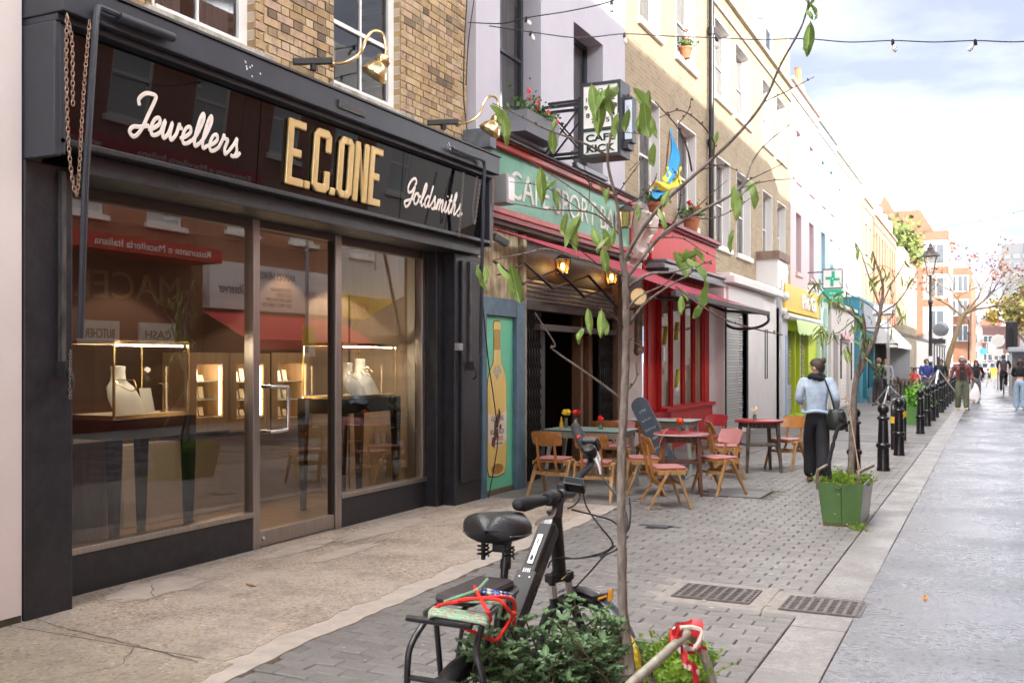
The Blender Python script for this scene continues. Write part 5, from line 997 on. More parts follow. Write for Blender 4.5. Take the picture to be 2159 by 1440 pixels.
tl = thing("teal_shop", "teal painted shopfront with grey sign past the beige shop", "shopfront", (-4.55, 42, 0)); teal = M("teal paint", (.035, .22, .30), .45, noise=(2, .2))
ob("front", MB().wall(-4.55, 40.32, 46.0, 0, 4.1, [(41.4, 42.7, .1, 2.6), (43.4, 45.4, .5, 2.6)], .3, sides=.9), teal, tl); ob("sign", MB().box(-4.55, -4.46, 41.0, 45.6, 2.85, 3.85), M("grey sign", (.30, .32, .34), .5), tl)
ob("dark_inside", MB().box(-4.84, -4.8, 41.4, 42.7, .1, 2.6).box(-4.84, -4.8, 43.4, 45.4, .5, 2.6), dark_room, tl); ob("bead_string", MB().tube([(-4.5, 42.95, .5), (-4.5, 42.95, 2.6)], .03, 5), black_metal, tl)
# pharmacy blade sign
bs = thing("pharmacy_sign", "white projecting sign with green pharmacy cross over a green panel", "sign", (-4.6, 33.6, 3.5)); grn = M("pharmacy green", (.02, .42, .25), .4)
x0, x1, yb = -4.90, -4.32, 33.5
ob("upper_box", MB().box(x0, x1, yb, yb+.12, 3.98, 4.56), M("white sign letters"), bs); ob("frame", MB().box(x0-.02, x0, yb-.01, yb+.13, 3.95, 4.59).box(x1, x1+.02, yb-.01, yb+.13, 3.95, 4.59).box(x0, x1, yb-.01, yb+.13, 4.561, 4.59).box(x0, x1, yb-.01, yb+.13, 3.95, 3.979), dark_iron, bs); ob("lower_box", MB().box(x0, x1, yb, yb+.12, 3.52, 3.93), grn, bs)
cx, cz = (x0+x1)/2, 4.27; mb = MB()
for (a, b, c_, d) in ((-.05, .05, .02, .24), (-.05, .05, -.24, -.02)): mb.box(cx+a+(.02 if c_ > 0 else -.02), cx+b+(.02 if c_ > 0 else -.02), yb-.012, yb-.001, cz+c_, cz+d)
for s in (-1, 1): mb.box(cx + (.02 if s > 0 else -.22), cx + (.22 if s > 0 else -.02), yb-.012, yb-.001, cz-.045-.02*s, cz+.045-.02*s)
ob("cross", mb, grn, bs); ob("lettering", text_mb("the", (cx-.1, yb-.002, 3.77), (1, 0, 0), UY, .2, .08, .008), M("white sign letters"), bs); ob("lettering", text_mb("Pharmacy", (x0+.04, yb-.002, 3.60), (1, 0, 0), UY, .5, .11, .008), M("white sign letters"), bs)
ob("bracket", MB().tube([(-5.4, yb+.06, 4.5), (x0, yb+.06, 4.5)], .018).tube([(-5.4, yb+.06, 4.12), (x0, yb+.06, 4.12)], .018), dark_iron, bs)
# white awning shop and the terrace cafe under the black awning
wa = thing("awning_shop", "shop with a big white sloping awning where the film crew stand", "shopfront", (-4.5, 48, 0))
ob("back_wall", MB().wall(-4.7, 46.02, 53.0, 0, 3.6, [(46.4, 52.6, .1, 2.4)], .3, sides=.7), M("dark olive front", (.16, .15, .13), .7), wa); ob("dark_inside", MB().box(-5.0, -4.96, 46.4, 52.6, .1, 2.4), dark_room, wa)
ob("white_awning", MB().grid(lambda u, v: (-4.68 + 1.15*v, 44.9 + 8.0*u, 3.62 - 1.25*v), 12, 3).grid(lambda u, v: (-3.53, 44.9 + 8.0*u, 2.37 - .2*v), 12, 1).face((-4.68, 44.9, 3.62), (-3.53, 44.9, 2.37), (-4.68, 44.9, 2.37)), M("white awning cloth", (.72, .69, .66), .8, noise=(2, .08)), wa); ob("side_panel", MB().box(-4.7, -3.6, 52.95, 53.0, 0, 2.3), M("pale grey panel", (.55, .56, .58), .6), wa)
bk = thing("terrace_cafe", "terrace cafe under a long black slatted awning with bistro seating", "cafe", (-4.3, 60, 0))
ob("wall", MB().wall(-4.85, 53.4, 66, 0, 3.2, [(54, 65, .2, 2.6)], .2, sides=.3), M("charcoal front", (.05, .05, .055), .6), bk); ob("glass", MB().box(-5.02, -5.0, 54, 65, .2, 2.6), M("dusky glass", (.12, .10, .09), .1), bk)
ob("awning", MB().grid(lambda u, v: (-4.8 + 2.3*v, 53.6 + 13*u, 3.3 - .75*v), 10, 3), M("black awning cloth", (.03, .028, .03), .8), bk); ob("awning_edge", MB().box(-2.52, -2.46, 53.6, 66.6, 2.42, 2.56), M("dark awning rail"), bk)
for k in range(5): ob("awning_rib", MB().bar((-4.7, 54+3*k, 3.15), (-2.5, 54+3*k, 2.48), .05, .05), M("pale rib", (.5, .5, .5), .5), bk)
for k in range(5): ob("post", MB().tube([(-2.55, 54 + 3*k, 0), (-2.55, 54 + 3*k, 2.5)], .03, 6), black_metal, bk)
# ================================================================ OPPOSITE SIDE OF THE STREET (seen mirrored in the shop glass; it shades the near facades)
def opp_house(name, label, X, y0, y1, z1, wall, wins, cat="house", fmat=None, back=7):
    h = thing(name, label, cat, (X, (y0+y1)/2, 0)); mb = MB().wall(-X, y0, y1, 0, z1, wins, .15, sides=back); mb.v = [(-x, y, z) for x, y, z in mb.v]; ob("wall", mb, wall, h)
    for a, b, c, d in wins:
        w = part("window", h, Vector((X, (a+b)/2, c)) - wloc(h)); f = .08; xf = X + .1
        ob("frame", MB().box(xf-.04, xf, a, a+f, c, d).box(xf-.04, xf, b-f, b, c, d).box(xf-.04, xf, a+f, b-f, d-f, d).box(xf-.05, xf, a+f, b-f, c, c+f).box(xf-.035, xf, a+f, b-f, (c+d)/2-.03, (c+d)/2+.03), fmat or white_paint, w)
        ob("pane", MB().face((xf-.01, a+f, c+f), (xf-.01, b-f, c+f), (xf-.01, b-f, d-f), (xf-.01, a+f, d-f)), M("pane with blind", (.42, .46, .47), .12), w); ob("sill", MB().box(X-.08, X+.1, a-.1, b+.1, c-.12, c-.001), white_paint, w)
    return h
OX = 6.5; rbrick = brick_mat("opposite red brick", (.33, .125, .07), (.26, .095, .055), (.28, .2, .15))
MX = (-1, 0, 0); NEGY = (0, -1, 0)                       # lettering that faces the street from the far side reads towards -Y
o1 = opp_house("brick_corner_house", "red brick house across the street, seen mirrored in the shop glass, behind the camera side", OX, -30, 11.6, 11.2, rbrick, [(y, y+1.1, z, z+1.8) for y in (-6, -2.5, 1, 4.5, 8) for z in (4.9, 8.2)])
o2 = opp_house("butchers_shop", "red brick butchers shop across the street, mirrored in the left shop window", OX, 11.62, 18.9, 11.2, rbrick, [(y, y+1.15, z, z+1.85) for y in (12.4, 14.9, 17.3) for z in (4.85, 8.2)], "shop")
ob("awning_band", MB().box(OX-1.1, OX-.02, 11.9, 18.6, 3.95, 4.28), M("butcher red cloth", (.50, .03, .02), .7), o2); ob("band_lettering", text_mb("Ristorante e Macelleria Italiana", (OX-1.101, 18.2, 4.04), NEGY, UY, 3.4, .16, .01), M("white sign letters"), o2); ob("band_lettering", text_mb("www.macelleria", (OX-1.101, 13.9, 4.04), NEGY, UY, 1.7, .16, .01), M("white sign letters"), o2)
ob("shopfront", MB().box(OX-.12, OX-.01, 11.9, 18.6, 0, 3.94), M("butcher maroon front", (.14, .022, .016), .5), o2); ob("sign_lettering", text_mb("MACELLERIA", (OX-.121, 18.2, 3.0), NEGY, UY, 5.6, .62, .02), M("dull gold letters", (.35, .22, .10), .5), o2)
for s, y1_ in (("CASH", 18.0), ("BUTCHER", 16.3)): ob("notice_board", MB().box(OX-.2, OX-.125, y1_-1.1, y1_, 1.95, 2.5), white_paint, o2); ob("notice_lettering", text_mb(s, (OX-.202, y1_-.15, 2.12), NEGY, UY, .8, .2, .01), ink, o2)
ob("shop_glass", MB().box(OX-.135, OX-.122, 12.2, 18.3, .7, 1.85), M("butcher glass", (.05, .03, .025), .1), o2)
o3 = opp_house("news_shop", "newsagent across the street with white sign and red awning, mirrored in the shop door", OX, 18.92, 24.6, 10.6, rbrick, [(y, y+1.15, z, z+1.85) for y in (20.0, 22.6) for z in (5.0, 8.0)], "shop")
ob("fascia", MB().box(OX-.25, OX-.01, 19.1, 24.4, 2.95, 4.15), M("white fascia", (.72, .71, .69), .5), o3)
for s, yy, z, w, h_ in (("TheObserver", 20.9, 3.35, 1.5, .26), ("ANAND NEWS", 22.5, 3.8, 1.5, .2), ("guardian", 24.2, 3.35, 1.3, .26), ("STATIONERY", 22.3, 3.5, .9, .1), ("LOTTERY", 22.3, 3.36, .65, .1), ("FAX PHOTOCOPY", 22.3, 3.22, 1.1, .1), ("CUT PRICE TOBACCO", 22.3, 3.08, 1.2, .1)): ob("fascia_lettering", text_mb(s, (OX-.252, yy, z), NEGY, UY, w, h_, .008), M("dark blue ink", (.05, .06, .12), .5), o3)
ob("awning", MB().grid(lambda u, v: (OX-.05 - 1.5*v, 18.95 + 5.6*u, 2.9 - .75*v), 8, 3).grid(lambda u, v: (OX-1.55, 18.95 + 5.6*u, 2.15 - .25*v), 8, 1), M("newsagent red cloth", (.62, .05, .05), .7), o3); ob("shopfront", MB().box(OX-.1, OX-.01, 19.1, 24.4, 0, 2.94), M("news front", (.09, .05, .035), .4), o3)
o4 = opp_house("grey_rendered_house", "pale grey rendered house across the street, mirrored at the right of the shop window", OX, 24.62, 27.6, 11.2, M("pale grey render", (.58, .57, .56), .8), [(25.5, 26.6, z, z+1.8) for z in (4.9, 8.0)])
ob("gable_wall", MB().prism([(27.6, 0), (31.6, 0), (31.6, 7.9), (27.6, 11.2)], (OX, 0, 0), UX, UY, (7, 0, 0)), M("pale grey render"), o4); ob("yellow_sign", MB().box(OX-.3, OX-.01, 24.7, 30.5, 2.9, 3.6), M("yellow sign"), o4); ob("sign_lettering", text_mb("OFF", (OX-.302, 26.0, 3.05), NEGY, UY, .9, .35, .01), M("red ink"), o4)
o5 = opp_house("low_terrace", "low pale terrace across the street further along", OX, 31.62, 80, 7.9, M("low terrace render", (.5, .46, .42), .8), [(33+4*k, 34.2+4*k, 4.6, 6.3) for k in range(11)])
par = thing("brown_parasol", "large brown cafe parasol across the street, mirrored in the right shop window", "parasol", (4.4, 27.6, 0)); ob("canopy", MB().lathe([(3.4, 2.35), (1.7, 3.4), (.05, 4.4), (0, 4.42)], (4.4, 27.6, 0), 8), M("brown canvas", (.10, .065, .045), .8), par); ob("pole", MB().tube([(4.4, 27.6, 0), (4.4, 27.6, 4.4)], .03), dark_iron, par)
lp_ = thing("parking_sign_post", "grey post with small yellow parking sign across the street, mirrored in the shop door", "sign post", (4.4, 20.6, 0)); ob("post", MB().tube([(4.4, 20.6, 0), (4.4, 20.6, 5.6)], .05), M("grey plastic"), lp_); ob("plate", MB().box(4.33, 4.36, 20.35, 20.85, 2.0, 2.5), M("yellow sign"), lp_); ob("plate", MB().box(4.33, 4.36, 20.35, 20.85, 1.72, 1.98), white_paint, lp_)
# ================================================================ END OF THE STREET
def far_block(name, label, cat, x0, x1, y0, y1, z1, wall, cols, rows, ww, wh, wallw=None, glassm=None, band=None, side=True):
    h = thing(name, label, cat, ((x0+x1)/2, y0, 0)); ob("wall", MB().box(x0, x1, y0, y1, 0, z1), wall, h); gm = glassm or M("far window", (.10, .115, .13), .15)
    for c in cols:
        for r_ in rows:
            w = part("window", h, Vector((c, y0, r_)) - wloc(h)); ob("frame", MB().box(c-ww/2-.1, c+ww/2+.1, y0-.10, y0-.002, r_-.1, r_+wh+.1), wallw or white_paint, w); ob("pane", MB().box(c-ww/2, c-.05, y0-.13, y0-.101, r_, r_+wh), gm, w); ob("pane", MB().box(c+.05, c+ww/2, y0-.13, y0-.101, r_, r_+wh), gm, w)
    if band:
        for z, hh in band[1]: ob("band", MB().box(x0-.06, x1+.06, y0-.07, y1, z, z+hh), band[0], h)
    return h
obrick = brick_mat("orange brick", (.30, .135, .075), (.26, .115, .065), (.3, .23, .18), facing='y')
cbk = far_block("bay_corner_building", "orange brick and white corner building with broad windows at the street bend", "building", -11.8, -3.15, 88, 100, 12.2, M("white render far", (.52, .50, .47), .7), (-10.4, -8.9, -6.5, -4.0), (4.2, 6.9, 9.6), 1.1, 1.5, band=(obrick, ((6.1, .55), (8.75, .55), (11.5, .7))))
ob("brick_pier", MB().box(-8.0, -7.35, 87.75, 88, 3.6, 12.2).box(-5.6, -5.0, 87.75, 88, 3.6, 12.2), obrick, cbk); ob("brick_gable", MB().prism([(-9.2, 12.2), (-4.2, 12.2), (-5.2, 14.0), (-7.2, 14.0), (-8.0, 15.4)], (0, 87.9, 0), (1, 0, 0), UY, (0, 9, 0)), obrick, cbk); ob("white_chimney", MB().box(-9.6, -8.6, 90, 92, 12.2, 16.5).box(-6.0, -5.0, 90, 92, 12.2, 15), M("white render far"), cbk)
sd = far_block("orange_brick_flats", "sunlit orange brick building with white trimmed windows beyond the corner building", "building", -5.5, -1.75, 104, 140, 10.5, obrick, (-4.6, -3.4, -2.4), (3.6, 6.0, 8.3), .8, 1.4)
ob("side_wall", MB().box(-1.75, -1.70, 104, 140, 0, 10.5), obrick, sd)
pb = far_block("purple_brick_block", "low dark purple brick block closing the end of the road", "building", -1.2, 4.0, 170, 182, 7.0, brick_mat("purple brick", (.20, .10, .09), (.16, .08, .075), (.24, .17, .15), facing='y'), (-.4, 1.1, 2.8), (1.8, 4.6), 1.2, .9)
wf = far_block("white_balcony_flats", "white flats with red brown balconies behind the purple brick block", "building", -3.5, 3.4, 196, 210, 12.5, M("white render far"), (-2.6, -.9, .9, 2.6), (2, 5, 8.4), .9, 1.5)
for x in (-1.7, .2): 
    for z in (4.6, 8): ob("balcony", MB().box(x, x+1.6, 194.8, 196, z, z+.9), M("red brown balcony", (.36, .12, .08), .6), wf)
tw = far_block("tower_block", "tall pale grey residential tower in the far distance at the right edge", "tower block", 3.8, 40, 420, 440, 46, M("tower concrete", (.15, .155, .165), .8), [5.5 + 3.2*k for k in range(7)], [4 + 3.3*k for k in range(12)], 2.2, 1.6, M("tower panel", (.19, .19, .19), .8), M("tower glass", (.18, .19, .21), .3))
ob("roof_house", MB().box(14, 26, 424, 436, 46, 50), M("roof plant", (.22, .25, .29), .7), tw)
ob("stair_core", MB().box(15, 17.5, 417, 420, 0, 48), M("tower panel"), tw)
wb_ = ob("white_hoarding", MB().box(-6.2, -3.3, 86.5, 86.8, 0, 3.2), M("white render far"), label="white boarded wall below the corner building", cat="wall", org=(-4.7, 86.6, 0))
# trees behind on the right
def far_tree(name, lab, base, h, spread, n, leaf, trunk, seed, s=.3, low=.3):
    random.seed(seed); t = thing(name, lab, "tree", base); b = Vector(base); mb = MB(); tips = []
    def br(p, d, l, r, k):
        q = p + d*l; mid = p + d*l*.5 + Vector((random.gauss(0, .06), random.gauss(0, .06), 0))*l; mb.tube([p, mid, q], [r, r*.85, r*.7], 6)
        if k == 0: tips.append(q); return
        for _ in range(3):
            nd = (d + Vector((random.gauss(0, .55), random.gauss(0, .55), random.gauss(.12, .3)))).normalized(); br(q, nd, l*random.uniform(.6, .8), r*.62, k-1)
    br(b, Vector((random.gauss(0, .05), random.gauss(0, .05), 1)).normalized(), h*low, .03*h, 4)
    sc = h*.98/max(v[2]-b.z for v in mb.v); sx = spread/max(.1, max(abs(v[0]-b.x) for v in mb.v)); f = lambda v: Vector((b.x + (v[0]-b.x)*sx, b.y + (v[1]-b.y)*sx, b.z + (v[2]-b.z)*sc)); mb.v = [tuple(f(v)) for v in mb.v]; tips = [f(v) for v in tips]
    ob("trunk", mb, trunk, t, smooth=True); lf = MB()
    for _ in range(n):
        p = random.choice(tips) + Vector((random.gauss(0, .045*h), random.gauss(0, .045*h), random.gauss(0, .045*h))); q = Quaternion((random.gauss(0, 1), random.gauss(0, 1), random.gauss(0, 1), random.gauss(0, 1))).normalized(); ss = s*random.uniform(.6, 1.4)
        lf.add([p + q @ Vector(v)*ss for v in ((-.5, 0, 0), (0, -.3, .08), (.5, 0, 0), (0, .3, .08))], [(0, 1, 2, 3)])
    ob("crown", lf, leaf, t)
bark = M("brown bark", (.13, .09, .06), .9, noise=(9, .4), stretch=(3, 3, .6)); green_y = M("autumn green leaf", (.14, .17, .03), .7, var=.5); yellow_l = M("yellow autumn leaf", (.24, .18, .03), .7, var=.35); brown_l = M("bronze leaf", (.15, .14, .035), .7, var=.4)
far_tree("street_tree", "tall green and bronze tree at the right edge, nearest of the far trees", (4.6, 105, 0), 8.8, 3.4, 4600, brown_l, bark, 31, .38)
far_tree("street_tree", "yellowing tree beyond the phone kiosk, left of the bronze tree", (4.2, 140, 0), 9.5, 4.2, 4200, yellow_l, bark, 32, .42)
far_tree("street_tree", "green tree behind the bronze tree at the right edge", (7.8, 125, 0), 10.5, 4.2, 4600, green_y, bark, 33, .45)
far_tree("street_tree", "dark green tree further down the road right of the purple block", (6.4, 165, 0), 10, 4.5, 3200, green_y, bark, 34, .5)
# bare autumn tree leaning over the pavement
random.seed(41); bt = thing("autumn_tree", "nearly bare leaning tree with a few rust red leaves", "tree", (-2.35, 62, 0)); mb = MB(); tips = []
P0 = [aty(1990, 800, 62), aty(1999, 766, 62), aty(2011, 721, 62), aty(2031, 667, 62), aty(2042, 657, 62)]; P0[0].z = 0; P = spline(P0, 4); mb.tube(P, [.17 - .05*i/len(P) for i in range(len(P))], 9)
def twig(p, d, l, r, k):
    pts = [p]; dd = d.copy()
    for _ in range(3): dd = (dd + Vector((random.gauss(0, .16), random.gauss(0, .16), random.gauss(.03, .12)))).normalized(); pts.append(pts[-1] + dd*l/3)
    mb.tube(pts, [r, r*.85, r*.7, r*.55], 5)
    if k == 0: tips.append(pts[-1]); return
    for s in range(3): twig(pts[-1 - (s == 2)], (dd + Vector((random.gauss(0, .5), random.gauss(0, .5), random.gauss(.05, .3)))).normalized(), l*random.uniform(.6, .85), r*.55, k-1)
for q, d in (((2042, 657), (-.7, .1, .7)), ((2042, 657), (.75, -.2, .35)), ((2040, 658), (.35, .3, .9)), ((2031, 667), (-.9, -.2, .45)), ((2042, 657), (.95, .2, .18))): twig(aty(*q, 62), Vector(d).normalized(), 1.5, .085, 4)
ob("trunk", mb, M("tan bark", (.30, .22, .13), .9, noise=(6, .3)), bt, smooth=True); lf = MB()
for _ in range(330):
    p = random.choice(tips) + Vector((random.gauss(0, .2), random.gauss(0, .2), random.gauss(0, .2))); q = Quaternion((random.gauss(0, 1), random.gauss(0, 1), random.gauss(0, 1), random.gauss(0, 1))).normalized(); lf.add([p + q @ Vector(v)*.22 for v in ((-.5, 0, 0), (0, -.3, .05), (.5, 0, 0), (0, .3, .05))], [(0, 1, 2, 3)])
ob("crown", lf, M("rust red leaf", (.20, .06, .035), .7, var=.3), bt)
# green hedge mass and kerb across the junction
ob("junction_kerb", MB().box(-1.0, 4.2, 82, 82.3, 0, .08), M("pale kerb", (.5, .48, .45), .8), kind='structure')
# ================================================================ STREET FURNITURE
cast = M("glossy black cast iron", (.012, .012, .014), .22, noise=(12, .5), bump=(30, .15), rvar=.1)
def bollard():
    t = thing("bollard", "", "bollard", group="black bollards along the kerb")
    ob("post", MB().lathe([(.095, 0), (.095, .03), (.085, .05), (.082, .33), (.098, .345), (.105, .37), (.098, .395), (.078, .41), (.066, .74), (.085, .755), (.09, .775), (.082, .79), (.058, .805), (.052, .83)], (0, 0, 0), 14), cast, t, smooth=True)
    ob("ball_finial", MB().ball((0, 0, .90), .082, 14, 10), cast, t, smooth=True); return t
b0 = bollard(); BP = [(-1.42, 15.5), (-1.41, 18.15), (-1.41, 23.85), (-1.42, 26.7), (-1.42, 29.1), (-1.42, 31.0), (-1.40, 33.9), (-1.42, 36.0), (-1.42, 38.4), (-1.42, 41), (-1.42, 43.6), (-1.42, 46.2), (-1.42, 49), (-1.42, 52)]
BL = ["black ball top bollard standing just past the green planter, nearest in the kerb row", "second black bollard in the kerb row, before the bike hoops", "black bollard just past the yellow banded bike hoops"] + ["%s black bollard past the yellow banded hoops, counting down the street" % w for w in ("second", "third", "fourth", "fifth", "sixth", "seventh", "eighth", "ninth", "tenth", "eleventh", "twelfth")]
b0.location = (*BP[0], 0); b0['label'] = BL[0]
for p, l in zip(BP[1:], BL[1:]): dup(b0, (*p, 0), random.uniform(0, 3), l)
dup(b0, (-1.67, 14.2, 0), .5, "black ball top bollard half hidden behind the planted tree trunk")
yband = M("yellow band", (.72, .42, .02), .5)
for k, (x, y) in enumerate(((-1.60, 19.6), (-1.58, 21.3))):
    t = thing("bike_hoop", ("black bike hoop with yellow band, the nearer of the pair", "black bike hoop with yellow band, the farther of the pair")[k], "bike stand", (x, y, 0), group="bike hoops"); P = [(x, y-.3, 0), (x, y-.3, .62)] + [(x, y - .3*math.cos(math.pi*i/10), .62 + .26*math.sin(math.pi*i/10)) for i in range(1, 10)] + [(x, y+.3, .62), (x, y+.3, 0)]
    ob("hoop", MB().tube(P, .042, 10), cast, t, smooth=True)
    for s in (-.3, .3): ob("yellow_band", MB().lathe([(.0445, .48), (.0445, .60)], (x, y+s, 0), 12), yband, t)
# street lamps
def lamp_post(x, y, s, lab):
    t = thing("street_lamp", lab, "street lamp", (x, y, 0), group="traditional street lamps"); hgt = 5.0*s
    ob("post", MB().lathe([(.17*s, 0), (.17*s, .9*s), (.13*s, 1.0*s), (.09*s, 1.1*s), (.07*s, 1.3*s), (.055*s, 3.7*s), (.085*s, 3.74*s), (.085*s, 3.84*s), (.05*s, 3.9*s), (.045*s, 4.75*s), (.09*s, 4.8*s)], (x, y, 0), 12), M("dark brown black iron", (.028, .02, .018), .4), t, smooth=True)
    q = Vector((x, y, 4.8*s)); mb = MB()
    for i in range(4): a = R(45+90*i); mb.bar(q + Vector((.13*s*math.cos(a), .13*s*math.sin(a), 0)), q + Vector((.30*s*math.cos(a), .30*s*math.sin(a), .72*s)), .022*s, .022*s)
    ob("lantern_frame", mb, M("dark brown black iron"), t); c = [q + Vector((r_*s*math.cos(R(45+90*i)), r_*s*math.sin(R(45+90*i)), z*s)) for r_, z in ((.12, 0), (.285, .72)) for i in range(4)]
    ob("lantern_glass", MB().add(c, [(0,1,5,4),(1,2,6,5),(2,3,7,6),(3,0,4,7)]), glass_mat("lamp glass", (.92, .92, .9), 1.4, body=.15, body_col=(.7, .68, .65)), t)
    ob("lantern_roof", MB().lathe([(.36*s, .72*s), (.34*s, .76*s), (.20*s, .90*s), (.10*s, .98*s), (.12*s, 1.02*s), (.06*s, 1.1*s), (.07*s, 1.16*s), (.02*s, 1.22*s), (0, 1.36*s)], q, 8), M("dark brown black iron"), t, smooth=True)
    ob("notice_band", MB().lathe([(.075*s, 1.55*s), (.075*s, 1.75*s)], (x, y, 0), 10), white_paint, t)
lamp_post(-2.12, 42.0, 1.03, "tall dark street lamp with glazed lantern beyond the bollards"); lamp_post(-1.42, 78, .95, "smaller distant street lamp behind the leaning tree")
# festoon lights
def festoon(pts, bulbs, lab):
    P = spline(pts, 10); t = thing("festoon_string", lab, "string lights", P[0], group="festoon lights over the street"); ob("cable", MB().tube(P, .0065, 5), cable_m, t)
    me_s = mesh(MB().lathe([(.012, .02), (.022, 0), (.022, -.06), (.018, -.065)], (0, 0, 0), 8), black_metal, True); me_b = mesh(MB().lathe([(.016, -.06), (.03, -.10), (.032, -.13), (.022, -.16), (0, -.17)], (0, 0, 0), 10), M("opal bulb", (.62, .60, .56), .2), True); o = wloc(t)
    L_ = len(P) - 1
    for f in bulbs:
        p = P[int(f*L_)]
        for nm, me in (("bulb_socket", me_s), ("bulb", me_b)): q = bpy.data.objects.new(nm, me); COL.objects.link(q); q.parent = t; q.location = p - o; q.scale = (.72,)*3; q.rotation_euler = (random.gauss(0, .15), random.gauss(0, .2), 0)
Y = 10.6
S2 = [(985, 48), (1120, 68), (1222, 80), (1317, 72), (1420, 77), (1510, 80), (1600, 84), (1697, 82), (1790, 89), (1883, 86), (1970, 89), (2057, 86), (2159, 88), (2300, 70), (2500, 20)]
festoon([aty(px, py, Y) for px, py in S2], [i/14 for i in (1, 3, 5, 7, 9, 11, 13)], "festoon cable with bulbs crossing the street from the lilac cafe wall to the right edge")
festoon([at(988, 48, 11.6), at(1060, 50, 11.1), at(1110, 38, 10.7), at(1200, 24, 10.2), at(1290, 3, 9.8), at(1400, -40, 9.4)], (.4, .8), "festoon cable rising from the lilac wall to the top edge of the picture")
festoon([aty(1835, 498, 50), aty(1925, 490, 48), aty(1993, 479, 46), aty(2065, 466, 44), aty(2138, 449, 42), aty(2230, 425, 40)], (.2, .4, .6, .8), "distant festoon cable with four bulbs in front of the clouds")
festoon([aty(1700, 512, 34), aty(1720, 516, 38), aty(1745, 521, 44), aty(1770, 529, 52)], (.33, .66), "short festoon cable against the pink and blue houses")
festoon([aty(1940, 545, 62), aty(2000, 556, 60), aty(2050, 558, 58), aty(2120, 560, 56), aty(2200, 556, 54)], (.25, .5, .75), "lowest far festoon cable above the leaning tree")
# phone kiosk, signal, barrier at the right edge
kx, ky = .80, 53.5; kk = thing("kiosk", "grey glazed phone kiosk at the right edge of the road", "kiosk", (kx+.6, ky, 0)); kg = M("kiosk grey", (.30, .32, .34), .45)
ob("frame", MB().box(kx, kx+.12, ky, ky+.12, 0, 2.05).box(kx+1.2, kx+1.32, ky, ky+.12, 0, 2.05).box(kx, kx+.12, ky+1.1, ky+1.22, 0, 2.05).box(kx+1.2, kx+1.32, ky+1.1, ky+1.22, 0, 2.05).box(kx+.12, kx+1.2, ky+.02, ky+.1, 0, .12), kg, kk); ob("roof", MB().box(kx-.06, kx+1.38, ky-.06, ky+1.28, 2.051, 2.28), kg, kk, bevel=.03); ob("back_panel", MB().box(kx+.12, kx+1.2, ky+1.0, ky+1.04, .12, 2.05), M("kiosk posters", (.20, .13, .10), .6, noise=(2.5, .9), col2=(.55, .30, .16)), kk); ob("pane", MB().face((kx+.13, ky+.06, .13), (kx+1.19, ky+.06, .13), (kx+1.19, ky+.06, 2.04), (kx+.13, ky+.06, 2.04)), glass_mat("kiosk glass", (.7, .72, .74), 1.4), kk)
ts = thing("traffic_signal", "black backed traffic signal above the phone kiosk", "traffic light", (.98, 60, 0)); ob("pole", MB().tube([(.98, 60, 0), (.98, 60, 3.4)], .06), black_metal, ts); ob("head", MB().box(.72, 1.3, 60.1, 60.4, 2.25, 3.75), M("signal black", (.01, .01, .011), .6), ts, bevel=.05)
rs = thing("round_road_sign", "white round road sign by the traffic signal", "road sign", (.35, 62, 0)); ob("pole", MB().tube([(.35, 62, 0), (.35, 62, 2.9)], .04), M("grey plastic"), rs); ob("disc", MB().lathe([(.36, 0), (.36, .03)], (.35, 61.9, 2.75), 20, (0, -1, 0)), M("road sign back", (.66, .64, .61), .5), rs); ob("plate", MB().box(.08, .62, 61.87, 61.9, 1.9, 2.3), white_paint, rs)
hb_ = thing("blue_sign", "small blue and white road sign far down the road", "road sign", (-.6, 120, 0)); ob("pole", MB().tube([(-.4, 120, 0), (-.4, 120, 3.6)], .05), M("grey plastic"), hb_); ob("disc", MB().lathe([(.4, 0), (.4, .03)], (-.75, 119.9, 2.7), 16, (0, -1, 0)), M("sign blue", (.05, .25, .6), .5), hb_); ob("plate", MB().box(-.2, .5, 119.9, 119.95, 2.6, 3.6), white_paint, hb_)
for k in range(3): ob("white_post", MB().tube([(-.7 + .45*k, 72, 0), (-.7 + .45*k, 72, 1.0)], .05, 8), white_paint, label=("left", "middle", "right")[k] + " slim white post at the far end of the road", cat="post", org=(-.7 + .45*k, 72, 0), group="white posts")
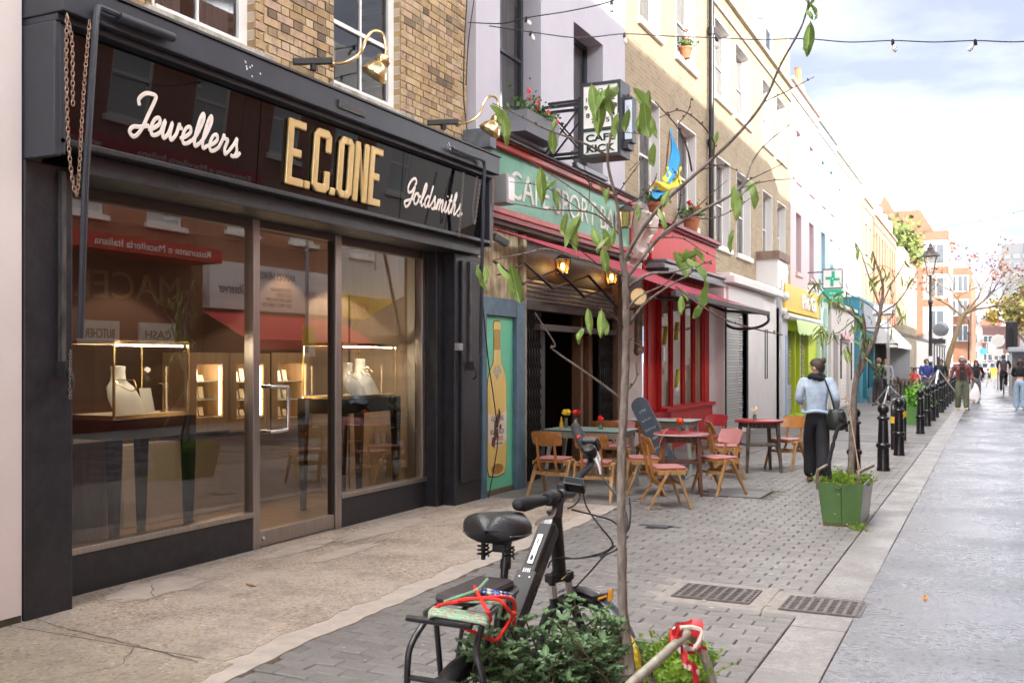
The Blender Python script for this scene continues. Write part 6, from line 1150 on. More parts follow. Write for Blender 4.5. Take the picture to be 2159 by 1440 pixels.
# parked cars
def car(x, y, rz, col, lab):
    t = thing("parked_car", lab, "car", (0, 0, 0), 0, "cars parked down the road"); paint = M("car paint %d" % int(col[0]*1000 + col[2]*77), col, .25, .3, coat=.6)
    prof = [(-2.1, .35), (-2.15, .75), (-2.0, .95), (-1.75, 1.0), (-1.25, 1.42), (-.5, 1.5), (.4, 1.45), (1.05, 1.02), (1.9, .88), (2.1, .65), (2.1, .35)]
    ob("body", MB().prism([(a, b) for a, b in prof], (-.85, 0, 0), (0, 1, 0), UY, (1.7, 0, 0)), paint, t, bevel=.09)
    gl_ = M("car glass", (.03, .035, .04), .08); ob("rear_window", MB().obox((0, -1.52, 1.22), (.62, 0, 0), (0, .19, .17), (0, -.012, .013)), gl_, t); ob("side_window", MB().prism([(-1.15, 1.05), (-.95, 1.36), (.35, 1.36), (.8, 1.05)], (.851, 0, 0), UX, UY, (.012, 0, 0)), gl_, t); ob("side_window", MB().prism([(-1.15, 1.05), (-.95, 1.36), (.35, 1.36), (.8, 1.05)], (-.863, 0, 0), UX, UY, (.012, 0, 0)), gl_, t)
    for sx in (-1, 1):
        ob("tail_light", MB().cbox((sx*.70, -2.13, .82), .22, .08, .18), M("tail light red", (.45, .01, .01), .2), t)
        for yy in (-1.3, 1.3): ob("wheel", MB().lathe([(.12, -.1), (.30, -.1), (.32, -.06), (.32, .06), (.30, .1), (.12, .1)], (sx*.80, yy, .32), 16, (1, 0, 0)), M("tyre", (.02, .02, .02), .8), t, smooth=True)
    ob("number_plate", MB().cbox((0, -2.16, .6), .5, .02, .11), M("plate yellow", (.7, .55, .05), .5), t); ob("bumper", MB().box(-.82, .82, -2.2, -2.0, .34, .52), M("tyre"), t, bevel=.03)
    t.location = (x, y, 0); t.rotation_euler = (0, 0, rz)
car(-2.0, 84.5, .02, (.55, .56, .58), "silver parked car nearest, seen from behind at the road end"); car(-1.5, 95, .0, (.10, .11, .12), "dark grey parked car second in the line"); car(-.9, 108, -.02, (.30, .32, .35), "mid grey parked car third in the line"); car(-.3, 124, -.03, (.12, .16, .24), "blue parked car last in the line")
ob("yellow_bin", MB().prism([(-.35, 0), (.35, 0), (.45, .9), (-.45, .9)], (.2, 118, 0), (1, 0, 0), UY, (0, 1, 0)), M("bin yellow", (.75, .48, .02), .5), label="yellow grit bin far down the road", cat="bin", org=(.2, 118, 0))
# ---------------------------------------------------------------- cafe chairs and tables
beech = M("varnished beech", (.42, .175, .045), .4, noise=(3, .3), stretch=(8, 8, 1), bump=(30, .05)); beech_lo = M("worn beech legs", (.47, .265, .10), .5, noise=(5, .4), stretch=(8, 8, 1)); pinkpad = M("faded pink vinyl", (.52, .22, .21), .5, noise=(6, .15)); redpad = M("red vinyl", (.36, .02, .025), .5)
def make_chair(pad, back):
    t = thing("cafe_chair", "", "chair", group="wooden cafe chairs")          # faces +Y
    ob("seat", MB().grid(lambda u, v: (-.19 + .38*u, -.18 + .37*v, .43 + .012*math.sin(math.pi*u) ), 6, 6).box(-.19, .19, -.18, .19, .405, .428), beech, t, bevel=.008)
    ob("seat_pad", MB().prism([(-.17, -.16), (.17, -.16), (.185, 0), (.175, .15), (.12, .185), (-.12, .185), (-.175, .15), (-.185, 0)], (0, 0, .434), (1, 0, 0), (0, 1, 0), (0, 0, .022)), pad, t, bevel=.01)
    n = 10
    def bk(u, v):
        a = (u-.5)*2; h_ = .60 + .18*v; ins = (1 if .12 < v < .88 else .93); return (.195*a*ins, -.215 - .055*v + .05*a*a - .0, h_ - .012*a*a*(1 if v > .5 else -1))
    g_ = MB().grid(bk, n, 6); g2 = MB().grid(lambda u, v: tuple(Vector(bk(u, v)) + Vector((0, -.014, 0))), n, 6); mb = MB().add(g_.v, g_.f).add(g2.v, [tuple(reversed(f)) for f in g2.f]); k = len(g_.v); w = n+1; rim = [i for i in range(w)] + [w*j + n for j in range(1, 7)] + [w*6 + i for i in range(n-1, -1, -1)] + [w*j for j in range(5, 0, -1)]
    mb.f += [(rim[i], rim[(i+1) % len(rim)], k + rim[(i+1) % len(rim)], k + rim[i]) for i in range(len(rim))]
    ob("backrest", mb, back, t, smooth=True, ang=50)
    for s in (-1, 1):
        x = .205*s
        ob("leg", MB().bar((x, .06, .43), (x*1.12, .22, 0), .028, .055, (1, 0, 0), .024, .032), beech_lo, t, bevel=.005); ob("leg", MB().bar((x, -.02, .43), (x*1.12, -.25, 0), .028, .055, (1, 0, 0), .024, .032), beech_lo, t, bevel=.005)
        ob("side_rail", MB().bar((x, -.15, .395), (x, .16, .395), .024, .04), beech_lo, t)
        ob("back_post", MB().tube(spline([(x*.55, .05, .28), (x*.55, -.10, .285), (x*.55, -.175, .35), (x*.55, -.205, .5), (x*.55, -.245, .70)], 4), .017, 7), beech, t, smooth=True)
    ob("stretcher", MB().bar((-.215, -.115, .27), (.215, -.115, .27), .022, .04).bar((-.215, .135, .27), (.215, .135, .27), .02, .035), beech_lo, t)
    return t
ch0 = make_chair(pinkpad, beech); ch_pink = make_chair(pinkpad, pinkpad); ch_red = make_chair(redpad, redpad)
def face(dx, dy): return math.atan2(-dx, dy)
ch0.location = (-4.72, 10.98, 0); ch0.rotation_euler = (0, 0, face(.05, 1)); ch0['label'] = "beech chair with pink seat at the green table, beside the painted bottle door"
for src, loc, dr, lab in ((ch0, (-4.12, 10.78, 0), (-.15, 1), "beech chair with pink seat at the green table, behind the handlebar"), (ch0, (-3.22, 10.62, 0), (.75, .45), "beech chair nearest the camera, angled towards the round red table"),
    (ch0, (-3.28, 13.62, 0), (.85, .35), "beech chair beside the dark legged table by the paving"), (ch0, (-2.75, 15.15, 0), (-.4, -1), "pale beech chair on the far side of the dark legged table"), (ch0, (-4.25, 13.4, 0), (.1, 1), "beech chair with its back to us at the grey table"), (ch0, (-4.85, 13.3, 0), (0, 1), "beech chair mostly hidden behind the tree trunk at the grey table")):
    dup(src, loc, face(*dr), lab)
ch_pink.location = (-3.78, 11.55, 0); ch_pink.rotation_euler = (0, 0, face(-.9, -.35)); ch_pink['label'] = "chair with pink back and seat facing the green table"
dup(ch_pink, (-2.98, 11.95, 0), face(-.55, -.8), "chair with pink back pushed under the round red table"); dup(ch_pink, (-4.62, 12.9, 0), face(0, -1), "pink backed chair behind the green table in the doorway")
ch_red.location = (-3.9, 15.1, 0); ch_red.rotation_euler = (0, 0, face(-.3, -1)); ch_red['label'] = "red vinyl chair behind the grey table by the red shopfront"; dup(ch_red, (-4.75, 15.2, 0), face(.2, -1), "red vinyl chair against the pier behind the grey table")
redtop = M("red table top", (.30, .02, .03), .32, spec=.3); darkred = M("oxblood legs", (.06, .010, .008), .6, noise=(5, .5), col2=(.16, .055, .03), stretch=(4, 4, 1)); blackleg = M("chipped black legs", (.015, .013, .013), .55, noise=(9, .6), col2=(.16, .12, .08), stretch=(4, 4, 1)); greentop = M("pale green table top", (.26, .36, .33), .3)
def table(loc, w, d, h_, top, legm, lab, rnd=False, rot=0, edge=None):
    t = thing("cafe_table", lab, "table", (0, 0, 0), 0, "cafe tables")
    if rnd: ob("table_top", MB().lathe([(0, h_-.03), (w/2-.01, h_-.03), (w/2, h_-.022), (w/2, h_-.008), (w/2-.01, h_), (0, h_)], (0, 0, 0), 28), top, t, smooth=True); ob("edge_band", MB().lathe([(w/2+.001, h_-.024), (w/2+.001, h_-.006)], (0, 0, 0), 28), edge or top, t)
    else: ob("table_top", MB().box(-w/2, w/2, -d/2, d/2, h_-.03, h_), top, t, bevel=.008); ob("edge_band", MB().box(-w/2-.003, w/2+.003, -d/2-.003, d/2+.003, h_-.026, h_-.012), M("dark edge", (.03, .035, .035), .4), t)
    a, b = (w/2*.62, w/2*.62) if rnd else (w/2-.06, d/2-.06)
    ob("apron", MB().box(-a, a, -b, -b+.02, h_-.11, h_-.032).box(-a, a, b-.02, b, h_-.11, h_-.032).box(-a, -a+.02, -b+.02, b-.02, h_-.11, h_-.032).box(a-.02, a, -b+.02, b-.02, h_-.11, h_-.032), legm, t)
    for sx in (-1, 1):
        for sy in (-1, 1): ob("leg", MB().bar((sx*a*.96, sy*b*.96, h_-.032), (sx*a*1.15, sy*b*1.15, 0), .05, .05, (1, 0, 0), .038, .038), legm, t, bevel=.004)
    if rnd: ob("shelf", MB().box(-a, a, -b, b, .38, .40), legm, t)
    t.location = loc; t.rotation_euler = (0, 0, rot); return t
table((-4.62, 11.95, 0), 1.05, .62, .74, greentop, steel, "pale green rectangular table in front of the cafe opening"); table((-3.38, 11.75, 0), .66, .66, .74, redtop, darkred, "round red table with oxblood legs in the middle of the seating", True, .3, M("table edge", (.55, .5, .47), .4)); table((-3.05, 14.65, 0), .70, .7, .75, redtop, blackleg, "round red table with chipped black legs nearest the noodle shop", True, .5); table((-4.45, 14.35, 0), 1.1, .62, .74, M("pale grey table top", (.50, .52, .49), .3), M("pale green table base", (.30, .34, .28), .5), "pale grey rectangular table beside the red shopfront")
def posy(p, lab, col, n=1, vase=.11, s=.03):
    t = thing("flower_vase", lab, "vase", p, group="flowers on the cafe tables"); p = Vector(p)
    ob("glass", MB().lathe([(.025, 0), (.028, vase*.5), (.022, vase*.8), (.026, vase), (.022, vase), (.018, vase*.8), (.02, .01)], p, 12), glass_mat("vase glass", (.85, .9, .85), 1.5, body=.25, body_col=(.25, .3, .2)), t, smooth=True)
    ob("stems", (lambda mb: [mb.tube([p + Vector((0, 0, .01)), p + Vector((.02*k - .01*n, .015*k, vase+.06))], .003, 4) for k in range(n)] and mb)(MB()), leafg, t); ob("blooms", flower_heads(flower_heads(MB(), [p + Vector((.035*k - .017*(n-1), .02*k, vase + .07 + .015*(k % 2))) for k in range(n)], s), [p + Vector((.035*k - .017*(n-1), .02*k, vase + .07)) for k in range(n)], s*1.3), col, t, kind="stuff")
    return t
random.seed(21)
yelp = M("yellow petals", (.78, .55, .02), .5, var=.1); orp = M("orange red petals", (.75, .10, .02), .5, var=.15); whp = M("cream petals", (.75, .70, .55), .6)
posy((-4.95, 11.9, .74), "glass vase with yellow roses on the green table", yelp, 2, .13, .035); posy((-4.84, 11.97, .74), "glass vase with red roses on the green table", petal, 2, .13, .032); posy((-4.45, 11.85, .74), "small glass with one red flower on the green table", petal, 1, .07, .034); posy((-3.38, 11.7, .74), "small glass with an orange carnation on the middle red table", orp, 1, .07, .04); posy((-3.1, 14.6, .75), "cream flower in a red holder on the dark legged table", whp, 1, .08, .045); posy((-4.6, 14.3, .74), "small glass with a red flower on the grey table", petal, 1, .07, .03)
ob("oil_bottle", MB().lathe([(.026, 0), (.026, .07), (.012, .11), (.012, .15), (0, .15)], (-4.98, 11.82, .74), 10), M("amber oil", (.5, .28, .02), .15), label="small amber bottle beside the vases on the green table", cat="bottle", smooth=True, org=(-4.98, 11.82, .74)); ob("pepper_mill", MB().lathe([(.02, 0), (.024, .02), (.015, .06), (.022, .08), (.01, .11), (0, .115)], (-4.80, 11.85, .74), 10), steel, label="steel pepper mill on the green table", cat="pepper mill", smooth=True, org=(-4.8, 11.85, .74))
# leaning chalkboard
cb2 = thing("chalkboard", "grey chalkboard with rounded top leaning among the cafe tables", "chalkboard", (-3.75, 12.75, 0)); bd = Vector((-.46, .02, .87)).normalized(); q0 = Vector((-3.70, 12.72, .02)); wv = Vector((.87, -.1, .46)); wv = (wv - bd*wv.dot(bd)).normalized(); nv = bd.cross(wv); nv = nv if nv.y < 0 else -nv
half_ = .125; H_ = 1.22; prof = [(-half_, 0), (half_, 0), (half_, H_-.09)] + [(half_*math.cos(a), H_-.09 + .1*math.sin(a)) for a in [math.pi*i/8 for i in range(1, 8)]] + [(-half_, H_-.09)]
ob("board", MB().prism(prof, q0, wv, bd, nv*.025), M("chalky slate", (.085, .105, .135), .6, noise=(6, .3)), cb2, bevel=.004); ob("rear_leg", MB().bar(q0 + bd*1.1 - nv*.02, q0 + bd*.05 - nv*.35, .04, .03), black_metal, cb2)
random.seed(4)
for k in range(6):                                        # illegible chalk scribble
    w = random.uniform(.08, .17); P = [q0 + bd*(1.04 - .13*k + .018*math.sin(i*2.3 + k) + random.uniform(-.006, .006)) + wv*(-w/2 + w*i/14) + nv*.027 for i in range(15)]
    ob("chalk_scribble", MB().tube(P, .0028, 4), M("chalk", (.55, .56, .56), .9), cb2)
# terrace seating far down
random.seed(77)
rat = M("rattan brown", (.24, .13, .06), .6, noise=(20, .4))
def bistro(x, y, rz, lab, first=[]):
    if not first:
        t = thing("bistro_chair", lab, "chair", (0, 0, 0), 0, "bistro chairs under the black awning"); ob("seat", MB().lathe([(0, .44), (.2, .44), (.21, .46), (0, .47)], (0, 0, 0), 12), rat, t); ob("backrest", MB().tube([(.2*math.cos(a), -.2*abs(math.sin(a)) - .02, .46 + .40*math.sin(a)) for a in [math.pi*i/10 for i in range(11)]], .018, 6).grid(lambda u, v: (-.15 + .3*u, -.17, .5 + .28*v), 4, 4), rat, t)
        for sx in (-.15, .15):
            for sy in (-.15, .15): ob("leg", MB().tube([(sx, sy, .44), (sx*1.2, sy*1.2, 0)], .014, 6), rat, t)
        first.append(t); t.location = (x, y, 0); t.rotation_euler = (0, 0, rz); return
    dup(first[0], (x, y, 0), rz, lab)
names = ["first", "second", "third", "fourth", "fifth", "sixth", "seventh", "eighth", "ninth", "tenth", "eleventh", "twelfth"]
k = 0
for y in (47.2, 49.5, 52, 55):
    for x, rz in ((-3.9, -1.4), (-3.3, 1.5), (-2.8, -1.5)): bistro(x, y + random.uniform(-.2, .2), rz + random.uniform(-.3, .3), "%s brown rattan chair of the far terrace, counted from the light stand" % names[k]); k += 1
for j, y in enumerate((47.3, 49.6, 52.1, 55.1)):
    t = thing("bistro_table", ("nearest", "second", "third", "farthest")[j] + " small table on the far terrace under the black awning", "table", (-3.6, y, 0), group="far terrace tables"); ob("table_top", MB().lathe([(0, .72), (.33, .72), (.33, .745), (0, .745)], (-3.6, y, 0), 16), rat, t); ob("pedestal", MB().tube([(-3.6, y, 0), (-3.6, y, .72)], .03).lathe([(.2, 0), (.18, .02), (.03, .04)], (-3.6, y, 0), 10), dark_iron, t)
rl = thing("terrace_railing", "thin black railing behind the far terrace tables", "railing", (-2.6, 68, 0)); mb = MB().tube([(-4.6, 67.5, 1.2), (-1.9, 67.5, 1.2)], .03)
ob("top_rail", mb, dark_iron, rl); 
for k in range(10): ob("baluster", MB().tube([(-4.5 + .28*k, 67.5, 0), (-4.5 + .28*k, 67.5, 1.2)], .018, 5), dark_iron, rl)
# film lights
alum = M("bright aluminium", (.62, .62, .63), .3, .9)
def stand(x, y, top, lab, spread=.75, hub=.75):
    t = thing("light_stand", lab, "light stand", (x, y, 0), group="film light stands")
    for k in range(3): a = R(20 + 120*k); ob("leg", MB().tube([(x, y, hub), (x + spread*math.cos(a), y + spread*math.sin(a), .02)], .02, 6), alum, t); ob("foot", MB().ball((x + spread*math.cos(a), y + spread*math.sin(a), .03), .04, 8, 6), black_metal, t)
    ob("column", MB().tube([(x, y, hub-.35), (x, y, top)], .022, 8), alum, t); ob("collar", MB().tube([(x, y, hub-.04), (x, y, hub+.08)], .04, 8), M("blue collar", (.1, .16, .3), .4), t); return t
sa = stand(-3.25, 37.5, 3.15, "tall aluminium light stand beside the man in the check shirt"); ob("column", MB().tube([(-3.3, 37.52, 0.8), (-3.3, 37.52, 3.3)], .015), alum, sa)
lpn = thing("led_panel", "tilted led light panel on top of the tall stand", "film light", (-3.3, 37.5, 3.3)); ob("panel", MB().obox((-3.4, 37.4, 3.42), (.36, 0, 0), (0, .1, .16), (0, -.03, .02)), M("panel grey", (.30, .33, .37), .3), lpn, bevel=.01); ob("frame", MB().obox((-3.4, 37.42, 3.22), (.38, 0, 0), (0, .02, 0), (0, 0, .02)), white_paint, lpn); ob("divider", MB().obox((-3.4, 37.365, 3.43), (.03, 0, 0), (0, .1, .16), (0, -.02, .012)), white_paint, lpn)
sb = stand(-1.55, 35.5, 1.42, "low aluminium tripod among the bollards by the boy in blue", .95, 1.35); ob("tripod_head", MB().box(-1.68, -1.42, 35.4, 35.6, 1.42, 1.48).box(-1.6, -1.5, 35.42, 35.58, 1.48, 1.75), black_metal, sb)
sc2 = stand(-2.3, 47.0, 2.75, "stand carrying the round film lamp behind the street lamp", .6, .7); fz = thing("film_lamp", "round grey film lamp seen from behind beside the street lamp", "film light", (-2.0, 46.5, 2.9)); ob("drum", MB().lathe([(.08, 0), (.27, .03), (.30, .22), (.30, .4), (.28, .4)], (-2.0, 46.3, 2.95), 20, (.25, .9, .1)), M("lamp housing", (.17, .17, .18), .5), fz, smooth=True); ob("yoke", MB().tube([(-2.3, 46.9, 2.6), (-2.05, 46.6, 2.55), (-1.85, 46.6, 2.6)], .03), black_metal, fz); ob("ballast", MB().box(-2.3, -1.75, 46.4, 46.7, 2.36, 2.55), black_metal, fz)
gp = thing("green_planter_box", "box planter of bright green plants between the bollards", "planter", (-1.75, 27.6, 0)); random.seed(9); ob("box", MB().box(-2.0, -1.55, 27.2, 28.2, 0, .45), M("planter green"  , (.09, .22, .05), .6), gp); ob("foliage", tuft(MB(), (-1.78, 27.7, .45), .14, .28, .22, 700, .09), M("bright leaf", (.13, .34, .03), .6, var=.3), gp)
bkt = ob("bucket", MB().lathe([(.12, 0), (.16, .30), (.15, .30), (.11, .02), (0, .02)], (-4.15, 40.6, 0), 14), steel, label="small metal bucket by the teal shopfront", cat="bucket", smooth=True, org=(-4.15, 40.6, 0))
for j, (x, y) in enumerate(((-4.1, 43.2), (-4.0, 44.2))):
    t = thing("potted_plant", ("potted plant by the teal door, nearer one", "potted plant by the teal door, farther one")[j], "potted plant", (x, y, 0), group="pots by the teal shop"); ob("pot", MB().lathe([(.16, 0), (.22, .4), (.2, .4), (0, .36)], (x, y, 0), 12), terra, t, smooth=True); ob("foliage", tuft(MB(), (x, y, .45), .12, .12, .35, 220, .12), leafg, t)
# ================================================================ PLANTERS AND TREES
peach_bark = M("young tree bark", (.11, .085, .066), .9, noise=(38, .6), col2=(.25, .21, .175), bump=(70, 1.0), stretch=(1, 1, .35))
twig_m = M("dark twig", (.10, .055, .04), .7, noise=(20, .4)); bud_m = M("bud", (.07, .04, .03), .8)
def leaf_material(name, c1, c2, trans=.35, rough=.42):
    m = bpy.data.materials.new(name); m.use_nodes = True; nt = m.node_tree; L = nt.links; nt.nodes.clear(); o = N(nt, "ShaderNodeOutputMaterial")
    oi = N(nt, "ShaderNodeObjectInfo"); ge = N(nt, "ShaderNodeNewGeometry"); ad = N(nt, "ShaderNodeMath", operation='ADD'); fr = N(nt, "ShaderNodeMath", operation='FRACT'); L.new(oi.outputs['Random'], ad.inputs[0]); L.new(ge.outputs['Random Per Island'], ad.inputs[1]); L.new(ad.outputs[0], fr.inputs[0])
    tc = N(nt, "ShaderNodeTexCoord"); n1 = N(nt, "ShaderNodeTexNoise"); n1.inputs['Scale'].default_value = 40; n1.inputs['Detail'].default_value = 4; L.new(tc.outputs['Object'], n1.inputs['Vector'])
    av = N(nt, "ShaderNodeMath", operation='MULTIPLY_ADD'); av.inputs[1].default_value = .6; L.new(fr.outputs[0], av.inputs[0]); ml = N(nt, "ShaderNodeMath", operation='MULTIPLY'); ml.inputs[1].default_value = .4; L.new(n1.outputs[0], ml.inputs[0]); L.new(ml.outputs[0], av.inputs[2])
    mx = N(nt, "ShaderNodeMix", data_type='RGBA'); mx.inputs[6].default_value = (*c1, 1); mx.inputs[7].default_value = (*c2, 1); L.new(av.outputs[0], mx.inputs[0])
    sx = N(nt, "ShaderNodeSeparateXYZ"); L.new(tc.outputs['Object'], sx.inputs[0]); ab = N(nt, "ShaderNodeMath", operation='ABSOLUTE'); L.new(sx.outputs[0], ab.inputs[0]); lt = N(nt, "ShaderNodeMath", operation='LESS_THAN'); lt.inputs[1].default_value = .0009; L.new(ab.outputs[0], lt.inputs[0]); rb_ = N(nt, "ShaderNodeMix", data_type='RGBA'); rb_.inputs[7].default_value = (c2[0]*1.4, c2[1]*1.3, c2[2]*1.5, 1); L.new(lt.outputs[0], rb_.inputs[0]); L.new(mx.outputs[2], rb_.inputs[6]); mx = rb_
    pb_ = N(nt, "ShaderNodeBsdfPrincipled"); pb_.inputs['Roughness'].default_value = rough; L.new(mx.outputs[2], pb_.inputs['Base Color']); tr = N(nt, "ShaderNodeBsdfTranslucent"); L.new(mx.outputs[2], tr.inputs[0]); ms_ = N(nt, "ShaderNodeMixShader"); ms_.inputs[0].default_value = trans; L.new(pb_.outputs[0], ms_.inputs[1]); L.new(tr.outputs[0], ms_.inputs[2]); L.new(ms_.outputs[0], o.inputs[0]); MATS[name] = m; return m
peach_leaf = leaf_material("peach leaf", (.12, .22, .04), (.28, .40, .10))
def leaf_mesh(L_, W_, curl, fold, mat, n=8):
    """pointed leaf hanging from its stalk at the origin along -Z, keeled along the midrib"""
    vs = []; fs = []
    for i in range(n+1):
        t = i/n; w = W_*math.sin(math.pi*min(1, t**.85*1.0))**.8*(1 - .15*t); y = curl*L_*math.sin(t*2.2)*.5; z = -L_*(t - .18*abs(curl)*t*t)
        for j, u in enumerate((-1, -.5, 0, .5, 1)): vs.append((u*w/2, y + fold*W_*abs(u)*.5*(1 if abs(u) > 0 else 0) + .004*math.sin(t*14 + u*2), z))
    for i in range(n):
        for j in range(4): fs.append((i*5+j, i*5+j+1, (i+1)*5+j+1, (i+1)*5+j))
    return mesh(MB().add(vs, fs), mat, True, ang=80)
PL = [leaf_mesh(.13, .044, c, f, peach_leaf) for c, f in ((.3, .45), (-.8, .6), (1.0, .35), (.15, .75))]
tree = thing("peach_tree", "young bare peach tree with drooping green leaves in the foreground planter", "tree", (-1.25, 3.65, .38))
TB = 3.83
def traced(pts, t0, t1, r0, r1, name="branch", mat=None, k=5, wob=.004):
    m_ = len(pts); P = spline([at(px, py, t0 + (t1-t0)*i/(m_-1)) + Vector((random.gauss(0, wob), random.gauss(0, wob), random.gauss(0, wob))) for i, (px, py) in enumerate(pts)], k); n_ = len(P)
    o = ob(name, MB().tube(P, [r0 + (r1-r0)*i/(n_-1) for i in range(n_)], 9 if r0 > .01 else 6), mat or peach_bark, tree, smooth=True, ang=80); return P
random.seed(50)
tk = [(1332, 1440), (1326, 1380), (1314, 1280), (1312, 1150), (1310, 1000), (1316, 860), (1320, 760), (1321, 660), (1318, 585), (1312, 540)]
P = spline([at(px, py, TB + .12*i/9) for i, (px, py) in enumerate(tk)], 7); rr = [.0205 - .008*i/len(P) + .0011*math.sin(i*1.7) for i in range(len(P))]; rr[:6] = [.036, .032, .028, .025, .0225, .021]
ob("trunk", MB().tube(P, rr, 12), peach_bark, tree, smooth=True, ang=80)
BR = [([(1314, 545), (1310, 480), (1298, 420), (1284, 360), (1281, 320), (1287, 270), (1291, 228)], 3.95, 3.9, .013, .005, 0),
 ([(1320, 545), (1350, 490), (1400, 432), (1480, 358), (1560, 278), (1612, 210), (1648, 135), (1690, 52), (1714, -10)], 3.95, 3.55, .014, .004, 0),
 ([(1320, 590), (1390, 500), (1456, 458), (1540, 412), (1566, 388), (1590, 345), (1614, 303), (1665, 262)], 3.95, 4.2, .012, .0028, 0),
 ([(1322, 606), (1366, 578), (1425, 570), (1503, 553)], 3.95, 3.7, .011, .003, 0), ([(1322, 690), (1365, 640), (1420, 600), (1452, 582)], 3.95, 3.6, .009, .003, 0),
 ([(1425, 606), (1470, 640), (1530, 672), (1590, 698), (1650, 708)], 3.62, 3.5, .0065, .0028, 1),
 ([(1317, 588), (1267, 559), (1213, 542), (1151, 527), (1113, 531), (1038, 549)], 3.95, 3.6, .010, .003, 0),
 ([(1311, 500), (1268, 458), (1227, 446), (1150, 440), (1085, 433)], 3.95, 4.2, .007, .0025, 1), ([(1290, 470), (1240, 420), (1193, 387), (1118, 337)], 4.0, 4.25, .006, .0022, 1),
 ([(1283, 330), (1227, 302), (1152, 271), (1100, 248), (1043, 215)], 3.92, 3.7, .007, .0025, 0), ([(1313, 838), (1255, 797), (1165, 734), (1172, 728), (1130, 659)], 3.93, 3.75, .007, .003, 0),
 ([(1320, 830), (1338, 795), (1345, 765), (1362, 738), (1348, 725), (1330, 715)], 3.92, 3.8, .006, .002, 0), ([(1316, 690), (1290, 665), (1250, 645)], 3.93, 3.75, .006, .003, 1),
 ([(1461, 356), (1448, 309), (1425, 264), (1382, 217)], 3.8, 3.7, .006, .003, 1), ([(1508, 330), (1506, 296), (1472, 256), (1433, 233), (1392, 250)], 3.72, 3.6, .0055, .002, 1), ([(1425, 264), (1455, 232), (1458, 205)], 3.74, 3.7, .003, .0015, 1),
 ([(1310, 430), (1340, 420), (1380, 390), (1386, 366)], 3.92, 3.8, .004, .0018, 1), ([(1290, 275), (1330, 280), (1372, 281)], 3.9, 3.8, .003, .0015, 1), ([(1298, 415), (1330, 370), (1360, 330), (1325, 360)], 3.9, 3.8, .0035, .0015, 1),
 ([(1566, 388), (1600, 368), (1660, 340)], 4.12, 4.2, .0035, .0015, 1), ([(1560, 398), (1620, 388), (1692, 373)], 4.1, 4.15, .0035, .0015, 1), ([(1612, 212), (1660, 196), (1718, 165)], 3.62, 3.55, .0035, .0015, 1),
 ([(1480, 358), (1520, 352), (1565, 360)], 3.8, 3.7, .003, .0015, 1), ([(1456, 458), (1500, 460), (1550, 440), (1600, 405)], 4.0, 3.9, .004, .0015, 1), ([(1400, 500), (1440, 470), (1490, 420), (1535, 380)], 3.97, 4.1, .004, .0015, 1),
 ([(1300, 410), (1250, 400), (1206, 330), (1215, 315)], 3.9, 3.8, .004, .0015, 1), ([(1240, 430), (1245, 380), (1232, 340), (1240, 318)], 3.95, 3.85, .003, .0015, 1), ([(1267, 559), (1225, 525), (1200, 500)], 3.85, 3.7, .004, .0018, 1), ([(1227, 446), (1180, 410), (1140, 390), (1075, 385)], 4.0, 4.1, .0035, .0015, 1),
 ([(1360, 478), (1410, 475), (1432, 430), (1430, 385), (1415, 355)], 3.93, 3.8, .0035, .0015, 1), ([(1390, 500), (1440, 505), (1480, 530), (1520, 545)], 3.95, 3.75, .004, .0015, 1), ([(1452, 582), (1480, 560), (1503, 553)], 3.6, 3.65, .003, .0015, 1), ([(1318, 655), (1350, 625), (1400, 600), (1428, 575)], 3.93, 3.8, .006, .002, 0)]
budm = mesh(MB().ball((0, 0, 0), (.003, .003, .006), 6, 4), bud_m, True); nbud = 0
for pts, t0, t1, r0, r1, tw in BR:
    P = traced(pts, t0, t1, r0*.7, r1*.8, "branch" if not tw else "twig", twig_m if tw else None)
    for i in range(3, len(P)-1, 3):
        if r0 < .012 and nbud < 130: o = bpy.data.objects.new("bud", budm); COL.objects.link(o); o.parent = tree; o.location = P[i] + Vector((random.gauss(0, .004), random.gauss(0, .004), .004)) - wloc(tree); o.rotation_euler = (random.gauss(0, .8), random.gauss(0, .8), 0); nbud += 1
LV = [(1247, 175, 75, .15), (1262, 190, 60, .0), (1243, 205, 65, .3), (1266, 192, 85, -.05), (1287, 178, 62, .1), (1305, 178, 85, -.5), (1328, 228, 50, -.1), (1306, 238, 52, -.1), (1334, 185, 55, .5), (1345, 200, 60, .35), (1358, 205, 82, .2), (1370, 190, 62, .05), (1376, 245, 45, .25), (1362, 225, 62, -.1),
 (1698, 0, 45, .1), (1710, 42, 68, -.1), (1723, -5, 30, -.3), (1700, 20, 30, .4), (1033, 222, 50, .35), (1060, 230, 72, .05), (1048, 225, 40, .3), (1172, 250, 32, -.2), (1164, 270, 55, .05), (1010, 558, 50, .3), (1022, 556, 42, .1), (1053, 556, 74, .05), (1077, 553, 90, .25), (1240, 648, 55, .1), (1268, 650, 60, .0), (1228, 690, 50, .1), (1262, 655, 52, .3),
 (1140, 350, 75, .05), (1165, 395, 45, .1), (1172, 378, 36, -.5), (1198, 445, 50, -.1), (1225, 455, 70, -.35), (1210, 470, 60, .15), (1250, 480, 55, .35), (1272, 482, 50, .05), (1270, 520, 55, .15), (1295, 478, 40, -.1), (1280, 500, 40, -.2), (1262, 388, 28, .0), (1285, 395, 35, -.1), (1545, 390, 72, .05), (1584, 380, 62, .1), (1607, 380, 62, -.05), (1550, 485, 45, .1), (1345, 430, 35, .0), (1390, 440, 50, .1),
 (1433, 528, 55, .35), (1448, 525, 30, -.1), (1465, 528, 50, .1), (1452, 545, 72, .05), (1480, 530, 52, -1.1), (1485, 595, 80, -.55), (1437, 622, 40, .0), (1443, 612, 26, .2), (1380, 300, 52, .15), (1512, 275, 35, -.3), (1420, 530, 60, .25), (1410, 400, 45, -.2), (1462, 520, 40, .3)]
random.seed(60)
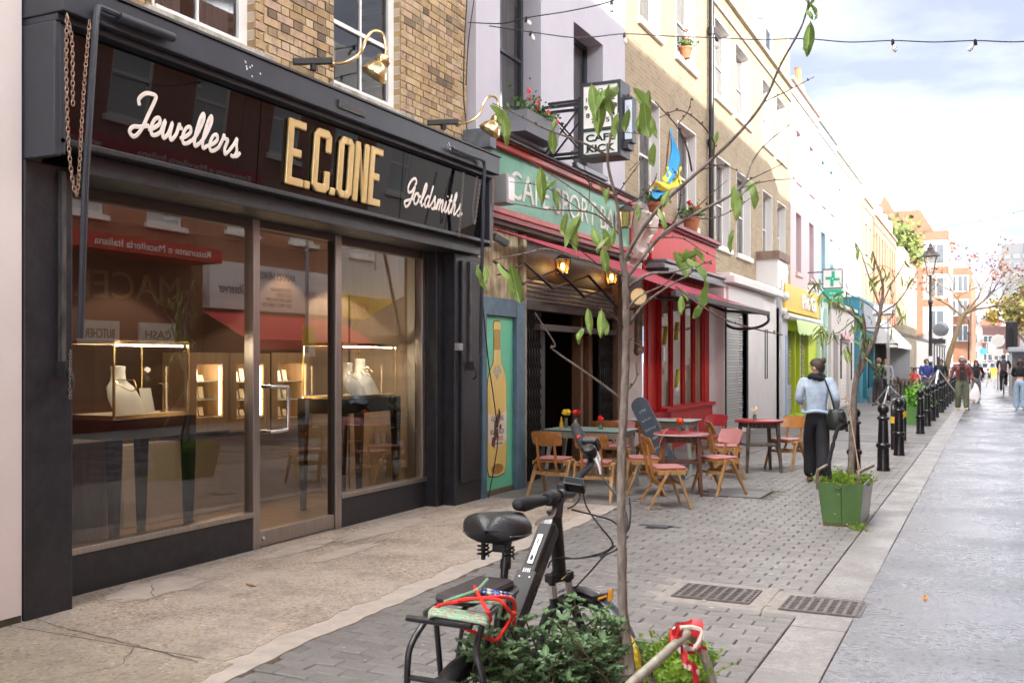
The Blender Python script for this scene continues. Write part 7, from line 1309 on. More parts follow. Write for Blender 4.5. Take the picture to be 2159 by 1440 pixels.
for i, (px, py, ln, tilt) in enumerate(LV):
    t_ = 3.78 + random.uniform(-.12, .12); p = at(px, py, t_); s = ln*1.12/2100*t_/.13; me = PL[i % 4]
    if px > 1680: t_ = 3.56; p = at(px, py, t_)
    o = bpy.data.objects.new("leaf", me); COL.objects.link(o); o.parent = tree; o.location = p - wloc(tree); o.rotation_mode = 'XYZ'; o.rotation_euler = (random.gauss(0, .25), -tilt, YAW + random.gauss(0, .6)); o.scale = (s*random.uniform(.82, 1.05), s, s)
# ---------------------------------------------------------------- green steel planters
pgreen = M("chipped green planter paint", (.10, .19, .06), .42, noise=(3.5, .25), bump=(40, .1)); prust = M("rusty planter foot", (.16, .085, .04), .8, noise=(18, .5), col2=(.10, .13, .05)); zinc = M("zinc planter side", (.42, .43, .43), .35, .6, noise=(6, .25)); pipe = M("scuffed pipe", (.28, .24, .21), .45, .5, noise=(18, .5), col2=(.16, .09, .06)); soil = M("dark soil", (.055, .035, .022), .95, noise=(22, .5), bump=(40, 1.0))
def planter(name, lab, cx, cy, w, l, h_, grn):
    t = thing(name, lab, "planter", (cx, cy, 0), group="steel street planters"); a, b = w/2, l/2; k = .80
    ob("soil", MB().grid(lambda u, v: (cx - a*.96 + 2*a*.96*u, cy - b*.96 + 2*b*.96*v, h_ - .05 + .03*math.sin(u*7)*math.sin(v*9) + .02*math.sin(v*23+u*11)), 14, 20), soil, t, smooth=True)
    def side(p, q, mat, nm, z0=0, z1=1): 
        lo = lambda p_, z: Vector((cx + p_[0]*(k + (1-k)*z), cy + p_[1]*(k + (1-k)*z), h_*z)); n_ = (Vector((q[1]-p[1], -(q[0]-p[0]), 0))).normalized()*.006; vs = [lo(p, z0), lo(q, z0), lo(q, z1), lo(p, z1)]; ob(nm, MB().add(vs + [v - n_ for v in vs], [(0,1,2,3),(7,6,5,4),(0,4,5,1),(1,5,6,2),(2,6,7,3),(3,7,4,0)]), mat, t)
    c = [(-a, -b), (0.0, -b), (a*.92, -b), (a, -b*.9), (a, b), (-a, b)]
    side((-a, -b), (.0, -b), pgreen, "front_panel", .09); side((.006, -b), (a*.96, -b), pgreen, "front_panel", .07); side((-a, -b), (.0, -b), prust, "rusty_foot", 0, .088); side((.006, -b), (a*.96, -b), prust, "rusty_foot", 0, .068)
    side((a, -b+.006), (a, b), zinc if grn else pgreen, "side_panel"); side((a, b), (-a, b), pgreen, "back_panel"); side((-a, b), (-a, -b), pgreen, "side_panel")
    for q in ((-a*.3, .30), (-a*.1, .75)): ob("rivet", MB().lathe([(.008, 0), (.006, .004), (0, .005)], (cx + q[0]*.92, cy - b*(k + (1-k)*q[1]) - .001, h_*q[1]), 8, (0, -1, 0)), steel, t)
    ob("slot", MB().box(cx - a*.25, cx - a*.02, cy - b*.985, cy - b*.965, h_*.84, h_*.862), M("slot dark", (.03, .03, .03), .6), t)
    return t
pl2 = planter("street_planter", "green steel street planter with rusty foot at the kerb, holding a young tree", -1.30, 10.42, .43, .9, .43, True)
for s, sy in ((-1, -1), (1, -1)):
    x = -1.33 + s*.19; y = 10.42 - .40; ob("pipe_handle", MB().tube(spline([(x, y, .36), (x, y, .52), (x + .02, y+.04, .55), (x + .09*(1 if s < 0 else 1.2), y + .22, .59)], 4), .016, 8), pipe, pl2, smooth=True)
def ferny(name, par, c, rx, ry, rz, n, s, mat):
    lf = MB()
    for _ in range(n):
        a = random.uniform(0, 6.28); r_ = random.random()**.6; b = Vector((c[0] + rx*r_*math.cos(a), c[1] + ry*r_*math.sin(a), c[2])); hgt = rz*random.uniform(.4, 1.1)*(1 - .4*r_); tip = b + Vector((random.gauss(0, .05), random.gauss(0, .05), hgt)); lf.tube([b, b.lerp(tip, .5), tip], [.0022, .0018, .001], 3)
        for k in range(11):
            p = b.lerp(tip, .25 + .075*k); q = Quaternion((random.gauss(0, 1), random.gauss(0, 1), random.gauss(0, 1), random.gauss(0, 1))).normalized(); ss = s*random.uniform(.6, 1.3); lf.add([p + q @ Vector(v)*ss for v in ((0, 0, 0), (.5, -.28, .05), (1, 0, .1), (.5, .28, .05))], [(0, 1, 2, 3)])
    o = ob(name, lf, mat, par); o['kind'] = 'stuff'; return o
fern_leaf = leaf_material("feathery green leaf", (.13, .26, .02), (.30, .42, .05), .4, .5)
random.seed(70); ferny("weeds", pl2, (-1.33, 10.42, .36), .24, .44, .17, 240, .030, fern_leaf)
ob("tuft_at_foot", tuft(MB(), (-1.13, 9.93, .01), .05, .05, .03, 120, .025), fern_leaf, pl2)
tr2 = thing("young_tree", "slim young tree with narrow leaves tied up in the green planter", "tree", (-1.33, 10.45, .38)); T2 = 10.0; random.seed(71)
def tr2b(pts, r0, r1, nm="branch", dt=.0, mat=None):
    m_ = len(pts); P = spline([at(px, py, T2 + dt*i/(m_-1)) for i, (px, py) in enumerate(pts)], 4); ob(nm, MB().tube(P, [r0 + (r1-r0)*i/(len(P)-1) for i in range(len(P))], 7), mat or peach_bark, tr2, smooth=True, ang=80); return P
tr2b([(1793, 1020), (1797, 960), (1800, 880), (1803, 820), (1808, 790)], .036, .028, "trunk")
tips = []
for pts, r0, r1, dt in (([(1806, 800), (1830, 745), (1848, 700), (1858, 650), (1862, 600), (1850, 560), (1840, 530)], .027, .008, .2), ([(1806, 800), (1815, 750), (1825, 700), (1820, 660)], .022, .01, -.2), ([(1806, 795), (1822, 770), (1826, 720), (1818, 690), (1800, 665), (1760, 640), (1735, 615), (1715, 585)], .02, .004, -.3),
    ([(1858, 650), (1842, 610), (1830, 575), (1815, 530), (1800, 505)], .012, .003, .2), ([(1860, 660), (1890, 640), (1910, 615), (1935, 575)], .010, .003, -.2), ([(1850, 690), (1880, 690), (1905, 670), (1915, 650)], .008, .002, .2), ([(1862, 640), (1880, 600), (1905, 560), (1910, 540)], .009, .002, .2), ([(1856, 665), (1830, 640), (1790, 620), (1770, 595)], .010, .003, .2), ([(1820, 665), (1795, 680), (1770, 700), (1745, 705)], .008, .002, 0), ([(1835, 580), (1860, 560), (1900, 580)], .005, .002, 0), ([(1818, 690), (1850, 690), (1880, 670), (1900, 620)], .008, .002, .1), ([(1800, 665), (1790, 640), (1785, 615)], .005, .002, .1)):
    P = tr2b(pts, r0, r1, "branch", dt); tips += P[len(P)//3:]
narrow = [leaf_mesh(.15, .022, c, f, fern_leaf if False else leaf_material("narrow leaf", (.12, .22, .04), (.28, .36, .08))) for c, f in ((.3, .3), (.8, .2))]
for i in range(85):
    p = random.choice(tips); o = bpy.data.objects.new("leaf", narrow[i % 2]); COL.objects.link(o); o.parent = tr2; o.location = p - wloc(tr2); o.rotation_euler = (random.gauss(0, .35), random.gauss(0, .35), random.uniform(0, 6.28)); s = random.uniform(.7, 1.35); o.scale = (s, s, s)
for cx_, cy_ in ((1740, 700), (1780, 740), (1765, 640), (1720, 600), (1850, 590), (1735, 690)):
    for i in range(6):
        p = at(cx_ + random.gauss(0, 9), cy_ + random.gauss(-8, 8), T2 - .2); o = bpy.data.objects.new("leaf", narrow[i % 2]); COL.objects.link(o); o.parent = tr2; o.location = p - wloc(tr2); o.rotation_euler = (random.gauss(0, .3), random.gauss(0, .4), random.uniform(0, 6.28)); s = random.uniform(.8, 1.3); o.scale = (s, s, s)
ob("black_tie", MB().tube(spline([(-1.50, 10.08, .55), (-1.46, 10.15, .50), (-1.42, 10.25, .72), (-1.38, 10.36, .92), (-1.33, 10.44, .98), (-1.36, 10.4, 1.03), (-1.31, 10.5, .96)], 5), [.014 + .009*abs(math.sin(i*1.3)) for i in range(31)], 7).tube(spline([(-1.44, 10.2, .6), (-1.43, 10.18, .45), (-1.45, 10.16, .38)], 4), .022, 6), M("black strap", (.012, .012, .013), .95, bump=(60, .6)), label="black webbing strap tying the young tree to its planter pipe", cat="strap", smooth=True, org=(-1.4, 10.25, .6))
ob("rope", MB().tube(spline([(-1.35, 10.42, 1.22), (-1.28, 10.40, 1.2), (-1.22, 10.25, .9), (-1.13, 10.05, .55)], 5), .004, 5).tube(spline([(-1.31, 10.42, 1.24), (-1.2, 10.2, .85), (-1.14, 10.03, .52)], 5), .004, 5).tube([(-1.14, 10.03, .5 + .012*k) for k in range(5)], .018, 6), M("sisal rope", (.42, .31, .19), .85, noise=(60, .3)), label="pale sisal rope tying the young tree to the planter", cat="rope", org=(-1.2, 10.2, .8))
# ---------------------------------------------------------------- foreground planter
pl1 = planter("street_planter", "foreground street planter with shrub, weeds and a red taped pipe", -1.26, 3.52, .52, .95, .43, False)
ob("pipe_rail", MB().tube([at(1300, 1475, 3.02), at(1330, 1442, 3.1), at(1450, 1335, 3.5)], .0165, 10), M("scuffed pipe pale", (.27, .235, .19), .5, .3, noise=(24, .6), col2=(.42, .42, .33)), pl1, smooth=True)
ob("pipe_rail", MB().tube(spline([at(1450, 1335, 3.52), at(1468, 1352, 3.55), at(1490, 1395, 3.58), at(1512, 1470, 3.6)], 4), .0165, 10), M("scuffed pipe pale"), pl1, smooth=True)
# red and white barrier tape wrapped on the pipe
tape_m = bpy.data.materials.new("red white tape"); tape_m.use_nodes = True; nt = tape_m.node_tree; _b = nt.nodes["Principled BSDF"]; _b.inputs['Roughness'].default_value = .4
_tc = N(nt, "ShaderNodeTexCoord"); _n = N(nt, "ShaderNodeTexNoise"); _n.inputs['Scale'].default_value = 14; _rp = N(nt, "ShaderNodeValToRGB"); _rp.color_ramp.interpolation = 'CONSTANT'; _rp.color_ramp.elements[0].color = (.45, .015, .02, 1); _rp.color_ramp.elements[1].position = .57; _rp.color_ramp.elements[1].color = (.50, .44, .37, 1)
nt.links.new(_tc.outputs['Object'], _n.inputs['Vector']); nt.links.new(_n.outputs[0], _rp.inputs[0]); nt.links.new(_rp.outputs[0], _b.inputs['Base Color']); MATS["red white tape"] = tape_m
random.seed(72); c0 = at(1452, 1338, 3.5)
def band(pts, w, mat, name):
    P = spline(pts, 6); n_ = len(P); ob(name, MB().grid(lambda u, v: P[min(n_-1, int(round(v*(n_-1))))] + Vector((.0, .25, .97)).normalized()*(u-.5)*w*(1 + .3*math.sin(v*13)) + Vector((.004*math.sin(v*31), .006*math.sin(u*4 + v*17), 0)), 4, n_-1), mat, tp, smooth=True, ang=80)
tp = thing("barrier_tape", "red and white cloth tape knotted round the planter pipe", "tape", c0)
ring = [c0 + Vector((.045*math.cos(a)*(1 + .25*math.sin(3*a)), .012*math.sin(a*2), .045*math.sin(a)*(1 + .2*math.cos(2*a)) - .01)) for a in [2*math.pi*k/10 for k in range(11)]]
band(ring, .05, tape_m, "knot"); ob("knot_edge", MB().tube(spline(ring, 4), .009, 6), M("grubby white cloth", (.60, .52, .43), .8, noise=(20, .3)), tp, smooth=True)
band([at(1412, 1350, 3.44), at(1418, 1338, 3.42), at(1430, 1335, 3.42), at(1440, 1340, 3.44)], .045, tape_m, "fold"); band([at(1435, 1370, 3.42), at(1447, 1395, 3.4), at(1462, 1410, 3.4), at(1475, 1440, 3.42), at(1482, 1470, 3.42)], .045, tape_m, "tail"); band([at(1470, 1352, 3.5), at(1485, 1375, 3.52), at(1496, 1395, 3.55)], .04, tape_m, "tail")
random.seed(73); ferny("weeds", pl1, (-1.12, 3.82, .38), .13, .16, .16, 130, .022, fern_leaf); ferny("weeds", pl1, (-1.02, 3.55, .37), .08, .16, .13, 80, .022, fern_leaf)
roundl = mesh(MB().add([(0, 0, 0)] + [(.018*math.cos(a)*(1 + .15*math.cos(5*a)), .018*math.sin(a)*(1 + .15*math.cos(5*a)), .004) for a in [2*math.pi*k/10 for k in range(10)]], [(0, k+1, (k+1) % 10 + 1) for k in range(10)]), fern_leaf)
for k in range(45): o = bpy.data.objects.new("weed_leaf", roundl); COL.objects.link(o); o.parent = pl1; p = at(1455 + random.gauss(0, 22), 1418 + random.gauss(0, 14), 3.62 + random.uniform(-.1, .1)); o.location = p - wloc(pl1); o.rotation_euler = (random.gauss(.5, .4), random.gauss(0, .4), random.uniform(0, 6))
# evergreen shrub
sh = thing("evergreen_shrub", "glossy dark green evergreen shrub spilling over the foreground planter and bicycle", "shrub", (-1.42, 3.35, .38)); random.seed(74)
sleaf = leaf_material("glossy shrub leaf", (.075, .15, .075), (.20, .30, .13), .25, .38); stem_m = M("shrub stem", (.14, .09, .05), .8)
sl = []
for c, f in ((.2, .35), (-.3, .5), (.5, .2)): sl.append(leaf_mesh(.056, .026, c, f, sleaf, 5))
mats_ = []; stems = MB(); tipsS = []
CL = [(1150, 1330, 150, 55), (1060, 1390, 90, 45), (1250, 1340, 80, 50), (1200, 1400, 120, 40), (1270, 1400, 60, 40), (1010, 1370, 30, 30), (1090, 1430, 90, 25), (1200, 1440, 120, 25)]
root = Vector((-1.42, 3.35, .36))
for k in range(150):
    cx_, cy_, rx, ry = random.choice(CL); px, py = cx_ + random.gauss(0, rx*.48), cy_ + random.gauss(0, ry*.55)
    if py < 1268 + abs(px - 1170)*.22 or px > 1322: continue
    tip = at(px, py, random.uniform(3.28, 3.62)); b = root + Vector((random.gauss(0, .1), random.gauss(0, .12), 0)); mid = b.lerp(tip, .6) + Vector((random.gauss(0, .03), random.gauss(0, .03), .02)); stems.tube(spline([b, mid, tip], 3), .0032, 4); tipsS.append((mid, tip))
for px, py in ((1212, 1262), (1207, 1285), (1060, 1345), (1068, 1305), (985, 1385), (1000, 1352), (1110, 1310), (1140, 1330), (1260, 1310), (1300, 1315)):
    tip = at(px, py, 3.42); b = root + Vector((random.gauss(0, .05), 0, 0)); mid = b.lerp(tip, .6); stems.tube(spline([b, mid, tip], 3), .0032, 4); tipsS.append((mid, tip))
for mid, tip in tipsS:
    a0 = random.uniform(0, 6.28)
    for k in range(10):                                   # whorls of leaves at the tip and along the shoot
        p = tip if k < 5 else mid.lerp(tip, .35 + .1*(k-5)); sc_k = random.uniform(.8, 1.15) if k < 5 else random.uniform(.7, 1.0)
        mats_.append(TRS(p, (random.uniform(1.45, 2.15), random.gauss(0, .15), a0 + k*1.257 + (.6 if k > 4 else 0) + random.gauss(0, .2)), (sc_k,)*3))
ob("stems", stems, stem_m, sh)
pieces("leaf", sl[0], mats_[::2], sh, 150, key=lambda m: m.translation.length); pieces("leaf", sl[1], mats_[1::2], sh, 150, key=lambda m: m.translation.length)
# ================================================================ ELECTRIC BICYCLE behind the foreground planter
bk_ = thing("electric_bicycle", "black electric bicycle without its battery, parked behind the foreground planter", "bicycle", (-1.68, 3.5, 0))
bkm = M("satin black bike paint", (.010, .010, .0115), .42, noise=(18, .3)); rub = M("black rubber", (.014, .014, .015), .7, noise=(30, .3), bump=(90, .2)); leather = M("black vinyl saddle", (.012, .012, .013), .36, bump=(160, .25)); alu = M("cast alloy lever", (.58, .58, .58), .3, .9)
bx_, by_ = -1.70, 0
H1 = at(1170, 1082, 4.28); H0 = at(1180, 1205, 4.30)                       # head tube
ob("head_tube", MB().tube([H0, H1], .030, 14).tube([H1, H1 + Vector((0, 0, .012))], .036, 14).tube([H0, H0 + Vector((0, 0, -.012))], .036, 14), bkm, bk_, smooth=True)
D1 = at(1160, 1120, 4.22); D0 = Vector((-1.69, 3.36, .40)); dd = (D1 - D0).normalized(); sidev = Vector((1, 0, 0)); upv = sidev.cross(dd).normalized()
if upv.z < 0: upv = -upv
dt_ = ob("down_tube", MB().bar(D0, D1 + dd*.03, .058, .085, upv), bkm, bk_, bevel=.018)
L_ = (D1 - D0).length
def onD(f, side=0, up=.043): return D0 + dd*L_*f + sidev*side + upv*up
ob("battery_cradle", MB().obox(onD(.80, 0, .052), sidev*.030, dd*.135, upv*.010), M("cradle black", (.012, .012, .013), .5), dt_, bevel=.004); ob("cradle_plate", MB().obox(onD(.46, 0, .056), sidev*.042, dd*.13, upv*.012), M("cradle dark grey", (.025, .025, .028), .5), dt_, bevel=.003)
ob("cradle_rail", MB().obox(onD(.80, .0, .0645), sidev*.013, dd*.075, upv*.003), alu, dt_, bevel=.002); ob("rail_slot", MB().obox(onD(.855, .0, .0682), sidev*.003, dd*.014, upv*.0008).obox(onD(.735, .0, .0682), sidev*.006, dd*.012, upv*.0008), M("slot dark", (.03, .03, .03), .6), dt_)
for f, s in ((.60, -.022), (.60, .022), (.33, 0), (.31, -.01)): ob("screw", MB().lathe([(.004, 0), (.0035, .002), (0, .0022)], onD(f, s, .0682 if f > .4 else .0685), 8, upv), steel, dt_)
for k in range(4): ob("contact_pin", MB().obox(onD(.645, -.014 + .009*k, .066), sidev*.0014, dd*.010, upv*.004), alu, dt_)
ob("maker_sticker", MB().obox(onD(1.0, 0.0, .0445), sidev*.016, dd*.030, upv*.001), M("grey sticker", (.20, .20, .21), .5, noise=(160, .6), col2=(.5, .5, .5)), dt_)
for k, c_ in enumerate("OORUD"): ob("side_lettering", text_mb(c_, onD(.78 - .15*k, .030, -.022), upv, -dd, .036, .05, .0006), M("grey decal", (.10, .10, .105), .5), dt_)
# seat tube, post and saddle
SP1 = at(1069, 1160, 3.72); SP0 = Vector((SP1.x - .005, SP1.y - .09, .42))
ob("seat_tube", MB().tube([SP0, SP0.lerp(SP1, .62)], .024, 12).tube([SP0.lerp(SP1, .60), SP0.lerp(SP1, .68)], .029, 12), bkm, bk_, smooth=True); ob("seat_post", MB().tube([SP0.lerp(SP1, .6), SP1 + Vector((0, 0, .03))], .0155, 12).tube([SP0.lerp(SP1, .86), SP0.lerp(SP1, .93)], .021, 12), M("seatpost black", (.02, .02, .021), .28, .4), bk_, smooth=True)
ob("tape_wrap", MB().lathe([(.027, 0), (.032, .02), (.028, .04), (.033, .06), (.026, .08)], SP0.lerp(SP1, .56), 10), M("black tape", (.02, .02, .022), .25, bump=(40, .8)), bk_, smooth=True)
SC = at(1060, 1108, 3.70); sad = part("saddle", bk_, SC - wloc(bk_))
def sad_fn(u, v):                                     # u around the section, v from tail to nose
    l = -.135 + .28*v; w = .13*math.sqrt(max(0, 1 - (1 - min(1, v/.30))**2.2))*(1 - .74*max(0, (v-.42)/.58)**.8)*math.sqrt(max(0, 1 - max(0, (v-.9)/.1)**2)); a = 2*math.pi*u; ca, sa = math.cos(a), math.sin(a)
    x = w*math.copysign(abs(ca)**.75, ca); q = min(1, w/.06); z = (.056 - .016*v)*abs(sa)**.7*q if sa > 0 else -(.052 - .02*v)*abs(sa)**.6*q*.9
    if sa > 0: z += (-.020*math.exp(-(x/.026)**2) + .006)*max(0, 1 - v*1.4)*sa
    return SC + Vector((x, l, z))
ob("cover", MB().grid(sad_fn, 32, 22), leather, sad, smooth=True, ang=80)
ob("seam_piping", MB().tube([SC + (sad_fn(.97 if k < 0 else .53, abs(k)/12) - SC)*1.012 for k in range(-9, 10) if k], .0024, 5), M("piping", (.06, .06, .062), .4), sad)
for s in (-1, 1):
    c = SC + Vector((.052*s, -.055, -.085)); hel = [c + Vector((.021*math.cos(a), .021*math.sin(a), -.022 + .044*a/(2*math.pi*3))) for a in [2*math.pi*3*i/36 for i in range(37)]]; ob("spring", MB().tube(hel, .0035, 6), M("spring steel black", (.03, .03, .031), .3, .6), sad, smooth=True); ob("spring_bolt", MB().tube([c + Vector((0, 0, -.035)), c + Vector((0, 0, .03))], .009, 8), bkm, sad)
    ob("rail", MB().tube(spline([c + Vector((0, 0, -.025)), SC + Vector((.02*s, .02, -.075)), SC + Vector((.012*s, .12, -.03))], 4), .0038, 6), M("spring steel black"), sad)
ob("clamp", MB().cbox(SC + Vector((0, -.005, -.078)), .06, .05, .035), bkm, sad, bevel=.006)
# bars: turned hard right, one grip towards us, the other up and away
C0 = at(1192, 1032, 4.20); stem_top = H1 + Vector((0, 0, .02))
ob("stem", MB().tube([H1, H1.lerp(C0, .5) + Vector((0, 0, .0)), C0], .019, 12).cbox(C0, .055, .05, .05), bkm, bk_, smooth=True, bevel=.004); ob("display_mount", MB().obox(at(1212, 1022, 4.12), Vector((.040, .014, -.006)), Vector((-.006, .020, .014)), Vector((0, -.014, .020))), M("glossy plastic", (.012, .012, .013), .25), bk_, bevel=.008)
ob("handlebar", MB().tube(spline([at(1168, 1046, 3.95), at(1185, 1043, 4.08), at(1205, 1042, 4.18), at(1212, 1030, 4.22), at(1222, 1005, 4.28), at(1243, 983, 4.35), at(1247, 962, 4.42), at(1238, 940, 4.46), at(1228, 918, 4.50)], 6), .0165, 12), bkm, bk_, smooth=True)
G0, G1 = at(1148, 1055, 3.90), at(1090, 1064, 3.72)
P = [G0.lerp(G1, i/10) for i in range(11)]; ob("grip", MB().tube(P + [G1 + (G1-G0).normalized()*.006], [.018, .021, .021, .022, .024, .027, .029, .030, .029, .026, .021, .011], 14), rub, bk_, smooth=True)
ob("gear_shifter", MB().tube([at(1152, 1053, 3.91), at(1157, 1051, 3.93), at(1170, 1047, 3.97), at(1174, 1046, 3.98)], [.024, .031, .031, .024], 16), rub, bk_, smooth=True); ob("shifter_ribs", MB().tube([at(1160, 1050, 3.94), at(1167, 1048, 3.96)], .0325, 16), M("ribbed rubber", (.03, .03, .03), .6, bump=(25, .8)), bk_); ob("brake_clamp", MB().tube([at(1177, 1046, 3.99), at(1184, 1044, 4.02)], .027, 12).obox(at(1176, 1070, 3.97), Vector((.018, .010, 0)), Vector((0, .008, .036)), Vector((-.008, .014, 0))), bkm, bk_, smooth=True)
ob("brake_lever", MB().tube(spline([at(1172, 1072, 3.96), at(1164, 1088, 3.92), at(1148, 1092, 3.86), at(1138, 1097, 3.82), at(1130, 1106, 3.80)], 5), [.008]*8 + [.0065]*8 + [.0055]*5, 8), alu, bk_, smooth=True)
g0, g1 = at(1236, 948, 4.44), at(1212, 897, 4.56); ob("grip", MB().tube([g0.lerp(g1, i/8) for i in range(9)] + [g1 + (g1-g0).normalized()*.008], [.022, .023, .024, .025, .0255, .0255, .025, .023, .019, .011], 14), rub, bk_, smooth=True)
ob("control_pod", MB().obox(at(1247, 936, 4.44), Vector((.036, .0, .0)), Vector((0, .02, .008)), Vector((-.006, -.008, .026))), M("glossy plastic"), bk_, bevel=.006); ob("red_button", MB().lathe([(.008, 0), (.007, .006), (0, .007)], at(1221, 921, 4.43), 10, (-.2, -1, .2)), M("red button", (.6, .02, .015), .3), bk_, smooth=True); ob("horn_button", MB().lathe([(.03, -.03), (.032, .0), (.025, .014), (0, .017)], at(1243, 948, 4.36), 14, (0, -.6, .8)), M("glossy plastic"), bk_, smooth=True)
ob("pod_buttons", MB().obox(at(1247, 930, 4.42), Vector((.018, 0, .002)), Vector((0, .002, 0)), Vector((0, -.001, .005))), M("grey sticker"), bk_); ob("brake_clamp", MB().tube([at(1240, 955, 4.42), at(1238, 948, 4.43)], .022, 12), bkm, bk_)
ob("brake_lever", MB().tube(spline([at(1262, 985, 4.36), at(1264, 968, 4.38), at(1258, 950, 4.42), at(1258, 935, 4.46), at(1262, 925, 4.5)], 5), [.0075]*7 + [.006]*7 + [.0055]*7, 8), alu, bk_, smooth=True); ob("lever_body", MB().tube([at(1252, 955, 4.38), at(1264, 985, 4.35), at(1267, 1000, 4.34)], [.013, .010, .006], 8), alu, bk_, smooth=True)
cab_m = M("cable sheath", (.014, .014, .015), .4)
for pts, ts in (([(1267, 1000), (1288, 1030), (1315, 1068), (1324, 1100), (1318, 1130), (1300, 1160)], (4.34, 4.3, 4.25, 4.2, 4.18, 4.2)), ([(1206, 1074), (1250, 1085), (1290, 1097), (1322, 1120), (1330, 1085), (1328, 1050)], (4.0, 4.05, 4.08, 4.1, 4.12, 4.2)), ([(1228, 1020), (1236, 1065), (1262, 1105), (1290, 1140), (1288, 1155), (1262, 1168), (1218, 1177), (1185, 1175), (1163, 1182), (1156, 1196)], (4.2, 4.15, 4.1, 4.1, 4.12, 4.15, 4.2, 4.22, 4.24, 4.25)),
    ([(1325, 1130), (1300, 1158), (1275, 1172), (1245, 1205), (1212, 1240)], (4.15, 4.18, 4.2, 4.28, 4.36)), ([(1298, 1150), (1270, 1168), (1225, 1176), (1180, 1178)], (4.1, 4.14, 4.2, 4.23)), ([(1198, 1072), (1210, 1066), (1220, 1056), (1222, 1050)], (4.02, 4.06, 4.1, 4.12))): ob("cable", MB().tube(spline([at(px, py, t) for (px, py), t in zip(pts, ts)], 6), .0038, 6), cab_m, bk_, smooth=True)
ob("cable_clip", MB().obox(at(1272, 1168, 4.14), Vector((.012, .004, .01)), Vector((0, .006, 0)), Vector((-.004, 0, .006))), cab_m, bk_)
# fork, front wheel turned out to the right, mudguard
WD = Vector((.93, -.36, 0)).normalized(); WC = Vector((-1.60, 4.06, .30)); rF = .27
FK = at(1180, 1215, 4.32)
for s in (-1, 1):
    off = WD.cross(Vector((0, 0, 1)))*(.05*s); ob("fork_leg", MB().tube([FK + off*1.0 + Vector((0, 0, .02)), FK + off + Vector((.01, 0, -.10))], .016, 10).tube([FK + off + Vector((.01, 0, -.09)), WC + off*1.05], .020, 10), bkm if s > 0 else M("fork stanchion", (.05, .05, .052), .25, .6), bk_, smooth=True); ob("stanchion", MB().tube([FK + off + Vector((.004, 0, -.03)), FK + off + Vector((.009, 0, -.085))], .0175, 10), alu, bk_, smooth=True)
ob("fork_crown", MB().obox(FK, WD.cross(Vector((0, 0, 1)))*.07, WD*.025, Vector((0, 0, .02))), bkm, bk_, bevel=.008)
def wheel(C, D, r_, nm):
    w = part(nm, bk_, C - wloc(bk_)); ax = D.cross(Vector((0, 0, 1))).normalized(); circ = lambda rr_, n_=36: [C + (D*math.cos(a) + Vector((0, 0, 1))*math.sin(a))*rr_ for a in [2*math.pi*i/n_ for i in range(n_)]]
    ob("tyre", MB().tube(circ(r_), .024, 10, closed=True), rub, w, smooth=True); ob("rim", MB().tube(circ(r_-.03), .011, 8, closed=True), bkm, w, smooth=True); mb = MB()
    for i in range(24): a = 2*math.pi*i/24; mb.tube([C + ax*(.025 if i % 2 else -.025), C + (D*math.cos(a) + Vector((0, 0, 1))*math.sin(a))*(r_-.03)], .0014, 4)
    ob("spokes", mb, steel, w); ob("hub", MB().lathe([(.03, -.04), (.02, -.02), (.02, .02), (.03, .04)], C, 12, ax), alu, w, smooth=True)
wheel(WC, WD, rF, "front_wheel")
axw = WD.cross(Vector((0, 0, 1))).normalized()
def guard(C, D, r_, a0, a1, wd, mat, nm): ob(nm, MB().grid(lambda u, v: C + (D*math.cos(a0 + (a1-a0)*v) + Vector((0, 0, 1))*math.sin(a0 + (a1-a0)*v))*(r_ - .016*(2*u-1)**2) + D.cross(Vector((0, 0, 1)))*(2*u-1)*wd, 8, 22), mat, bk_, smooth=True, ang=80)
mud = M("grey smoky mudguard", (.075, .08, .09), .25, noise=(8, .3)); guard(WC, WD, rF + .045, R(118), R(28), .032, mud, "mudguard"); ob("mudguard_stay", MB().tube([WC + (WD*math.cos(R(34)) + Vector((0, 0, 1))*math.sin(R(34)))*(rF+.04) + axw*.03, WC + axw*.06], .004, 6), alu, bk_)
ob("orange_light", MB().tube([at(1262, 1263, 4.25), at(1280, 1256, 4.22)], .006, 8).obox(at(1288, 1254, 4.2), Vector((.010, 0, .006)), Vector((0, .006, 0)), Vector((.003, 0, .026))), M("orange plastic", (.75, .30, .01), .35), bk_, bevel=.003); ob("light_body", MB().obox(at(1266, 1258, 4.27), Vector((.03, 0, .008)), Vector((0, .02, 0)), Vector((0, 0, .012))), bkm, bk_, bevel=.004); ob("valve", MB().tube([at(1185, 1222, 4.2), at(1203, 1206, 4.2)], .004, 6), brass, bk_)
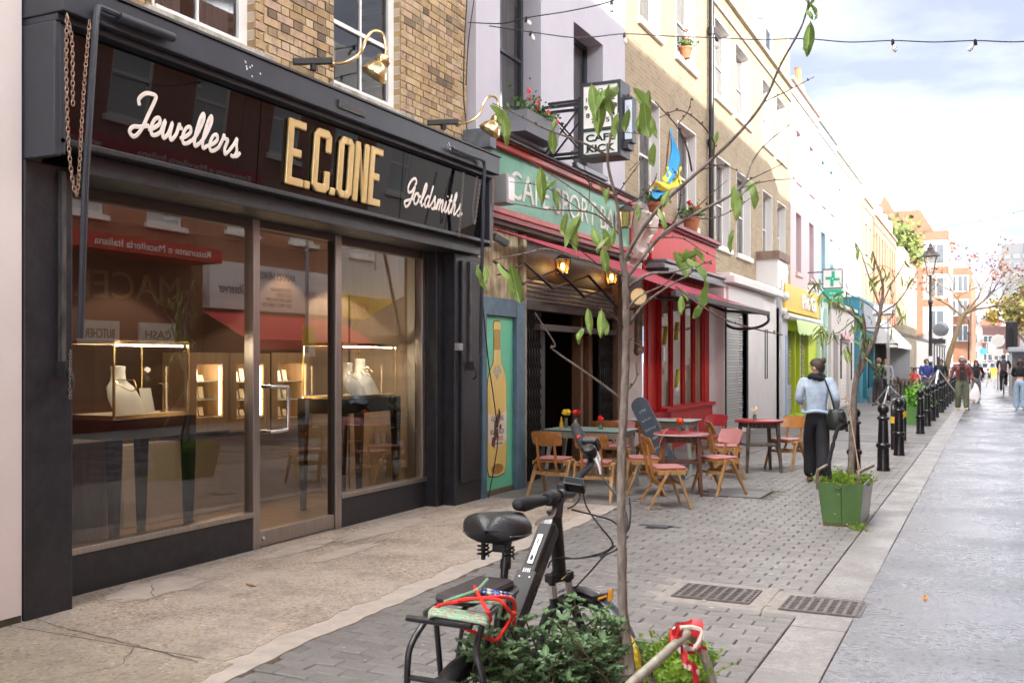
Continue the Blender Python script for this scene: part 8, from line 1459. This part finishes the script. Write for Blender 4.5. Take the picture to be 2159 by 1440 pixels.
# rear wheel, stays, rack
RC = Vector((-1.62, 2.98, .29)); RD = Vector((-.05, 1, 0)).normalized(); wheel(RC, RD, .27, "rear_wheel"); guard(RC, RD, .31, R(25), R(178), .034, bkm, "rear_mudguard")
for s in (-1, 1): ob("chain_stay", MB().tube([RC + Vector((.06*s, 0, 0)), Vector((-1.68 + .03*s, 3.36, .30))], .010, 8), bkm, bk_); ob("seat_stay", MB().tube([RC + Vector((.06*s, 0, 0)), SP0 + Vector((.025*s, 0, .12))], .008, 8), bkm, bk_)
BB = Vector((-1.69, 3.37, .30)); ob("bottom_bracket", MB().lathe([(.03, -.06), (.035, 0), (.03, .06)], BB, 14, (1, 0, 0)), bkm, bk_, smooth=True); ob("crank", MB().bar(BB + Vector((.08, 0, 0)), BB + Vector((.09, .12, -.11)), .014, .024).bar(BB + Vector((-.08, 0, 0)), BB + Vector((-.09, -.12, .11)), .014, .024), alu, bk_); ob("pedal", MB().cbox(BB + Vector((.135, .12, -.11)), .09, .08, .02), rub, bk_); ob("pedal", MB().cbox(BB + Vector((-.135, -.12, .11)), .09, .08, .02), rub, bk_); ob("chainring", MB().lathe([(.07, -.004), (.085, 0), (.07, .004)], BB + Vector((.055, 0, 0)), 24, (1, 0, 0)), bkm, bk_)
rk = part("rear_rack", bk_, Vector((-1.62, 3.0, .75)) - wloc(bk_)); rm = M("rack tube black", (.016, .016, .018), .3, noise=(20, .5), bump=(40, .15))
zz = .755; RA, RB, RC2, RD2 = Vector((-1.705, 2.86, zz)), Vector((-1.495, 2.86, zz)), Vector((-1.585, 3.35, zz)), Vector((-1.79, 3.38, zz))
rnd = lambda a, b, c, d, k=.035: [a.lerp(b, k/ (b-a).length), a.lerp(b, 1 - k/(b-a).length), b.lerp(c, .02), b.lerp(c, 1 - k/(c-b).length), c.lerp(d, .06), c.lerp(d, 1-.12), d.lerp(a, .05), d.lerp(a, 1 - .05)]
ob("top_frame", MB().tube(rnd(RA, RB, RC2, RD2), .0115, 10, closed=True), rm, rk, smooth=True); ob("cross_tube", MB().tube([RA.lerp(RD2, .18), RB.lerp(RC2, .18)], .010, 8).tube([RA.lerp(RD2, .55), RB.lerp(RC2, .55)], .008, 8).tube([RA.lerp(RB, .5), RD2.lerp(RC2, .5)], .008, 8), rm, rk, smooth=True)
ob("tail_bar", MB().tube([RA + Vector((-.03, -.05, .0)), RB + Vector((.0, -.05, .0))], .011, 10), rm, rk, smooth=True)
for s, top in ((-1, RA), (1, RB)):
    ob("side_loop", MB().tube(spline([top.lerp(RD2 if s < 0 else RC2, .12) + Vector((0, 0, -.01)), top + Vector((-.03*(s < 0), -.02, -.09)), top + Vector((.035*s, -.04, -.16)), top + Vector((.04*s, -.03, -.30)), top + Vector((.06*s, .02, -.46))], 5), .0115, 9), rm, rk, smooth=True)
    ob("strut", MB().tube([top.lerp(RD2 if s < 0 else RC2, .22) + Vector((0, 0, -.01)), RC + Vector((.07*s, .01, .02))], .010, 8).tube([top.lerp(RD2 if s < 0 else RC2, .9), RC + Vector((.075*s, .02, .03))], .009, 8), rm, rk, smooth=True)
ob("lower_bar", MB().tube([RA + Vector((-.04, -.035, -.2)), RB + Vector((.04, -.035, -.2))], .010, 8), rm, rk, smooth=True); ob("light_plate", MB().obox(Vector((-1.60, 2.83, .47)), Vector((.05, 0, 0)), Vector((0, .004, 0)), Vector((0, 0, .045))), M("black plate", (.016, .016, .017), .5), rk, bevel=.006)
ob("plate_slot", MB().tube([(-1.69, 2.826, .49), (-1.66, 2.826, .49)], .012, 8), rm, rk)
pouch = ob("pouch", MB().box(-1.73, -1.57, 2.97, 3.30, .765, .805), M("brown black fabric", (.05, .038, .04), .8, noise=(12, .3), bump=(50, .4)), label="dark fabric pouch strapped on the bicycle rack", cat="pouch", bevel=.02, org=(-1.64, 3.12, .765))
def cord_mat(name, c1, c2, sc):
    m = bpy.data.materials.new(name); m.use_nodes = True; nt = m.node_tree; b = nt.nodes["Principled BSDF"]; b.inputs['Roughness'].default_value = .75; tc = N(nt, "ShaderNodeTexCoord"); vo = N(nt, "ShaderNodeTexVoronoi"); vo.inputs['Scale'].default_value = sc; rp = N(nt, "ShaderNodeValToRGB"); rp.color_ramp.interpolation = 'CONSTANT'; rp.color_ramp.elements[0].color = (*c1, 1); rp.color_ramp.elements[1].position = .62; rp.color_ramp.elements[1].color = (*c2, 1); nt.links.new(tc.outputs['Object'], vo.inputs['Vector']); sp_ = N(nt, "ShaderNodeSeparateColor"); nt.links.new(vo.outputs['Color'], sp_.inputs[0]); nt.links.new(sp_.outputs[0], rp.inputs[0]); nt.links.new(rp.outputs[0], b.inputs['Base Color']); bp = N(nt, "ShaderNodeBump"); bp.inputs['Strength'].default_value = .5; bp.inputs['Distance'].default_value = .004; nt.links.new(vo.outputs['Distance'], bp.inputs['Height']); nt.links.new(bp.outputs[0], b.inputs['Normal']); return m
redc = M("red bungee", (.72, .02, .012), .55, bump=(180, .4)); grc = cord_mat("green rope", (.10, .42, .24), (.34, .25, .18), 150); pgc = cord_mat("pale green rope", (.22, .44, .30), (.40, .22, .16), 160); blc = cord_mat("blue rope", (.03, .06, .30), (.5, .52, .3), 140)
def rz_(px, py, z): d = ray(px, py); return Vector((0, 0, EYE)) + d*((z-EYE)/d.z)
def cord(pts, r_, mat, lab, name="bungee_cord", cat="cord"):
    P = spline([rz_(px, py, z) for px, py, z in pts], 6); ob(name, MB().tube(P, r_, 7), mat, label=lab, cat=cat, smooth=True, org=P[0])
cord([(910, 1292, .77), (930, 1275, .80), (965, 1268, .825), (1010, 1261, .835), (1060, 1258, .83), (1084, 1268, .80), (1085, 1300, .73), (1083, 1316, .70)], .0062, redc, "red bungee running the length of the bicycle rack")
cord([(999, 1232, .79), (1008, 1252, .83), (1018, 1270, .835), (1030, 1290, .82), (1035, 1305, .78), (1028, 1316, .75)], .0062, redc, "short red bungee crossing over the long one on the rack"); cord([(975, 1323, .73), (1010, 1336, .70), (1043, 1350, .67), (1058, 1335, .68), (1075, 1310, .72), (1085, 1290, .76)], .0062, redc, "red bungee hanging low under the side of the rack")
cord([(965, 1265, .835), (1000, 1262, .84), (1050, 1264, .835), (1068, 1280, .81), (1084, 1300, .76)], .006, redc, "second red bungee lying beside the long one")
cord([(940, 1268, .79), (955, 1262, .81), (985, 1252, .82), (1008, 1242, .825), (1028, 1221, .835)], .0058, grc, "dark green rope end sticking up at the rack front", "rope", "rope"); cord([(938, 1268, .79), (960, 1266, .80), (1000, 1268, .815), (1040, 1270, .82), (1056, 1278, .80), (1052, 1300, .76)], .006, grc, "dark green rope looped across the rack pouch", "rope", "rope")
for k in range(4): cord([(906, 1292 + 3*k, .768), (918, 1281 + 5*k, .782), (950, 1286 + 5*k, .782), (1000, 1294 + 5*k, .782), (1024, 1297 + 6*k, .778), (1028, 1312 + 3*k, .76)], .0068, pgc, ("topmost", "second", "third", "lowest")[k] + " strand of pale green rope wound on the rack end", "rope", "rope")
for k in range(2): cord([(1008, 1240 + 6*k, .81), (1030, 1244 + 6*k, .815), (1055, 1249 + 6*k, .815), (1075, 1252 + 6*k, .80), (1084, 1262 + 4*k, .77)], .006, blc, ("upper", "lower")[k] + " strand of blue flecked rope across the rack front", "rope", "rope")
ob("yellow_lock", MB().tube(spline([at(1326, 1340, 4.05), at(1338, 1365, 4.0), at(1345, 1395, 3.98), at(1350, 1440, 3.96)], 4), [.012]*4 + [.016]*9, 10), M("yellow lock sleeve", (.72, .50, .02), .4, noise=(60, .95), col2=(.02, .02, .02)), label="yellow and black lock sleeve behind the tree trunk", cat="lock", smooth=True, org=at(1338, 1365, 4.0)); ob("kick_stand", MB().tube([Vector((-1.6, 3.3, .28)), Vector((-1.42, 3.25, .01))], .01, 8), bkm, bk_)
# ================================================================ PEOPLE
def skin(verts, edges, rad, mat, root=0, sub=2, name="body", parent=None):
    me = bpy.data.meshes.new("s"); me.from_pydata([tuple(v) for v in verts], edges, []); o = bpy.data.objects.new("s", me); COL.objects.link(o)
    m = o.modifiers.new("skin", 'SKIN'); m.branch_smoothing = .6
    for i, r_ in enumerate(rad): sv = me.skin_vertices[0].data[i]; sv.radius = r_ if isinstance(r_, (tuple, list)) else (r_, r_); sv.use_root = (i == root)
    s = o.modifiers.new("sub", 'SUBSURF'); s.levels = sub; s.render_levels = sub
    dg = bpy.context.evaluated_depsgraph_get(); dg.update(); out = bpy.data.meshes.new_from_object(o.evaluated_get(dg)); bpy.data.objects.remove(o); out.materials.clear(); out.materials.append(mat); out.shade_smooth()
    q = bpy.data.objects.new(name, out); COL.objects.link(q); q.parent = parent; return q
skinm = M("skin", (.50, .29, .21), .5, sss=.15); skinp = M("pale skin", (.60, .38, .29), .5, sss=.15)
def person(lab, loc, rz, h=1.70, hair=(.03, .018, .012), hairstyle="short", top=None, bottom=None, shoes=None, pose=None, arms=None, bulk=1.0, skin_mat=None, flare=1.0, cropped=False, cap=None, group=None, lean=0, scarf=None, loose=1.0, headturn=0):
    """figure facing +Y in its own frame, then turned by rz; pose = (left leg, right leg) hip-knee-ankle offsets, arms = elbow and hand positions"""
    sm = skin_mat or skinm; t = thing("person", lab, "person", (0, 0, 0), 0, group); k = h/1.70; b = bulk
    V = lambda x, y, z: Vector((x*k, (y + lean*max(0, z-.9))*k, z*k))
    hip, chest, neck = V(0, 0, .94), V(0, .0, 1.26), V(0, .01, 1.44); head = V(0, .03, 1.56); crown = V(0, .02, 1.63)
    pose = pose or ((.09, .0, .0, .0), (-.09, .0, .0, .0)); arms = arms or (((.24, -.02, 1.10), (.25, .06, .86)), ((-.24, -.02, 1.10), (-.25, .06, .86)))
    hs_, ks_, as_, ts_ = [], [], [], []
    for (x, ky, ay, lift) in pose: hs_.append(V(x, 0, .90)); ks_.append(V(x*1.05, ky, .50 + lift*.4)); as_.append(V(x*1.1, ay, .08 + lift)); ts_.append(V(x*1.2, ay + .15, .03 + lift))
    sh_ = [V(.17*b, 0, 1.40), V(-.17*b, 0, 1.40)]; el_ = [V(*a[0]) for a in arms]; hd_ = [V(*a[1]) for a in arms]
    # bare body: one skin surface
    vs = [hip, V(0, 0, 1.08), chest, neck, V(0, .02, 1.50), head, crown, head + Matrix.Rotation(headturn, 3, 'Z') @ (V(0, .115, 1.535) - head)]; ed = [(0, 1), (1, 2), (2, 3), (3, 4), (4, 5), (5, 6), (5, 7)]; rd = [(.11*k, .085*k), (.10*k, .075*k), (.095*k, .07*k), .05*k, .052*k, (.078*k, .092*k), (.06*k, .07*k), .016*k]
    for i in (0, 1):
        n = len(vs); vs += [sh_[i], el_[i], hd_[i].lerp(el_[i], .15), hd_[i]]; ed += [(2, n), (n, n+1), (n+1, n+2), (n+2, n+3)]; rd += [.038*k, .034*k, .027*k, (.036*k, .022*k)]
        n = len(vs); vs += [hs_[i], ks_[i], as_[i], ts_[i]]; ed += [(0, n), (n, n+1), (n+1, n+2), (n+2, n+3)]; rd += [.082*k, .052*k, .036*k, .032*k]
    body = skin(vs, ed, rd, sm, 0, 2, "body", t)
    fg_ = MB()
    for i in (0, 1):                                         # five fingers on each hand
        d = (hd_[i] - el_[i]).normalized(); sd = d.cross(Vector((0, 1, 0))); sd = sd.normalized() if sd.length > .1 else Vector((1, 0, 0)); fw = Vector((0, 1, 0)) - d*d.y; fw.normalize()
        for j, (o_, l_) in enumerate(((-.026, .062), (-.009, .074), (.009, .070), (.025, .055))): p = hd_[i] + fw*o_*k + d*.02*k; fg_.tube([p, p + d*l_*.55*k, p + d*l_*k + fw*.0 - sd*.015*k*(1 if i else -1)], [.009*k, .0085*k, .006*k], 6)
        p = hd_[i] + fw*.03*k - d*.02*k; fg_.tube([p, p + fw*.028*k + d*.028*k, p + fw*.03*k + d*.055*k], [.011*k, .0095*k, .006*k], 6)
    ob("fingers", fg_, sm, body, smooth=True)
    # head details
    ey = MB()
    for s in (-1, 1): ey.ball(head + V(.03*s, .082 - .0, .012) - V(0, 0, 0) + Vector((0, 0, 0)), (.011*k, .008*k, .008*k), 8, 6)
    hp = part("head_details", t); 
    fo = []
    fo.append(ob("eyes", ey, M("dark eyes", (.02, .015, .012), .2), hp, smooth=True)); fo.append(ob("mouth", MB().ball(head + V(0, .088, -.062), (.022*k, .007*k, .006*k), 8, 6), M("lips", (.40, .15, .13), .5), hp, smooth=True)); fo.append(ob("ears", MB().ball(head + V(.083, 0, -.01), (.014*k, .024*k, .034*k), 8, 6).ball(head + V(-.083, 0, -.01), (.014*k, .024*k, .034*k), 8, 6), sm, hp, smooth=True))
    hm = M("hair %d" % int(hair[0]*2000), hair, .5, noise=(30, .4), stretch=(3, 3, .4), bump=(60, .5)); mb = MB()
    def cap_fn(u, v, low, back):
        a = 2*math.pi*u; th_ = v*(.98 + (low + .55)*(.5 - .5*math.sin(a))**.75); r_ = 1 + .02*math.sin(a*9 + v*6); return head + Vector((.094*k*math.sin(th_)*math.cos(a)*r_, (.107*math.sin(th_)*math.sin(a)*r_ - .006)*k, (.118*math.cos(th_)*r_ + .006)*k))
    mb.grid(lambda u, v: cap_fn(u, v, .75, 0), 22, 9)
    if hairstyle == "long":
        mb.grid(lambda u, v: head + Vector((.095*k*math.cos(math.pi*(1 + u))*(1 + .2*v), (-.02 + .095*math.sin(math.pi*(1 + u)) - .02*v)*k, (.03 - .36*v)*k)), 14, 8)
    if hairstyle == "bob": mb.grid(lambda u, v: head + Vector((.10*k*math.cos(math.pi*(.93 + 1.14*u))*(1 + .15*math.sin(v*3)), (.10*math.sin(math.pi*(.93 + 1.14*u)))*k, (.05 - .17*v)*k)), 16, 6)
    if hairstyle == "bun": mb.ball(head + V(.01, -.085, .085), .042*k, 10, 8); mb.ball(head + V(.03, -.10, .11), .02*k, 8, 6)
    fo.append(ob("hair", mb, hm, hp, smooth=True, ang=80))
    if cap: fo.append(ob("cap", MB().grid(lambda u, v: cap_fn(u, v*.95, .1, 0)*1.0 + Vector((0, 0, .012)), 20, 7).lathe([(.105*k, 0), (.108*k, .006), (0, .02)], head + V(0, .03, .035), 16).prism([(-.07*k, .08*k), (.07*k, .08*k), (.055*k, .17*k), (-.055*k, .17*k)], head + V(0, 0, .035), (1, 0, 0), (0, 1, -.2), (0, 0, .008)), cap, hp, smooth=True))
    # clothes
    if top:
        zb = 1.16 if cropped else .92
        vs = [V(0, 0, zb), V(0, 0, (zb + 1.26)/2 + .0), V(0, .0, 1.28), V(0, .005, 1.40), V(0, .01, 1.475)]; ed = [(0, 1), (1, 2), (2, 3), (3, 4)]; rd = [(.150*k*b*loose, .115*k*b*loose), (.150*k*b*loose, .118*k*b*loose), (.152*k*b*loose, .115*k*b*loose), (.118*k, .09*k), (.07*k, .07*k)]
        if cropped: rd[0] = (.135*k*b, .10*k*b)
        for i in (0, 1):
            n = len(vs); wr = hd_[i].lerp(el_[i], .22); vs += [sh_[i], sh_[i].lerp(el_[i], .5), el_[i], wr]; ed += [(2, n), (n, n+1), (n+1, n+2), (n+2, n+3)]; rd += [.068*k*loose, .060*k*loose, .054*k*loose, .045*k*loose]
        skin(vs, ed, rd, top, 1, 2, "top", t)
    if bottom:
        vs = [V(0, 0, 1.04), V(0, -.01, .92)]; ed = [(0, 1)]; rd = [(.135*k*b, .11*k*b), (.165*k*b, .14*k*b)]
        for i in (0, 1):
            n = len(vs); vs += [hs_[i] + V(0, -.005, -.08), ks_[i], as_[i].lerp(ks_[i], .35), as_[i] + V(0, 0, -.03)]; ed += [(1, n), (n, n+1), (n+1, n+2), (n+2, n+3)]; rd += [.112*k*b, .076*k*flare, .072*k*flare, .076*k*flare]
        skin(vs, ed, rd, bottom, 1, 2, "trousers", t)
    sm_ = shoes or M("dark shoes", (.03, .028, .026), .5)
    for i in (0, 1): a = as_[i]; ob("shoe", MB().grid(lambda u, v: a + Vector((.048*k*math.cos(2*math.pi*u)*math.sin(math.pi*(.02 + .96*v))**.5, (-.07 + .26*v)*k, max(-.075*k, -.045*k + .05*k*math.sin(2*math.pi*u)*math.sin(math.pi*(.02+.96*v))**.5*(1.25 - .7*v)))), 14, 9), sm_, t, smooth=True, ang=70)
    if scarf: ob("scarf", MB().tube([V(.08*math.cos(a), .0 + .085*math.sin(a), 1.425 + .015*math.sin(a*2)) for a in [2*math.pi*i/18 for i in range(18)]], [(.040 + .006*math.sin(i*2.1))*k for i in range(18)], 10, closed=True).tube([V(.07*math.cos(a), .0 + .07*math.sin(a), 1.465 + .012*math.sin(a+1)) for a in [2*math.pi*i/18 for i in range(18)]], .026*k, 8, closed=True), scarf, t, smooth=True)
    if headturn:                                            # turn the face features and hair about the neck
        for o in fo: o.matrix_basis = Matrix.Translation(head) @ Matrix.Rotation(headturn, 4, 'Z') @ Matrix.Translation(-head) @ o.matrix_basis
    t.location = loc; t.rotation_euler = (0, 0, rz); t['k'] = k; del t['k']
    return t
def fdir(dx, dy): return math.atan2(-dx, dy)
denim = M("pale denim", (.32, .41, .53), .9, noise=(9, .25), col2=(.50, .57, .64), bump=(14, 1.0)); blackcloth = M("black cloth", (.010, .010, .013), .85, noise=(4, .4)); bluejean = M("light blue jeans", (.30, .42, .55), .85, noise=(6, .3), bump=(120, .2)); olive = M("olive cargo cloth", (.11, .12, .07), .85, noise=(5, .35)); maroon = M("maroon quilted jacket", (.17, .035, .035), .5, noise=(5, .3), bump=(9, .8)); greyt = M("grey trousers", (.10, .10, .115), .85); navy = M("navy hoodie", (.025, .035, .16), .8)
def plaid_mat():
    m = bpy.data.materials.new("green check shirt"); m.use_nodes = True; nt = m.node_tree; b = nt.nodes["Principled BSDF"]; b.inputs['Roughness'].default_value = .85; tc = N(nt, "ShaderNodeTexCoord"); ch = N(nt, "ShaderNodeTexChecker"); ch.inputs['Scale'].default_value = 11; ch.inputs[1].default_value = (.02, .03, .02, 1); ch.inputs[2].default_value = (.085, .12, .06, 1); nt.links.new(tc.outputs['Object'], ch.inputs[0]); nt.links.new(ch.outputs[0], b.inputs['Base Color']); return m
plaid = plaid_mat()
# woman in the denim jacket
wm = person("woman in pale denim jacket, black scarf and black trousers walking away", (-2.06, 13.5, 0), fdir(-.15, 1), 1.66, (.055, .03, .02), "bun", denim, blackcloth, M("tan shoes", (.25, .15, .10), .6), ((.075, -.06, -.24, .05), (-.08, .14, .20, .0)), (((.25, -.08, 1.14), (.26, .08, .98)), ((-.235, -.04, 1.13), (-.19, .18, 1.06))), 1.0, skinp, 1.25, False, None, None, 0, M("black knit scarf", (.012, .012, .014), .9, bump=(60, .6)), 1.07, 1.25)
ob("jacket_hem", MB().tube([((.172*math.cos(a)), .138*math.sin(a), .945 + .012*math.sin(3*a)) for a in [2*math.pi*i/24 for i in range(24)]], .02, 8, closed=True), denim, wm, smooth=True, org=(0, 0, 0)).location = (0, 0, 0)
ob("yoke_seam", MB().tube(spline([(-.17, -.125, 1.30), (-.08, -.150, 1.335), (0, -.152, 1.34), (.08, -.150, 1.335), (.17, -.125, 1.30)], 4), .005, 5), M("seam", (.22, .29, .40), .9), wm)
# parts of the bag are built in the world next to her hip
hb1 = thing("shoulder_bag", "dark green leather bucket bag hanging at the woman's right hip", "bag", (-1.80, 13.42, .70)); bagm = M("dark green leather", (.018, .024, .016), .4, noise=(10, .3))
ob("pouch", MB().lathe([(.0, 0), (.10, .015), (.135, .08), (.13, .17), (.10, .25), (.085, .28), (.075, .25), (0, .22)], (-1.80, 13.42, .70), 18), bagm, hb1, smooth=True); ob("tassel", MB().bar((-1.70, 13.38, .94), (-1.66, 13.36, .70), .05, .012), bagm, hb1); ob("flap", MB().box(-1.86, -1.70, 13.32, 13.36, .86, .97), bagm, hb1, bevel=.02)
ob("strap", MB().tube(spline([(-1.82, 13.42, .96), (-1.86, 13.36, 1.15), (-1.915, 13.34, 1.32), (-1.965, 13.42, 1.425), (-1.97, 13.50, 1.43)], 6), .011, 6), bagm, hb1, smooth=True)
# others further down
mn = person("man in maroon quilted jacket, olive trousers and pale cap carrying a white bag", (-.86, 35.8, 0), fdir(.12, -1), 1.78, (.16, .10, .06), "short", maroon, olive, M("yellow green trainers", (.50, .48, .18), .6), ((.10, .10, -.02, .0), (-.12, .02, .05, .0)), (((.30, .02, 1.12), (.40, .16, .90)), ((-.29, .05, 1.12), (-.24, .22, .88))), 1.12, skinm, 1.3, False, M("pale grey cap", (.40, .38, .40), .8), None, .04, None, 1.1)
ob("tee_shirt", MB().prism([(-.08, .95), (.08, .95), (.07, 1.40), (-.07, 1.40)], (0, .125, 0), (1, 0, 0), UY, (0, .02, 0)), M("black tee", (.015, .014, .014), .8), mn, org=(0, 0, 0)).location = (0, .0, .03)
cbg = ob("carrier_bag", MB().grid(lambda u, v: (-.46 + (.02 + .15*min(1, v*1.6)*(1 - .25*max(0, v-.8)/.2))*math.cos(2*math.pi*u)*(1 + .1*math.sin(7*u + 9*v)) + .02*math.sin(v*5), 35.55 + .07*math.sin(2*math.pi*u)*min(1, v*2), .90 - .56*v + .03*math.sin(11*u)*v), 24, 12), M("white carrier bag", (.72, .66, .66), .45, bump=(9, .8)), label="white plastic carrier bag hanging from the man's hand", cat="bag", smooth=True, ang=80, org=(-.46, 35.55, .3))
gl2 = person("woman in black sweater and grey trousers walking behind the maroon jacket", (-.52, 43.0, 0), fdir(.05, -1), 1.68, (.03, .016, .012), "long", blackcloth, greyt, M("tan boots", (.3, .2, .1), .6), ((.08, .06, .02, 0), (-.08, -.02, -.04, 0)), (((.25, .0, 1.12), (.10, .20, 1.0)), ((-.26, -.02, 1.12), (-.24, .02, .9))), 1.05, skinp, 1.35)
by = person("boy in navy hoodie standing behind the bollards", (-2.18, 40.3, 0), fdir(.35, -1), 1.72, (.09, .045, .02), "short", navy, greyt, None, None, (((.24, .06, 1.12), (.10, .26, 1.02)), ((-.24, .04, 1.12), (-.06, .26, 1.0))), 1.05, skinp)
pc = person("dark dressed person behind the boy in the navy hoodie", (-1.85, 44.5, 0), fdir(.1, -1), 1.72, (.02, .015, .012), "short", blackcloth, blackcloth); pd = person("person with red brown hair half hidden behind the maroon jacket", (-1.0, 46.5, 0), fdir(0, -1), 1.72, (.14, .05, .025), "short", M("rust sweater", (.3, .08, .05), .8), greyt)
pl_ = person("man in green check shirt and dark trousers adjusting the light stand", (-3.72, 38.8, 0), fdir(.5, 1), 1.76, (.16, .09, .045), "short", plaid, M("charcoal trousers", (.03, .028, .032), .85), None, ((.09, .02, .0, 0), (-.11, -.03, -.06, 0)), (((.27, .0, 1.16), (.18, .14, 1.0)), ((-.34, .18, 1.30), (-.50, .42, 1.30))), 1.12, skinm, 1.2, loose=1.12)
pw = person("fair haired woman in grey facing the man in the check shirt", (-3.62, 40.6, 0), fdir(-.1, -1), 1.70, (.22, .12, .05), "long", M("grey top", (.22, .23, .26), .85), blackcloth)
rt = person("woman in cropped black top and light blue jeans standing at the right edge", (.88, 37.2, 0), fdir(.2, 1), 1.70, (.05, .022, .014), "bob", blackcloth, bluejean, M("white trainers", (.65, .62, .58), .6), ((.09, .0, .0, 0), (-.10, .02, .02, 0)), (((.25, .08, 1.14), (.12, .28, 1.12)), ((-.25, .08, 1.14), (-.12, .28, 1.12))), 1.0, skinp, 1.15, True)
rd_ = person("person in red sitting at the far terrace", (-3.4, 52.6, -.42), fdir(.4, -.6), 1.7, (.02, .015, .012), "short", M("red coat", (.55, .03, .03), .7), blackcloth, None, ((.09, .40, .40, 0), (-.09, .40, .40, 0)), (((.24, .10, 1.12), (.12, .30, 1.08)), ((-.24, .10, 1.12), (-.12, .30, 1.08))))
# cyclist
cy = person("cyclist in dark jacket riding away down the wet road", (.55, 52.6, .22), fdir(.0, 1), 1.72, (.02, .018, .016), "short", M("dark jacket", (.016, .018, .024), .7), blackcloth, None, ((.09, .32, .10, .22), (-.10, .10, .02, -.02)), (((.28, .22, 1.16), (.24, .50, 1.02)), ((-.28, .22, 1.16), (-.24, .50, 1.02))), 1.1, skinp, 1.0, False, M("black helmet", (.02, .02, .022), .4), None, .22)
bq = thing("rider_bicycle", "dark bicycle under the cyclist on the wet road", "bicycle", (.55, 52.75, 0))
for nm, yy in (("rear_wheel", 52.25), ("front_wheel", 53.3)): ob(nm, MB().tube([(.55, yy + .34*math.cos(a), .34 + .34*math.sin(a)) for a in [2*math.pi*i/28 for i in range(28)]], .022, 8, closed=True), M("tyre", (.02, .02, .02), .8), bq, smooth=True)
ob("frame", MB().tube([(.55, 52.25, .34), (.55, 52.7, .30), (.55, 53.15, .85), (.55, 52.55, .9), (.55, 52.7, .30)], .018, 8).tube([(.55, 52.25, .34), (.55, 52.55, .88)], .012, 6).tube([(.55, 53.15, .9), (.55, 53.3, .34)], .016, 6), bkm, bq); ob("handlebar", MB().tube([(.25, 53.08, 1.02), (.55, 53.14, 1.05), (.85, 53.08, 1.02)], .014, 6), bkm, bq); ob("saddle", MB().ball((.55, 52.5, .97), (.08, .13, .035)), bkm, bq, smooth=True); ob("tail_light", MB().ball((.55, 52.4, .82), .025), M("tail light red", (.45, .01, .01), .2), bq)
